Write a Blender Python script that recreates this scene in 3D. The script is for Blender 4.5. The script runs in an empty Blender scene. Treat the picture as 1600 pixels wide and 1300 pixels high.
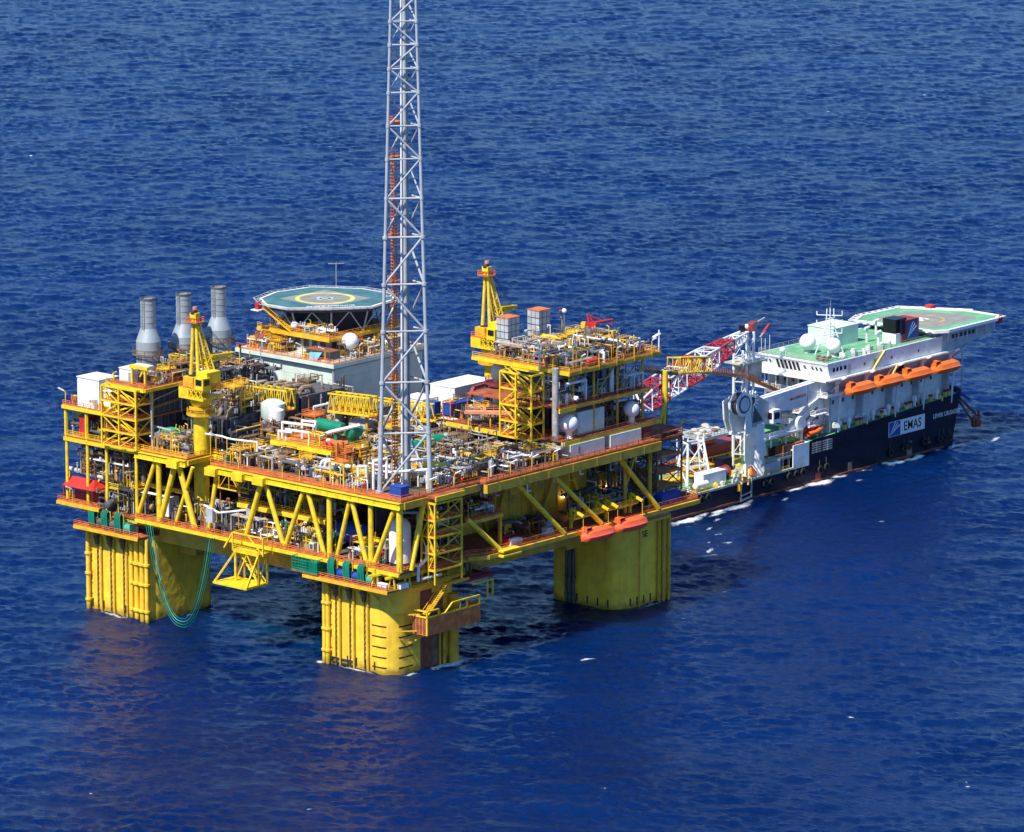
import bpy, bmesh, math, random
import numpy as np
from mathutils import Vector, Matrix
R = math.radians
scene = bpy.context.scene
COL = scene.collection

# ------------------------------------------------------------------ camera
YAW, TILT = R(41.1695), R(12.0539)
cam_d = bpy.data.cameras.new("camera"); cam = bpy.data.objects.new("camera", cam_d); COL.objects.link(cam)
fw = Vector((math.cos(YAW)*math.cos(TILT), math.sin(YAW)*math.cos(TILT), -math.sin(TILT)))
rt = fw.cross(Vector((0, 0, 1))).normalized(); up = rt.cross(fw)
cam.matrix_world = Matrix(((rt.x, up.x, -fw.x, -821.5), (rt.y, up.y, -fw.y, -751.8), (rt.z, up.z, -fw.z, 294.1), (0, 0, 0, 1)))
cam_d.sensor_width = 36; cam_d.lens = 36*8500/1600; cam_d.clip_start = 5; cam_d.clip_end = 150000
scene.camera = cam

# ------------------------------------------------------------------ light
SUN_EL, SUN_DIR = R(54), Vector((-1.0, -0.03))
az = math.atan2(SUN_DIR.y, SUN_DIR.x)
w = bpy.data.worlds.new("World"); scene.world = w; w.use_nodes = True
nt = w.node_tree; bg = nt.nodes['Background']
sky = nt.nodes.new('ShaderNodeTexSky'); sky.sky_type = 'NISHITA'; sky.sun_disc = False
sky.sun_elevation = SUN_EL; sky.sun_rotation = R(90) - az
sky.altitude = 0; sky.air_density = 1.0; sky.dust_density = 0.15; sky.ozone_density = 4.0
tint = nt.nodes.new('ShaderNodeVectorMath'); tint.operation = 'MULTIPLY'; tint.inputs[1].default_value = (0.58, 0.81, 1.13)
nt.links.new(sky.outputs[0], tint.inputs[0]); nt.links.new(tint.outputs[0], bg.inputs[0]); bg.inputs[1].default_value = 0.10
sd = bpy.data.lights.new("sun", 'SUN'); sd.energy = 4.6; sd.angle = R(0.5); sd.color = (1.0, 0.95, 0.86)
sun = bpy.data.objects.new("sun", sd); COL.objects.link(sun)
sv = Vector((math.cos(az)*math.cos(SUN_EL), math.sin(az)*math.cos(SUN_EL), math.sin(SUN_EL)))
sun.rotation_euler = sv.to_track_quat('Z', 'Y').to_euler(); sun.location = sv*400
scene.view_settings.view_transform = 'Standard'; scene.view_settings.look = 'None'
scene.view_settings.exposure = 0.6; scene.view_settings.gamma = 1.0
scene.render.engine = 'CYCLES'

# ------------------------------------------------------------------ materials
MATS = {}
def paint(name, rgb, rough=0.5, metal=0.0, dirt=0.25, dcol=(0.16, 0.06, 0.025), scale=0.5, streak=False, spec=0.4, var=0.22):
    m = bpy.data.materials.new(name); m.use_nodes = True; t = m.node_tree; b = t.nodes['Principled BSDF']
    N = t.nodes.new; L = t.links.new
    g = N('ShaderNodeNewGeometry'); mp = N('ShaderNodeMapping'); L(g.outputs['Position'], mp.inputs[0])
    if streak: mp.inputs['Scale'].default_value = (1, 1, 0.12)
    n1 = N('ShaderNodeTexNoise'); n1.inputs['Scale'].default_value = scale; n1.inputs['Detail'].default_value = 6; n1.inputs['Roughness'].default_value = 0.7
    L(mp.outputs[0], n1.inputs['Vector'])
    mr = N('ShaderNodeMapRange'); mr.inputs[1].default_value = 0.54; mr.inputs[2].default_value = 0.74; mr.inputs[3].default_value = 0; mr.inputs[4].default_value = dirt*2.2
    L(n1.outputs[0], mr.inputs[0])
    n2 = N('ShaderNodeTexNoise'); n2.inputs['Scale'].default_value = scale*0.6+0.13; n2.inputs['Detail'].default_value = 5; L(g.outputs['Position'], n2.inputs['Vector'])
    m2 = N('ShaderNodeMapRange'); m2.inputs[1].default_value = 0.3; m2.inputs[2].default_value = 0.7; m2.inputs[3].default_value = 1-var; m2.inputs[4].default_value = 1+var
    L(n2.outputs[0], m2.inputs[0])
    vm = N('ShaderNodeVectorMath'); vm.operation = 'SCALE'; vm.inputs[0].default_value = rgb; L(m2.outputs[0], vm.inputs['Scale'])
    mx = N('ShaderNodeMix'); mx.data_type = 'RGBA'; L(mr.outputs[0], mx.inputs[0]); L(vm.outputs[0], mx.inputs[6]); mx.inputs[7].default_value = (*dcol, 1)
    L(mx.outputs[2], b.inputs['Base Color'])
    b.inputs['Roughness'].default_value = rough; b.inputs['Metallic'].default_value = metal; b.inputs['Specular IOR Level'].default_value = spec
    MATS[name] = m; return m
paint('yellow', (0.80, 0.56, 0.02), .45, dirt=.3, dcol=(0.36, 0.14, 0.03), scale=.9, var=.18)
paint('yellow_rail', (0.74, 0.42, 0.02), .5, dirt=.3, dcol=(0.45, 0.12, 0.03), scale=.9)
paint('shaded_yellow', (0.60, 0.36, 0.03), .55, dirt=.3, dcol=(0.16, 0.09, 0.03), scale=.4)  # yellow steel as seen on shaded faces, the shade put into the colour
paint('deck_red', (0.33, 0.085, 0.03), .8, dirt=.4, dcol=(0.12, 0.05, 0.03), scale=.6, var=.4)
paint('orange_steel', (0.62, 0.17, 0.035), .65, dirt=.35, dcol=(0.2, 0.06, 0.02), scale=.7, var=.35)
paint('salmon', (0.62, 0.24, 0.13), .7, dirt=.25)
paint('rust', (0.24, 0.075, 0.035), .8, dirt=.4, dcol=(0.07, 0.03, 0.02), scale=.7, var=.35)
paint('brown_steel', (0.20, 0.12, 0.06), .75, dirt=.35, dcol=(0.06, 0.03, 0.02), scale=.8, var=.4)
paint('white', (0.78, 0.78, 0.75), .45, dirt=.2, dcol=(0.35, 0.25, 0.17), scale=.6, var=.1)
paint('white_clean', (0.80, 0.80, 0.79), .4, dirt=.03, var=.05)
paint('pale_green', (0.58, 0.69, 0.60), .55, dirt=.14, dcol=(0.28, 0.30, 0.22), scale=.35, streak=True, var=.1)
paint('light_grey', (0.42, 0.44, 0.45), .5, dirt=.22, dcol=(0.2, 0.15, 0.1), var=.2)
paint('pale_grey', (0.62, 0.64, 0.66), .5, dirt=.2, dcol=(0.3, 0.24, 0.18), var=.12)
paint('grey', (0.25, 0.27, 0.28), .55, dirt=.3, dcol=(0.12, 0.08, 0.05), var=.25)
paint('stack_grey', (0.33, 0.37, 0.39), .5, metal=.2, dirt=.1, dcol=(0.2, 0.17, 0.14), streak=True, var=.12)
paint('tower_grey', (0.38, 0.41, 0.44), .45, dirt=.12, dcol=(0.3, 0.22, 0.18), var=.12)
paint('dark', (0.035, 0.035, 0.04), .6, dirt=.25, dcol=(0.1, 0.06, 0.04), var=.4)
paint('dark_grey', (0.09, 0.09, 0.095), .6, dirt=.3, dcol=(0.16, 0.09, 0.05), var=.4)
paint('pipe_grey', (0.34, 0.33, 0.31), .5, dirt=.35, dcol=(0.2, 0.11, 0.06), scale=1.2, var=.35)
paint('pipe_brown', (0.27, 0.19, 0.12), .6, dirt=.35, dcol=(0.12, 0.06, 0.03), scale=1.2, var=.4)
paint('green', (0.0, 0.20, 0.11), .5, dirt=.15, var=.25)
paint('hose_green', (0.0, 0.14, 0.10), .5, dirt=.1, var=.3)
paint('mint', (0.06, 0.33, 0.22), .5, dirt=.2, var=.25)
paint('teal_deck', (0.045, 0.145, 0.16), .8, dirt=.3, dcol=(0.11, 0.13, 0.12), scale=.35, var=.25)
paint('ship_deck', (0.13, 0.36, 0.19), .75, dirt=.28, dcol=(0.2, 0.2, 0.12), scale=.3, var=.22)
paint('heli_grey', (0.22, 0.23, 0.20), .8, dirt=.15, dcol=(0.12, 0.12, 0.1), var=.15)
paint('line_yellow', (0.66, 0.56, 0.14), .7, dirt=.1)
paint('line_white', (0.75, 0.76, 0.74), .7, dirt=.05)
paint('line_orange', (0.48, 0.28, 0.08), .7, dirt=.15)
paint('lifeboat', (0.80, 0.16, 0.022), .4, dirt=.1, dcol=(0.4, 0.1, 0.03), var=.12)
paint('lifeboat_salmon', (0.85, 0.13, 0.045), .4, dirt=.12, dcol=(0.5, 0.1, 0.03), var=.12)
paint('navy', (0.0065, 0.007, 0.024), .5, dirt=.2, dcol=(0.05, 0.02, 0.02), scale=.3, streak=True, var=.3, spec=.2)
paint('blue', (0.012, 0.06, 0.30), .5, dirt=.15, var=.2)
paint('sky_blue', (0.16, 0.42, 0.70), .6, dirt=.05)
paint('logo_blue', (0.015, 0.07, 0.30), .6, dirt=.03, var=.08)
paint('red', (0.52, 0.025, 0.02), .5, dirt=.15, var=.2)
paint('maroon', (0.26, 0.03, 0.035), .5, dirt=.15, var=.2)
paint('rubber', (0.015, 0.015, 0.016), .7, dirt=.15, var=.3)
paint('black', (0.008, 0.008, 0.01), .35, dirt=.02)
paint('skin', (0.30, 0.15, 0.09), .6, dirt=0)
paint('tarnish', (0.46, 0.44, 0.36), .8, dirt=.35, dcol=(0.2, 0.16, 0.1), var=.3)
paint('glass_dark', (0.012, 0.014, 0.02), .12, dirt=0, var=.1, spec=.6)
def column_mat():
    m = paint('column_yellow', (0.92, 0.58, 0.04), .5, dirt=.22, dcol=(0.46, 0.19, 0.03), scale=.45, streak=True, var=.15)
    t = m.node_tree; b = t.nodes['Principled BSDF']; N = t.nodes.new; L = t.links.new
    src = b.inputs['Base Color'].links[0].from_socket
    g = N('ShaderNodeNewGeometry'); sx = N('ShaderNodeSeparateXYZ'); L(g.outputs['Position'], sx.inputs[0])
    ns = N('ShaderNodeTexNoise'); ns.inputs['Scale'].default_value = .7; ns.inputs['Detail'].default_value = 5; L(g.outputs['Position'], ns.inputs['Vector'])
    ad = N('ShaderNodeMath'); ad.operation = 'MULTIPLY_ADD'; L(ns.outputs[0], ad.inputs[0]); ad.inputs[1].default_value = -3.0; L(sx.outputs['Z'], ad.inputs[2])
    mr = N('ShaderNodeMapRange'); mr.inputs[1].default_value = -1.2; mr.inputs[2].default_value = 0.3; mr.inputs[3].default_value = .85; mr.inputs[4].default_value = 0
    L(ad.outputs[0], mr.inputs[0])
    mx = N('ShaderNodeMix'); mx.data_type = 'RGBA'; L(mr.outputs[0], mx.inputs[0]); L(src, mx.inputs[6]); mx.inputs[7].default_value = (0.30, 0.19, 0.02, 1)
    L(mx.outputs[2], b.inputs['Base Color'])
column_mat()
def plating(name, w_, h_, amount, bump):
    "welded plates: slight tone differences and raised seams"
    m = MATS[name]; t = m.node_tree; b = t.nodes['Principled BSDF']; N = t.nodes.new; L = t.links.new; src = b.inputs['Base Color'].links[0].from_socket
    g = N('ShaderNodeNewGeometry'); sx = N('ShaderNodeSeparateXYZ'); L(g.outputs['Position'], sx.inputs[0]); ad = N('ShaderNodeMath'); ad.operation = 'ADD'; L(sx.outputs['X'], ad.inputs[0]); L(sx.outputs['Y'], ad.inputs[1])
    cb = N('ShaderNodeCombineXYZ'); L(ad.outputs[0], cb.inputs[0]); L(sx.outputs['Z'], cb.inputs[1])
    br = N('ShaderNodeTexBrick'); br.inputs['Scale'].default_value = 1; br.inputs['Brick Width'].default_value = w_; br.inputs['Row Height'].default_value = h_; br.inputs['Mortar Size'].default_value = .035
    br.inputs['Color1'].default_value = (1-amount,)*3+(1,); br.inputs['Color2'].default_value = (1+amount*.6,)*3+(1,); br.inputs['Mortar'].default_value = (1-amount*2.2,)*3+(1,); L(cb.outputs[0], br.inputs['Vector'])
    mx = N('ShaderNodeMix'); mx.data_type = 'RGBA'; mx.blend_type = 'MULTIPLY'; mx.inputs[0].default_value = 1; L(src, mx.inputs[6]); L(br.outputs['Color'], mx.inputs[7]); L(mx.outputs[2], b.inputs['Base Color'])
    n = N('ShaderNodeTexNoise'); n.inputs['Scale'].default_value = .45; n.inputs['Detail'].default_value = 2; L(g.outputs['Position'], n.inputs['Vector'])
    bp = N('ShaderNodeBump'); bp.inputs['Distance'].default_value = bump; L(n.outputs[0], bp.inputs['Height']); L(bp.outputs[0], b.inputs['Normal'])
plating('column_yellow', 3.2, 4.6, .07, .12); plating('navy', 5.5, 2.3, .22, .15); plating('pale_green', 2.4, 2.1, .05, .03)
def lamp_mat():
    m = bpy.data.materials.new('lit_lamp'); m.use_nodes = True; b = m.node_tree.nodes['Principled BSDF']
    b.inputs['Emission Color'].default_value = (1, .78, .45, 1); b.inputs['Emission Strength'].default_value = 14; MATS['lit_lamp'] = m
lamp_mat()

# ------------------------------------------------------------------ mesh builder
class MB:
    def __init__(s): s.v = []; s.f = []; s.m = []; s.mats = []; s.cur = 0
    def mat(s, name):
        if name not in s.mats: s.mats.append(name)
        s.cur = s.mats.index(name); return s
    def add(s, vs, fs):
        o = len(s.v); s.v += [tuple(x) for x in vs]
        for f in fs: s.f.append(tuple(i+o for i in f)); s.m.append(s.cur)
        return s
    def box(s, x0, y0, z0, x1, y1, z1):
        x0, x1 = min(x0, x1), max(x0, x1); y0, y1 = min(y0, y1), max(y0, y1); z0, z1 = min(z0, z1), max(z0, z1)
        return s.add([(x0, y0, z0), (x1, y0, z0), (x1, y1, z0), (x0, y1, z0), (x0, y0, z1), (x1, y0, z1), (x1, y1, z1), (x0, y1, z1)],
                     [(0, 3, 2, 1), (4, 5, 6, 7), (0, 1, 5, 4), (1, 2, 6, 5), (2, 3, 7, 6), (3, 0, 4, 7)])
    def obox(s, c, hx, hy, hz, ang=0):
        ca, sa = math.cos(ang), math.sin(ang); vs = []
        for dz in (-hz, hz):
            for dx, dy in ((-hx, -hy), (hx, -hy), (hx, hy), (-hx, hy)): vs.append((c[0]+dx*ca-dy*sa, c[1]+dx*sa+dy*ca, c[2]+dz))
        return s.add(vs, [(0, 3, 2, 1), (4, 5, 6, 7), (0, 1, 5, 4), (1, 2, 6, 5), (2, 3, 7, 6), (3, 0, 4, 7)])
    def tube(s, p, q, r, r1=None, n=8, cap=True, tw=0.0):
        p = Vector(p); q = Vector(q); r1 = r if r1 is None else r1; d = q-p
        if d.length < 1e-6: return s
        d.normalize(); a = Vector((0, 0, 1)) if abs(d.z) < .9 else Vector((1, 0, 0))
        u = d.cross(a).normalized(); v = d.cross(u); vs = []
        for c, rr in ((p, r), (q, r1)):
            for i in range(n):
                t = 2*math.pi*(i+tw)/n; vs.append(c+u*(rr*math.cos(t))+v*(rr*math.sin(t)))
        fs = [(i, (i+1) % n, n+(i+1) % n, n+i) for i in range(n)]
        if cap: fs += [tuple(range(n))[::-1], tuple(range(n, 2*n))]
        return s.add(vs, fs)
    def beam(s, p, q, w=.15): return s.tube(p, q, w*.7071, n=4, tw=.5)
    def path(s, pts, r, n=6):
        pts = [Vector(p) for p in pts]
        for i in range(len(pts)-1):
            s.tube(pts[i], pts[i+1], r, n=n)
        for p in pts[1:-1]: s.sphere(p, r*1.04, 6, 4)
        return s
    def sweep(s, pts, r, n=6):
        pts = [Vector(p) for p in pts]; vs = []; k = len(pts)
        for i, p in enumerate(pts):
            d = (pts[min(i+1, k-1)]-pts[max(i-1, 0)]).normalized()
            a = Vector((0, 0, 1)) if abs(d.z) < .95 else Vector((0, 1, 0)); u = d.cross(a).normalized(); v = d.cross(u)
            for j in range(n):
                t = 2*math.pi*j/n; vs.append(p+u*(r*math.cos(t))+v*(r*math.sin(t)))
        fs = [(i*n+j, i*n+(j+1) % n, (i+1)*n+(j+1) % n, (i+1)*n+j) for i in range(k-1) for j in range(n)]
        return s.add(vs, fs)
    def sphere(s, c, r, nu=12, nv=8, sz=1.0):
        vs = [(c[0], c[1], c[2]-r*sz)]
        for i in range(1, nv):
            ph = -math.pi/2+math.pi*i/nv
            for j in range(nu):
                t = 2*math.pi*j/nu; vs.append((c[0]+r*math.cos(ph)*math.cos(t), c[1]+r*math.cos(ph)*math.sin(t), c[2]+r*sz*math.sin(ph)))
        vs.append((c[0], c[1], c[2]+r*sz)); fs = [(0, 1+(j+1) % nu, 1+j) for j in range(nu)]
        for i in range(nv-2):
            for j in range(nu): a = 1+i*nu; fs.append((a+j, a+(j+1) % nu, a+nu+(j+1) % nu, a+nu+j))
        a = 1+(nv-2)*nu; fs += [(a+j, a+(j+1) % nu, len(vs)-1) for j in range(nu)]
        return s.add(vs, fs)
    def lathe(s, c, prof, n=16):
        vs = []; k = len(prof)
        for r, z in prof:
            for j in range(n):
                t = 2*math.pi*j/n; vs.append((c[0]+r*math.cos(t), c[1]+r*math.sin(t), c[2]+z))
        fs = [(i*n+j, i*n+(j+1) % n, (i+1)*n+(j+1) % n, (i+1)*n+j) for i in range(k-1) for j in range(n)]
        fs += [tuple(range(n))[::-1], tuple(range((k-1)*n, k*n))]
        return s.add(vs, fs)
    def hcyl(s, p, q, r, n=14):
        "horizontal vessel with dished ends"
        p = Vector(p); q = Vector(q); d = (q-p).normalized()
        s.tube(p, q, r, n=n, cap=False)
        for e, sg in ((p, -1), (q, 1)):
            s.tube(e, e+d*(sg*r*.3), r, r*.8, n=n, cap=False); s.tube(e+d*(sg*r*.3), e+d*(sg*r*.45), r*.8, r*.3, n=n)
        return s
    def prism(s, poly, z0, z1):
        n = len(poly); vs = [(x, y, z0) for x, y in poly]+[(x, y, z1) for x, y in poly]
        return s.add(vs, [tuple(range(n))[::-1], tuple(range(n, 2*n))]+[(i, (i+1) % n, n+(i+1) % n, n+i) for i in range(n)])
    def wallpoly(s, pts, nrm, th):
        "flat outline given thickness along nrm"
        nrm = Vector(nrm)*th; n = len(pts); vs = [Vector(p) for p in pts]+[Vector(p)+nrm for p in pts]
        return s.add(vs, [tuple(range(n)), tuple(range(n, 2*n))[::-1]]+[(i, n+i, n+(i+1) % n, (i+1) % n) for i in range(n)])
    def rail(s, pts, h=1.15, step=2.2, w=.10, closed=False, mids=2, kick=True):
        pts = [Vector(p) for p in pts]
        if closed: pts.append(pts[0])
        for i in range(len(pts)-1):
            p, q = pts[i], pts[i+1]; L = (q-p).length; k = max(1, round(L/step))
            for j in range(k+(1 if i == len(pts)-2 and not closed else 0)):
                a = p.lerp(q, j/k); s.beam(a, a+Vector((0, 0, h)), w)
            for m in range(mids+1):
                z = h*(m+1)/(mids+1); s.beam(p+Vector((0, 0, z)), q+Vector((0, 0, z)), w*.9)
            if kick: s.beam(p+Vector((0, 0, .12)), q+Vector((0, 0, .12)), .2)
        return s
    def lattice(s, p, q, w0, h0, w1, h1, n, r=.12, rl=.07, side=None):
        "box lattice girder from p to q"
        p = Vector(p); q = Vector(q); d = (q-p).normalized()
        u = d.cross(Vector((0, 0, 1)) if abs(d.z) < .95 else Vector((1, 0, 0))).normalized() if side is None else Vector(side).normalized(); v = u.cross(d)
        def cor(t):
            c = p.lerp(q, t); a = (w0+(w1-w0)*t)/2; b = (h0+(h1-h0)*t)/2
            return [c-u*a-v*b, c+u*a-v*b, c+u*a+v*b, c-u*a+v*b]
        C0, C1 = cor(0), cor(1)
        for a, b in zip(C0, C1): s.tube(a, b, r, n=6)
        for i in range(n):
            A, B = cor(i/n), cor((i+1)/n)
            for k in range(4):
                l = (k+1) % 4; s.beam(A[k], A[l], rl*1.5)
                if (i+k) % 2: s.beam(A[k], B[l], rl*1.5)
                else: s.beam(A[l], B[k], rl*1.5)
        for k in range(4): s.beam(C1[k], C1[(k+1) % 4], rl*1.5)
        return s
    def build(s, name, mat=None, parent=None, smooth=False, local=False):
        me = bpy.data.meshes.new(name)
        o0 = Vector((0, 0, 0)); p = parent
        if not local:
            while p is not None: o0 = o0+p.location; p = p.parent
        me.from_pydata([(x-o0.x, y-o0.y, z-o0.z) for x, y, z in s.v], [], s.f)
        for m in (s.mats if s.mats else [mat]): me.materials.append(MATS[m])
        if s.mats: me.polygons.foreach_set('material_index', s.m)
        if smooth: me.shade_smooth() if smooth is True else None
        if smooth == 'auto':
            me.shade_smooth(); me.set_sharp_from_angle(angle=R(40))
        me.update(); o = bpy.data.objects.new(name, me); COL.objects.link(o)
        if parent is not None: o.parent = parent
        return o
def thing(name, loc, label, cat, group=None):
    o = bpy.data.objects.new(name, None); o.empty_display_size = .5; COL.objects.link(o); o.location = loc
    o['label'] = label; o['category'] = cat
    if group: o['group'] = group
    return o
def tag(o, label, cat, group=None):
    o['label'] = label; o['category'] = cat
    if group: o['group'] = group
    return o
def recenter(o, loc):
    "put a top-level mesh's origin at its base"
    d = Vector(loc)-o.location; o.data.transform(Matrix.Translation(-d)); o.location = loc; return o
def dup(root, loc, label, rotz=None):
    r = root.copy(); COL.objects.link(r); r.location = loc; r['label'] = label
    if rotz is not None: r.rotation_euler = (0, 0, rotz)
    for ch in root.children:
        c = ch.copy(); COL.objects.link(c); c.parent = r
        for gch in ch.children:
            d = gch.copy(); COL.objects.link(d); d.parent = c
    return r
def text(s, size, M, mat, parent, name='lettering', bold=.0, sx=1.0):
    cu = bpy.data.curves.new(name, 'FONT'); cu.body = s; cu.size = size; cu.extrude = .02; cu.offset = bold; cu.space_character = 1.0+bold*1.6; cu.align_x = 'CENTER'; cu.align_y = 'CENTER'
    t = bpy.data.objects.new(name, cu); COL.objects.link(t); dg = bpy.context.evaluated_depsgraph_get()
    me = bpy.data.meshes.new_from_object(t.evaluated_get(dg)); bpy.data.objects.remove(t)
    me.transform(M @ Matrix.Diagonal((sx, 1, 1, 1)))
    o0 = Vector((0, 0, 0)); p = parent
    while p is not None: o0 = o0+p.location; p = p.parent
    me.transform(Matrix.Translation(-o0)); me.materials.clear(); me.materials.append(MATS[mat]); me.name = name
    o = bpy.data.objects.new(name, me); COL.objects.link(o); o.parent = parent; return o
def frame(o, x, y):   # matrix with local x, y axes given
    x = Vector(x).normalized(); y = Vector(y).normalized(); z = x.cross(y)
    return Matrix(((x.x, y.x, z.x, o[0]), (x.y, y.y, z.y, o[1]), (x.z, y.z, z.z, o[2]), (0, 0, 0, 1)))

# ------------------------------------------------------------------ water
def smooth01(a): a = np.clip(a, 0, 1); return a*a*(3-2*a)
def make_sea():
    rs = np.random.RandomState(5)
    s1 = [-150.0]
    while s1[-1] < 1150: s1.append(s1[-1]+0.6+max(0, s1[-1]-150)/1000*1.5)
    st = 3.0; up_ = [s1[-1]]
    while up_[-1] < 60000: st *= 1.35; up_.append(up_[-1]+st)
    st = 1.0; dn = [s1[0]]
    while dn[-1] > -6000: st *= 1.35; dn.append(dn[-1]-st)
    S = np.array(dn[:0:-1]+s1+up_[1:])
    t1 = list(np.arange(-228, 228.1, .62)); st = 1.0; ex = [t1[-1]]
    while ex[-1] < 60000: st *= 1.4; ex.append(ex[-1]+st)
    T = np.array([-e for e in ex[:0:-1]]+t1+ex[1:])
    ds = np.gradient(S); dt = np.gradient(T)
    SS, TT = np.meshgrid(S, T, indexing='ij'); sp = np.maximum(ds[:, None]*.55, dt[None, :])
    cam_s = -1113.6
    vx, vy = math.cos(YAW), math.sin(YAW)
    ox, oy = -821.5+1113.6*vx, -751.8+1113.6*vy
    X = ox+SS*vx+TT*vy; Y = oy+SS*vy-TT*vx
    Z = np.zeros_like(X)
    gust = np.zeros_like(X)                      # patches of fresher wind
    for i in range(9):
        lam = 22+70*rs.rand(); th = rs.rand()*6.283; gust += np.cos(2*math.pi/lam*(X*math.cos(th)+Y*math.sin(th))+rs.rand()*6.283)
    gust = np.clip(1.0+.12*gust, .6, 1.45)
    base = math.atan2(-0.35, -1.0)+YAW          # the wind blows towards the viewer, a little across
    for i in range(90):
        lam = 1.4*(20/1.4)**((i+rs.rand())/90.0); k = 2*math.pi/lam
        th = base+rs.randn()*(.55+.45*(lam < 6))
        a = 0.0118*lam**0.36*(0.6+0.8*rs.rand())
        ph = rs.rand()*6.283
        arg = k*(X*math.cos(th)+Y*math.sin(th))+ph
        c = np.cos(arg)
        Z += (a*(gust if lam < 9 else 1.0)*np.clip((lam/sp-1.9)/1.6, 0, 1))*(c+0.22*np.cos(2*arg))
    n, m = X.shape
    # foam where crests break and where water washes round steel
    foam = np.zeros_like(X)
    for (x, y, l, wd, ang, a) in FOAM:
        ca, sa = math.cos(R(ang)), math.sin(R(ang)); dx, dy = X-x, Y-y
        u = (dx*ca+dy*sa)/l; v = (-dx*sa+dy*ca)/wd
        foam = np.maximum(foam, a*np.exp(-(u*u+v*v)*1.4))
    teal = np.zeros_like(X)
    for (x, y, r) in ((27, 30, 17), (22, 48, 14), (150, 38, 9)):
        teal = np.maximum(teal, (.75 if x < 100 else .3)*np.exp(-((X-x)**2+(Y-y)**2)/r**2))
    co = np.stack([X, Y, Z], -1).reshape(-1, 3).astype(np.float32)
    idx = np.arange(n*m).reshape(n, m)
    q = np.stack([idx[:-1, :-1], idx[:-1, 1:], idx[1:, 1:], idx[1:, :-1]], -1).reshape(-1, 4)[:, ::-1]
    me = bpy.data.meshes.new('sea'); me.vertices.add(n*m); me.vertices.foreach_set('co', co.ravel())
    nf = len(q); me.loops.add(nf*4); me.loops.foreach_set('vertex_index', q.ravel().astype(np.int32))
    me.polygons.add(nf); me.polygons.foreach_set('loop_start', np.arange(0, nf*4, 4, dtype=np.int32)); me.polygons.foreach_set('loop_total', np.full(nf, 4, np.int32))
    me.update(calc_edges=True)
    for nm, arr in (('foam', foam), ('teal', teal)):
        at = me.attributes.new(nm, 'FLOAT', 'POINT'); at.data.foreach_set('value', arr.ravel().astype(np.float32))
    me.shade_smooth()
    mt = bpy.data.materials.new('sea_water'); mt.use_nodes = True; t = mt.node_tree; b = t.nodes['Principled BSDF']; N = t.nodes.new; L = t.links.new
    g = N('ShaderNodeNewGeometry')
    mp = N('ShaderNodeMapping'); mp.inputs['Rotation'].default_value = (0, 0, -base); mp.inputs['Scale'].default_value = (1, .55, 1); L(g.outputs['Position'], mp.inputs[0])
    def noise(sc, det, src=mp.outputs[0], rough=.6):
        x = N('ShaderNodeTexNoise'); x.inputs['Scale'].default_value = sc; x.inputs['Detail'].default_value = det; x.inputs['Roughness'].default_value = rough; L(src, x.inputs['Vector']); return x.outputs[0]
    b1 = N('ShaderNodeBump'); b1.inputs['Strength'].default_value = 1; b1.inputs['Distance'].default_value = SEA['b1']; L(noise(.36, 5, rough=.72), b1.inputs['Height'])
    b2 = N('ShaderNodeBump'); b2.inputs['Strength'].default_value = 1; b2.inputs['Distance'].default_value = SEA['b2']; L(noise(1.3, 4, rough=.7), b2.inputs['Height']); L(b1.outputs[0], b2.inputs['Normal'])
    L(b2.outputs[0], b.inputs['Normal'])
    ta = N('ShaderNodeAttribute'); ta.attribute_name = 'teal'; fa = N('ShaderNodeAttribute'); fa.attribute_name = 'foam'
    big = noise(.012, 3, g.outputs['Position'])
    mr0 = N('ShaderNodeMapRange'); mr0.inputs[1].default_value = .35; mr0.inputs[2].default_value = .65; L(big, mr0.inputs[0])
    m0 = N('ShaderNodeMix'); m0.data_type = 'RGBA'; m0.inputs[6].default_value = (*SEA['c0'], 1); m0.inputs[7].default_value = (*SEA['c1'], 1); L(mr0.outputs[0], m0.inputs[0])
    m1 = N('ShaderNodeMix'); m1.data_type = 'RGBA'; L(ta.outputs['Fac'], m1.inputs[0]); L(m0.outputs[2], m1.inputs[6]); m1.inputs[7].default_value = (0.002, 0.045, 0.10, 1)
    fn = noise(1.1, 8, g.outputs['Position'], .8)
    ad = N('ShaderNodeMath'); ad.operation = 'ADD'; L(fn, ad.inputs[0]); L(fa.outputs['Fac'], ad.inputs[1])
    fr = N('ShaderNodeMapRange'); fr.inputs[1].default_value = .92; fr.inputs[2].default_value = 1.26; L(ad.outputs[0], fr.inputs[0])
    # scattered small whitecaps
    wc = noise(.055, 8, mp.outputs[0], .82); wr = N('ShaderNodeMapRange'); wr.inputs[1].default_value = SEA['wc']; wr.inputs[2].default_value = SEA['wc']+.015; L(wc, wr.inputs[0])
    mxm = N('ShaderNodeMath'); mxm.operation = 'MAXIMUM'; L(fr.outputs[0], mxm.inputs[0]); L(wr.outputs[0], mxm.inputs[1])
    m2 = N('ShaderNodeMix'); m2.data_type = 'RGBA'; L(mxm.outputs[0], m2.inputs[0]); L(m1.outputs[2], m2.inputs[6]); m2.inputs[7].default_value = (.75, .8, .84, 1)
    L(m2.outputs[2], b.inputs['Base Color'])
    rr = N('ShaderNodeMapRange'); L(mxm.outputs[0], rr.inputs[0]); rr.inputs[3].default_value = SEA['rough']; rr.inputs[4].default_value = .9; L(rr.outputs[0], b.inputs['Roughness'])
    b.subsurface_method = 'BURLEY'; b.inputs['Subsurface Weight'].default_value = 1.0; b.inputs['Subsurface Radius'].default_value = (.25, .6, 1.0); b.inputs['Subsurface Scale'].default_value = 14.0; b.inputs['IOR'].default_value = 1.27; b.inputs['Specular Tint'].default_value = (.11, .41, .97, 1); b.inputs['Specular IOR Level'].default_value = SEA['spec']
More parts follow.
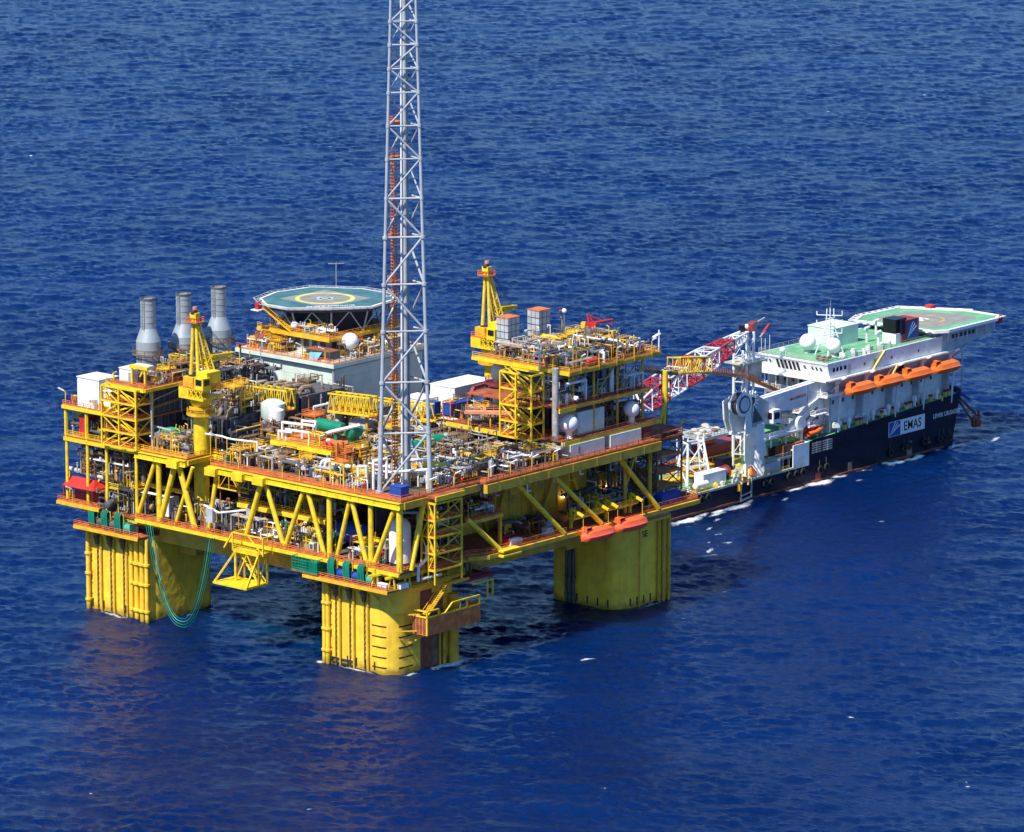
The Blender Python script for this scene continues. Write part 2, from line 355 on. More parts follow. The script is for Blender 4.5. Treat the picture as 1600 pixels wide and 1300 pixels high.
    me.materials.append(mt); o = bpy.data.objects.new('sea', me); COL.objects.link(o); o['kind'] = 'structure'
SEA = dict(b1=.75, b2=.32, c0=(0.0003, 0.0095, 0.060), c1=(0.0006, 0.0145, 0.084), rough=.16, spec=.5, wc=.74)
FOAM = [(205, 46.2, 7, 2.4, 0, 1.0), (236, 45.8, 6, 2.2, 4, .95), (245, 46.2, 5, 1.6, 4, .85), (214, 46.8, 5, 1.3, 0, .85), (224, 46.9, 5, 1.1, 0, .7), (196, 46.5, 6, 1.5, 0, .8), (262, 47.0, 6, 1.4, 5, .8), (172, 45.4, 8, 2.4, 3, .9), (153, 45.2, 9, 2.4, 0, .85), (163, 44, 6, 1.6, 10, .8), (234, 46.8, 4, 1.6, 0, .9), (242, 46.7, 3.5, 1.2, 8, .75), (254, 46.5, 3, 1, 10, .7), (271, 47, 6, 1, 20, .7), (278, 49, 5, .8, 15, .55),
        (166, 46, 5, 1.3, 5, .9), (160, 46.5, 4, 1.2, 0, .8), (178, 46.8, 4, 1, 0, .7), (188, 46.6, 4, .9, 0, .6),
        (129, 19, 5, .9, -20, .75), (147, 31, 4, .8, 10, .65), (133, 22, 4, .8, 15, .75), (124, 24, 5, .8, 0, .6), (139, 27, 3, .8, 30, .6),
        (38, -21.6, 3, .8, -20, .85), (44, -23, 2, .5, -10, .6), (-.9, 20.5, 1.5, .9, 80, .8), (16, -1.8, 8, 2.4, 0, .92), (21.8, 3, 2.6, 6, 0, .85), (-1, 10, 1.1, 10, 0, .66), (4, -1.4, 5, 1.2, 0, .66), (-1, 20, 2, 1.4, 0, .8),
        (-1, 82, 1.1, 10, 0, .62), (84, -1.2, 10, 1.2, 0, .64), (73, 8, 1.1, 8, 0, .5), (10, 71, 10, 1.0, 0, .5), (95, 4, 1.2, 6, 0, .5), (12, -25, 2, .5, 0, .5),
        (150, 36, 3.5, .8, 20, .8), (142, 24, 3, .7, -15, .75), (158, 40, 3, .8, 10, .8), (112, 10, 4, .7, -25, .7), (186, 42, 4, .9, 12, .75), (215, 41, 3.5, .8, -8, .7), (104, -6, 3, .6, 0, .65), (275, 44, 5, 1, 15, .8)]
_r = random.Random(77)
for _ in range(46):
    _s, _t = _r.uniform(-110, 900), _r.uniform(-1, 1); _t *= 95+(_s+110)*.1
    FOAM.append((-821.5+(1113.6+_s)*math.cos(YAW)+_t*math.sin(YAW), -751.8+(1113.6+_s)*math.sin(YAW)-_t*math.cos(YAW), _r.uniform(.5, 1.3), _r.uniform(.3, .5), _r.uniform(-60, -20), _r.uniform(.55, .95)))
make_sea()

# ================================================================== the platform
LD, MD = 23.2, 38.6
rig = thing('oil_platform', (47, 46, 0), 'huge yellow four-legged oil platform standing in deep blue sea', 'oil platform')
def rsq(cx, cy, h, rr, n=6):
    pts = []
    for k, (sx, sy) in enumerate(((1, 1), (-1, 1), (-1, -1), (1, -1))):
        r = rr[k]
        for i in range(n+1):
            a = R(90*k+90*i/n); pts.append((cx+sx*(h-r)+r*math.cos(a), cy+sy*(h-r)+r*math.sin(a)))
    return pts
columns = {}
for nm, cx, cy in (('near', 10, 10), ('left', 10, 82), ('right', 84, 10), ('back', 84, 82)):
    b = MB(); pr = rsq(cx, cy, 10, {'near': (2, 2, 4.2, 2), 'left': (2, 2, 2.6, 2), 'right': (2, 2, 4.2, 3), 'back': (2, 2, 2, 2)}[nm])
    for z0, z1 in ((-9, 5), (5, 12), (12, 19)): pass
    n = len(pr); zs = [-9, 4.2, 4.25, 11.2, 11.25, 19.0]; vs = []
    for i, z in enumerate(zs): vs += [(x, y, z) for x, y in pr]
    fs = [(i*n+j, i*n+(j+1) % n, (i+1)*n+(j+1) % n, (i+1)*n+j) for i in range(5) for j in range(n)]; fs.append(tuple(range(5*n, 6*n)))
    b.add(vs, fs)
    c = b.build('column', 'column_yellow', rig, smooth='auto'); columns[nm] = c
def marks(col, segs, zs):
    for z in zs:
        for p in segs:
            b = MB()
            for (x0, y0), (x1, y1) in zip(p[:-1], p[1:]): b.add([(x0, y0, z), (x1, y1, z), (x1, y1, z+.28), (x0, y0, z+.28)], [(0, 1, 2, 3)])
            b.build('draft_mark', 'black', col)
def arc(cx, cy, r, a0, a1, n=5): return [(cx+r*math.cos(R(a0+(a1-a0)*i/n)), cy+r*math.sin(R(a0+(a1-a0)*i/n))) for i in range(n+1)]
marks(columns['near'], [[(-.03, 6)]+arc(4.2, 4.2, 4.23, 180, 207), arc(4.2, 4.2, 4.23, 243, 270)+[(6.2, -.03)]], (10.2, 7.9, 5.6, 3.4, 1.2))
marks(columns['right'], [arc(91, 3, 3.03, 285, 345)], (9.2, 7.0, 4.8, 2.6, .8, 11))
def vpipe(col, x, y, z0, z1, r, mat, clamps=(), name='riser_pipe'):
    b = MB().mat(mat); b.tube((x, y, z0), (x, y, z1), r, n=10)
    for z in clamps: b.tube((x, y, z), (x, y, z+.45), r*1.5, n=10)
    b.build(name, None, col, smooth='auto')
def chain(col, x, y, z0, z1):
    b = MB(); z = z0; k = 0
    while z < z1:
        if k % 2: b.box(x-.05, y-.16, z, x+.05, y+.16, z+.72)
        else: b.box(x-.16, y-.05, z, x+.16, y+.05, z+.72)
        z += .62; k += 1
    b.build('mooring_chain', 'brown_steel', col)
cn, cl, cr = columns['near'], columns['left'], columns['right']
for y in (16.2, 12.1, 7.9): chain(cn, -.3, y, -2, 16.5)
for y in (14.9, 10.9, 6.8): vpipe(cn, -.35, y, -2, 17, .22, 'shaded_yellow', (15.5, 14.2), 'chain_guide')
for y, r in ((18.3, .5), (19.4, .42), (20.3, .3)): vpipe(cn, -.5 if y < 20 else .6, y, -2, 18.5, r, 'column_yellow', (7.3, 2.6, 13))
for y in (88.2, 84.1, 80.1): chain(cl, -.3, y, -2, 16.5)
for y in (87, 83, 79): vpipe(cl, -.35, y, -2, 17, .22, 'shaded_yellow', (15.5, 14.2), 'chain_guide')
for y, r in ((90.9, .5), (77.3, .42), (75.7, .6), (74.0, .6), (72.6, .5)): vpipe(cl, -.6, y, -2, 18.5, r, 'column_yellow', (12.5, 8, 2))
for x, r in ((80.7, .16), (87.4, .4), (89.0, .4), (90.8, .35)): vpipe(cr, x, -.45, -2, 18.5, r, 'shaded_yellow', (12, 6.5, 2))
for y in (14.7, 13.6, 12.6): vpipe(cr, 73.4, y, -2, 18.5, .34, 'dark_grey', (6, 2))
for col, y in ((cn, 18.3), (cl, 90.9)):
    for z in (3.5, 6, 8.5, 11, 13.5): MB().beam((-.4, y, z), (.4, y-1.4, z), .16).build('pipe_bracket', 'brown_steel', col)
for col, ys in ((cn, (16.2, 12.1, 7.9)), (cl, (88.2, 84.1, 80.1))):
    for y in ys: b = MB().mat('brown_steel'); b.tube((-.9, y, 17.2), (-.2, y, 15.2), .55, n=8); b.box(-1.0, y-.5, 16.6, -.05, y+.5, 18.4); b.build('chain_fairlead', None, col)
# stub anodes along the waterline
for col, pts in ((cn, [(-.1, 13+i*-2.6) for i in range(4)]), (cr, [(78+i*2.3, -.1) for i in range(4)]), (cr, [(73.9, 3+i*3) for i in range(4)]), (cl, [(-.1, 90-i*3.4) for i in range(4)])):
    for x, y in pts: MB().box(x-.12, y-.12, .6, x+.12, y+.12, 2.4).build('anode_strip', 'dark', col)
b = MB()
for y0, y1 in ((17.5, 10.8),): 
    for z in (.4, 1.3): b.box(-.35, y1, z, -.1, y0, z+.25)
    for y in (17.4, 15, 12.5, 10.9): b.box(-.35, y-.15, .4, -.1, y+.15, 1.5)
b.build('bumper_rail', 'dark', cn)
text('SE', 2.0, frame((83.0, -.06, 16.2), (1, 0, 0), (0, 0, 1)), 'black', cr, bold=.03)
# stains below the hanging rust basket on the near column's shaded face
b = MB(); b.mat('rust'); b.box(8.6, -.05, -1, 12.2, -.02, 17); b.mat('brown_steel'); b.box(12.2, -.045, -1, 15.8, -.015, 16); b.build('rust_streak', None, cn)
vpipe(cn, 18.2, -.9, -2, 15, 1.15, 'shaded_yellow', (), 'caisson'); vpipe(cn, 15.6, -.5, -2, 12, .4, 'shaded_yellow', (), 'caisson'); vpipe(cn, 14.4, -.4, -2, 12, .3, 'shaded_yellow', (), 'caisson')

# girders between the columns, just under the lower deck
for (x0, y0, x1, y1) in ((3, 20, 8, 72), (20, 2, 74, 7), (86, 20, 91, 72), (20, 86, 74, 91)):
    b = MB(); b.box(x0, y0, 17.6, x1, y1, 21.9); b.build('ring_girder', 'shaded_yellow', rig)
b = MB(); b.box(9, 66.8, 14, 17, 71.95, 20.5); b.build('corner_bracket', 'shaded_yellow', rig); b = MB(); b.box(66.8, 9, 14, 73.9, 17, 20.5); b.build('corner_bracket', 'shaded_yellow', rig)
# lower deck
b = MB().mat('deck_red'); b.prism([(-1.2, -3.2), (20, -3.2), (24, -5.4), (95, -5.4), (97, 0), (97, 94), (0, 94), (-1.2, 75)], LD-.5, LD)
b.mat('shaded_yellow')
for z0, z1, off in ((LD-1.5, LD-.5, 0),):
    b.prism([(-.9, -2.9), (20, -2.9), (24.3, -5.1), (94.8, -5.1), (96.7, 0), (96.7, 93.7), (.3, 93.7), (-.9, 75)], z0, z1)
b.build('lower_deck', None, rig)
b = MB().mat('yellow'); b.beam((-1.35, -3.2, LD-.5), (-1.35, 75, LD-.5), .7); b.build('edge_beam', None, rig)
b = MB().mat('shaded_yellow'); b.beam((24, -5.55, LD-.7), (95, -5.55, LD-.7), .9); b.beam((20, -3.3, LD-.7), (24, -5.5, LD-.7), .8); b.build('edge_beam', None, rig)
b = MB(); b.rail([(-1.2, 75, LD), (-1.2, -3, LD), (20, -3.2, LD), (24, -5.3, LD), (50, -5.3, LD)], step=2); b.build('railing', 'orange_steel', rig)
b = MB(); b.rail([(76, -5.3, LD), (95, -5.3, LD), (97, 0, LD), (97, 30, LD)], step=2); b.build('railing', 'orange_steel', rig)
# main deck with the crane notch
mdp = [(-.9, -3.4), (24, -3.4), (24, -5.2), (82, -5.2), (82, -1), (95, -1), (95, 94), (2, 98), (-.9, 97.5), (-.9, 59.4), (7.6, 59.4), (7.6, 52.5), (-.9, 52.5)]
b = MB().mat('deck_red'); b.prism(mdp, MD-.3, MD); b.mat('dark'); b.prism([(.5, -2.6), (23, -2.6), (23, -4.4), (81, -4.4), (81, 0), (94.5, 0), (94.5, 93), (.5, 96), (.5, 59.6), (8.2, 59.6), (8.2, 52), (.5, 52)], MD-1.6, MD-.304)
b.build('main_deck', None, rig)
b = MB().mat('yellow')
for y0, y1 in ((-3.5, 52.5), (59.4, 75)):
    b.box(-1.5, y0, MD-1.75, -.2, y1, MD-.35); b.box(-1.75, y0, MD-1.8, -1.3, y1, MD-1.66); b.box(-1.75, y0, MD-.5, -1.3, y1, MD-.36)
    for i in range(int((y1-y0)/2.2)): b.box(-1.62, y0+.8+2.2*i, MD-1.65, -1.502, y0+.95+2.2*i, MD-.52)
b.box(-.9, 59.0, MD-1.4, 7.6, 59.9, MD-.35); b.box(7, 52.4, MD-1.4, 8, 59, MD-.35)
b.build('chord', None, rig)
b = MB().mat('shaded_yellow'); b.box(-.1, -3.7, MD-1.9, 24, -2.6, MD-.35); b.box(24, -5.5, MD-2.3, 82, -4.3, MD-.35)
for i in range(7): b.box(28+8*i, -5.54, MD-2.2, 28.15+8*i, -5.502, MD-.4)
b.build('chord', None, rig)
for i in range(12):
    x = 27+i*4.6+(i % 3)*.5; bb = MB().mat(('pipe_grey', 'yellow_rail', 'white', 'brown_steel')[i % 4]); bb.path([(x, -5.3, MD-2.4), (x, -5.3, MD-3.2-.4*(i % 3)), (x+1.2+.5*(i % 2), -5.2, MD-3.3-.4*(i % 3))], .11); bb.build('edge_pipe', None, rig)
b = MB(); b.box(76, 14, LD, 94, 14.3, MD-1.6); b.build('dark_backing', 'dark', rig)  # dark sheet added to fill the see-through corner with darkness
b = MB().mat('yellow'); b.box(-1.1, 75, MD-1.2, -.4, 97.6, MD-.35); b.build('chord', None, rig)
for y in (36.8, 43, 51, 62.6):
    b = MB(); b.box(-2.6, y-1.6, MD-2.2, -.9, y+1.6, MD-.55); b.build('deck_bracket', 'yellow', rig)
b = MB(); b.rail([(-.8, 97.3, MD), (-.8, 59.6, MD)], step=1.9); b.build('railing', 'yellow_rail', rig)
b = MB(); b.rail([(-.8, 52.3, MD), (-.8, -3.2, MD), (24, -3.3, MD), (24, -5.1, MD), (82, -5.1, MD)], step=1.9); b.build('railing', 'orange_steel', rig)
b = MB(); b.rail([(-.7, 59.5, MD), (7.5, 59.5, MD), (7.5, 52.6, MD), (-.8, 52.4, MD)], step=1.9); b.build('railing', 'yellow_rail', rig)
# left face truss
def brace(p, q, r, mat='yellow', name='brace'):
    MB().tube(p, q, r, n=10).build(name, mat, rig, smooth='auto')
T0, B0 = MD-1.6, LD
for y0, y1, r in ((36.2, 30.9, .54), (24.8, 30.7, .54), (23.8, 19.0, .54), (11.4, 15.6, .5), (11.0, 6.8, .54), (-1.4, 5.0, .55), (37.2, 42.6, .6), (69.2, 75.2, .5), (63.2, 68.2, .66), (62.2, 57.6, .66), (57.9, 63.6, .42), (50.6, 53.5, .5)):
    brace((-.7, y0, T0), (-.5, y1, B0), r)
for y, r in ((17.5, .62), (5.6, .58), (-2.6, .72), (68.4, .62)): brace((-.6, y, T0), (-.6, y, B0), r, name='post')
brace((-1.9, 3.6, LD), (-1.9, 3.6, 20), .45, name='post')
for y in (97, 90.5, 84.5, 75.3): brace((-.6, y, LD if y < 97 else LD+1), (-.6, y, 52 if y == 75.3 else 45.5), .38, name='post')
# right face truss
for x0, x1 in ((36, 49), (47.5, 61.5), (70, 81)): brace((x0, -3.0, MD-2.2), (x1, -5.5, LD+.1), .55, 'yellow')
for x0, x1 in ((6.6, 2.2), (20.4, 28.2)): brace((x0, -2.8, MD-1.8 if x0 < 10 else 31), (x1, -3.2 if x0 < 10 else -5.6, LD), .6)
for x in (73, 81.5): brace((x, -2.6, MD-2.2), (x, -2.6, LD), .45, 'shaded_yellow', 'post')
# inner bulkhead of the right side
b = MB().mat('shaded_yellow'); b.box(30, 9.5, LD, 74, 10, MD-1.6)
for i in range(11): b.box(32+i*4, 9.32, LD, 32.18+i*4, 9.5, MD-1.6)
b.build('bulkhead', None, rig)
for x0, x1 in ((34, 40), (48, 42), (50, 56), (64, 58), (66, 72)): brace((x0, 8.6, MD-1.8), (x1, 8.6, LD), .4, 'shaded_yellow', 'brace')
# side mezzanine inside the right face
b = MB().mat('deck_red'); b.box(10.5, -2.6, 30.2, 32, 8, 30.5); b.mat('shaded_yellow'); b.box(10.5, -3, 29.6, 32, -2.62, 30.4); b.build('mezzanine', None, rig)
b = MB(); b.rail([(20, -2.6, 30.5), (32, -2.6, 30.5), (32, 7.8, 30.5)]); b.build('railing', 'orange_steel', rig)
b = MB().mat('shaded_yellow'); b.box(31.6, -2.4, LD, 32.2, -1.8, 30.2); b.box(26, 9, LD, 32, 9.3, 30); b.build('post', None, rig)
# left mezzanine
b = MB().mat('deck_red'); b.box(3.2, 22, 29.8, 22, 48, 30.1); b.mat('yellow'); b.box(2.7, 22, 29.1, 3.18, 48, 30.0); b.build('mezzanine', None, rig)
b = MB(); b.rail([(3.3, 48, 30.1), (3.3, 22, 30.1)]); b.build('railing', 'yellow_rail', rig)
b = MB().mat('deck_red'); b.box(4.2, 62, 29.8, 16, 94, 30.1); b.mat('shaded_yellow'); b.box(3.8, 62, 29.1, 4.18, 94, 30.0); b.build('mezzanine', None, rig)
# dark backing sheets seen through the trusses
b = MB(); b.box(23, 12, LD, 23.4, 50, MD-1.6); b.build('dark_backing', 'dark', rig)
b = MB(); b.box(17, 62, LD, 17.4, 93, MD-1.6); b.build('dark_backing', 'dark', rig)
b = MB(); b.box(8, 12, LD, 23, 12.3, MD-1.7); b.build('dark_backing', 'dark_grey', rig)
for y in (22, 31, 40, 48): brace((12, y, LD), (12, y, MD-1.6), .45, 'shaded_yellow', 'post')
b = MB(); b.lattice((9, 49, 33), (9, 61, 33), 3, 4, 3, 4, 4, .2, .12); b.build('inner_truss', 'yellow_rail', rig)
# winch balconies on top of the columns
for nm, y0, y1 in (('near', -1.5, 23), ('left', 72.5, 92.6)):
    b = MB().mat('deck_red'); b.box(-3.2, y0, 18.9, 4, y1, 19.25); b.mat('yellow_rail'); b.box(-3.4, y0, 18.6, -3.15, y1, 19.3)
    b.mat('shaded_yellow')
    for i in range(6):
        y = y0+1+(y1-y0-2)*i/5; b.beam((-3, y, 18.9), (-.05, y, 16.2), .22); b.box(-3.1, y-.12, 18.5, 0, y+.12, 18.88)
    b.build('winch_balcony', None, rig)
    b = MB(); b.rail([(-3.1, y0+.1, 19.25), (-3.1, y1, 19.25), (0, y1, 19.25)], step=1.8); b.build('railing', 'orange_steel', rig)
b = MB().mat('yellow_rail'); b.box(4, -2.6, 18.9, 20, 0, 19.2); b.build('winch_balcony', None, rig)
b = MB(); b.rail([(-3.1, -1.4, 19.25), (3, -2.5, 19.25), (20, -2.5, 19.25)]); b.build('railing', 'yellow_rail', rig)

# ------------------------------------------------------------------ flare tower
ft = thing('flare_tower', (8.6, 4.1, MD), 'tall slender grey-blue lattice flare tower rising out of the frame', 'flare tower')
base = [Vector((2.3, 5.7, 0)), Vector((10.4, -1.4, 0)), Vector((12.9, 7.6, 0))]; cen = (base[0]+base[1]+base[2])/3
def tw(z):
    s = 1.0+(0.50-1.0)*(z-MD)/(140-MD)
    return [Vector((cen.x+(p.x-cen.x)*s, cen.y+(p.y-cen.y)*s, z)) for p in base]
zs = [MD, 51.3, 62.2, 73.1, 83.1, 93.1, 101.3, 109.6, 116.6, 123.6, 128.6, 133.6, 138.5, 143.5, 148.5, 153.5]
for k in range(3):
    b = MB(); A = tw(zs[0])[k]; Bm = tw(66)[k]; C = tw(zs[-1])[k]
    b.tube(A, tw(52.5)[k], .52, n=10); b.tube(tw(52.5)[k], C, .42, .26, n=10)
    for z in zs[1:]: p = tw(z)[k]; b.tube(p-Vector((0, 0, .3)), p+Vector((0, 0, .3)), .6 if z < 100 else .45, n=10)
    b.tube(A, A+Vector((0, 0, .5)), .9, n=12); b.build('leg', 'tower_grey', ft, smooth='auto')
for i in range(len(zs)-1):
    lo, hi = tw(zs[i]), tw(zs[i+1])
    for k in range(3):
        l = (k+1) % 3
        MB().tube(hi[k], hi[l], .22 if zs[i] < 95 else .17, n=8).build('girt', 'light_grey' if k == 0 else 'tower_grey', ft, smooth='auto')
        a, c = ((lo[k], hi[l]) if (i % 2 == 0) else (lo[l], hi[k]))
        MB().tube(a, c, .24 if zs[i] < 95 else .18, n=8).build('diagonal_brace', 'tower_grey', ft, smooth='auto')
b = MB(); b.tube((9.3, 4.6, MD), (8.9, 4.3, 150), .62, .55, n=12); b.build('flare_pipe', 'light_grey', ft, smooth='auto')
b = MB(); b.tube((8.1, 4.6, MD), (8.2, 4.4, 150), .2, n=8); b.build('flare_pipe', 'white', ft, smooth='auto')
b = MB(); b.tube((10.3, 4.4, MD), (9.5, 4.2, 150), .3, .25, n=8); b.build('flare_pipe', 'stack_grey', ft, smooth='auto')
for z0, z1 in ((MD, 62), (62.6, 83), (83.6, 93), (93.6, 109)):
    b = MB()
    for dx, dy in ((-.35, -.35), (.35, -.35), (.35, .35), (-.35, .35)): b.beam((7.6+dx, 6.2+dy, z0), (7.5+dx, 6+dy, z1), .1)
    z = z0
    while z < z1:
        for s in ((-.5, -.5, .5, -.5), (-.5, -.5, -.5, .5), (.5, -.5, .5, .5), (-.5, .5, .5, .5)): b.beam((7.55+s[0], 6.1+s[1], z), (7.55+s[2], 6.1+s[3], z), .14)
        z += .7
    b.build('caged_ladder', 'orange_steel', ft)
for z in (62.2, 83.1, 93.1, 109.6, 117):
    b = MB(); b.box(6.6, 4.9, z, 9.6, 7, z+.15); b.rail([(6.6, 4.9, z), (6.6, 7, z), (9.6, 7, z)], h=1.3); b.build('rest_platform', 'orange_steel', ft)

# ================================================================== modules and machines on the platform
def stair_tower(t, x0, y0, x1, y1, zlev, mat, stairface='x', zbot=None):
    "open framed tower with flights; parts: post, ledger, brace, flight, landing"
    z0, z1 = zlev[0], zlev[-1]
    for x, y in ((x0, y0), (x1, y0), (x0, y1), (x1, y1), (x0, (y0+y1)/2)): MB().beam((x, y, z0 if zbot is None else zbot), (x, y, z1), .34).build('post', mat, t)
    for i, z in enumerate(zlev):
        b = MB()
        for p, q in (((x0, y0), (x1, y0)), ((x1, y0), (x1, y1)), ((x1, y1), (x0, y1)), ((x0, y1), (x0, y0))): b.beam((*p, z), (*q, z), .38)
        b.build('ledger', mat, t)
        if i < len(zlev)-1:
            zz = zlev[i+1]; b = MB()
            for p, q in (((x0, y0), (x0, (y0+y1)/2)), ((x0, (y0+y1)/2), (x0, y1)), ((x0, y0), (x1, y0)), ((x1, y0), (x1, y1))):
                b.beam(((*p, z) if i % 2 else (*q, z)), ((*q, zz) if i % 2 else (*p, zz)), .2)
            b.build('cross_brace', mat, t)
            # flight of steps
            b = MB().mat(mat); xa, xb = x0+.5, x0+2.0
            ya, yb = (y0+.8, y1-.8) if i % 2 else (y1-.8, y0+.8); n = 11
            b.beam((xa, ya, z), (xa, yb, zz), .35); b.beam((xb, ya, z), (xb, yb, zz), .35)
            b.beam((xa, ya, z+1.1), (xa, yb, zz+1.1), .12); b.beam((xb, ya, z+1.1), (xb, yb, zz+1.1), .12)
            b.mat('orange_steel')
            for k in range(n): f = (k+.5)/n; y = ya+(yb-ya)*f; b.box(xa, y-.15, z+(zz-z)*f-.03, xb, y+.15, z+(zz-z)*f+.03)
            b.build('stair_flight', None, t)
            b = MB().mat('orange_steel'); b.box(x0, y0, z-.05, x1, y0+1.1, z+.06); b.box(x0, y1-1.1, z-.05, x1, y1, z+.06); b.box(x0+2.2, y0+1.1, z-.05, x1, y1-1.1, z+.06); b.rail([(x0, y1, z), (x0, y0, z), (x1, y0, z)], w=.08); b.build('landing', None, t)

# ---- accommodation block
acc = thing('accommodation_block', (70, 83, MD), 'pale green windowless accommodation building under the platform helideck', 'building')
AX0, AX1, AY0, AY1, AZ = 56.2, 86, 69.2, 98, 49.6
b = MB().mat('pale_green'); b.box(AX0, AY0, MD+.01, AX1, AY1, AZ-1.3)
for i in range(5): b.box(AX0-.05, AY0-.05, MD+2.1*(i+.5), AX1, AY1, MD+2.1*(i+.5)+.09)
b.build('wall', None, acc)
b = MB().mat('pale_green'); b.box(AX0-1, AY0-1, AZ-.9, AX1+1, AY1+1, AZ); b.mat('grey'); b.box(AX0-.4, AY0-.4, AZ-1.28, AX1+.4, AY1+.4, AZ-.95); b.build('roof', None, acc)
b = MB().mat('tarnish'); b.box(AX0+.2, AY0+.2, AZ+.004, AX1-.2, AY1-.2, AZ+.05); b.build('roof_deck', None, acc)
b = MB(); b.rail([(AX0-.8, AY1+.8, AZ), (AX0-.8, AY0-.8, AZ), (AX1+.8, AY0-.8, AZ)], step=2); b.build('railing', 'orange_steel', acc)
for x, y in ((56.3, 69.0),): MB().tube((AX0-.3, AY0-.3, MD), (AX0-.3, AY0-.3, AZ-1), .3, n=8).build('downpipe', 'grey', acc)
# penthouse level that carries the helideck
b = MB().mat('tarnish'); b.box(62, 76, AZ+.05, 84, 96, 53.6); b.mat('dark_grey')
for i in range(7): b.box(61.9, 77+i*2.6, 50.6, 61.99, 78.6+i*2.6, 52.6); b.box(63+i*2.8, 75.9, 50.6, 64.6+i*2.8, 75.99, 52.6)
b.build('penthouse_wall', None, acc)
b = MB().mat('deck_red'); b.box(60.6, 74.6, 53.6, 86, 97, 53.9); b.mat('yellow_rail'); b.box(60.3, 74.6, 53.2, 60.59, 97, 53.9); b.box(60.3, 74.3, 53.2, 86, 74.59, 53.9); b.build('penthouse_deck', None, acc)
b = MB(); b.rail([(60.6, 97, 53.9), (60.6, 74.6, 53.9), (86, 74.6, 53.9)], step=2); b.build('railing', 'yellow_rail', acc)
rad = thing('satellite_dome', (65, 72.2, AZ), 'white satellite dome on the pale green building roof, by the corner', 'satellite dome')
b = MB(); b.sphere((65, 72.2, AZ+3.5), 1.95, 20, 14); b.build('dome', 'white_clean', rad, smooth=True)
b = MB(); b.lathe((65, 72.2, AZ), [(.9, 0), (.7, .5), (.7, 1.4), (1.0, 2.0)], 14); b.build('pedestal', 'light_grey', rad)
for (x, y, z, r, lab) in ((60.9, 85.6, 53.9, .9, 'small white satellite dome under the helideck truss, beside a red box'), (61.3, 90.8, 53.9, .55, 'smallest white dome under the left half of the helideck')):
    t = thing('satellite_dome', (x, y, z), lab, 'satellite dome')
    b = MB(); b.sphere((x, y, z+r+.9), r, 16, 10); b.build('dome', 'white_clean', t, smooth=True); MB().tube((x, y, z), (x, y, z+1.1), .2, n=8).build('mast', 'light_grey', t)

# ---- helideck
hd = thing('helideck', (73, 86.5, 53.9), 'octagonal teal helideck with yellow ring on top of the accommodation block', 'helideck')
HZ = 60.0
oct_ = [(58.6, 92.5), (58.8, 85.5), (65.5, 78.2), (73, 72.6), (82.5, 74.5), (87.3, 79.5), (87.3, 89), (81, 99.5), (71, 101.2), (63, 98.5)]
b = MB().mat('teal_deck'); b.prism(oct_, HZ-.5, HZ); b.build('deck_plate', None, hd)
hc = Vector((72.8, 87.2))
def ringm(name, mat, c, r0, r1, z, par, n=40):
    vs = []
    for i in range(n): a = 2*math.pi*i/n; vs += [(c[0]+r0*math.cos(a), c[1]+r0*math.sin(a), z), (c[0]+r1*math.cos(a), c[1]+r1*math.sin(a), z)]
    MB().add(vs, [(2*i, 2*i+1, (2*i+3) % (2*n), (2*i+2) % (2*n)) for i in range(n)]).build(name, mat, par)
b = MB(); sq = [(hc.x+10.6*math.cos(R(a)), hc.y+10.6*math.sin(R(a))) for a in (132, 222, 312, 42)]
b.add([(x, y, HZ+.006) for x, y in sq], [(0, 1, 2, 3)]); b.build('landing_square', 'heli_grey', hd)
ringm('landing_ring', 'line_yellow', hc, 5.9, 6.9, HZ+.012, hd)
def letter_h(c, h, wd, z, ang, par, mat='line_white'):
    b = MB(); t = .22*wd
    for cx, cy, hx, hy in ((-wd/2, 0, t, h/2), (wd/2, 0, t, h/2), (0, 0, wd/2, t)):
        ca, sa = math.cos(ang), math.sin(ang)
        b.add([(c[0]+(cx+sx*hx)*ca-(cy+sy*hy)*sa, c[1]+(cx+sx*hx)*sa+(cy+sy*hy)*ca, z) for sx, sy in ((-1, -1), (1, -1), (1, 1), (-1, 1))], [(0, 1, 2, 3)])
    b.build('landing_letter', mat, par)
letter_h(hc, 3.4, 2.6, HZ+.012, YAW-R(90), hd, 'light_grey')
rx = (math.sin(YAW), -math.cos(YAW), 0); fy = (math.cos(YAW), math.sin(YAW), 0)
text('GUMUSUT-KAKAP', 1.35, frame((66.9, 80.0, HZ+.012), (-.79, .61, 0), (-.61, -.79, 0)), 'line_white', hd, bold=.02)
text('12.8t', 1.5, frame((84.4, 78.2, HZ+.008), (.8, -.6, 0), (.6, .8, 0)), 'line_white', hd, bold=.02)
def outset(poly, d):
    c = Vector((sum(p[0] for p in poly)/len(poly), sum(p[1] for p in poly)/len(poly))); return [tuple(Vector(p)+(Vector(p)-c).normalized()*d) for p in poly]
oo = outset(oct_, 1.5); b = MB().mat('light_grey')
for i in range(len(oct_)):
    j = (i+1) % len(oct_); p, q, P, Q = Vector(oct_[i]), Vector(oct_[j]), Vector(oo[i]), Vector(oo[j]); b.beam((P.x, P.y, HZ+.1), (Q.x, Q.y, HZ+.1), .12); b.beam((p.x, p.y, HZ-.25), (q.x, q.y, HZ-.25), .5)
    k = max(2, int((q-p).length/1.5))
    for s in range(k): f = s/k; a, c = p.lerp(q, f), P.lerp(Q, f); b.beam((a.x, a.y, HZ-.2), (c.x, c.y, HZ+.1), .09)
    m1, m2 = p.lerp(P, .5), q.lerp(Q, .5); b.beam((m1.x, m1.y, HZ), (m2.x, m2.y, HZ), .05)
b.build('safety_net', None, hd)
b = MB()
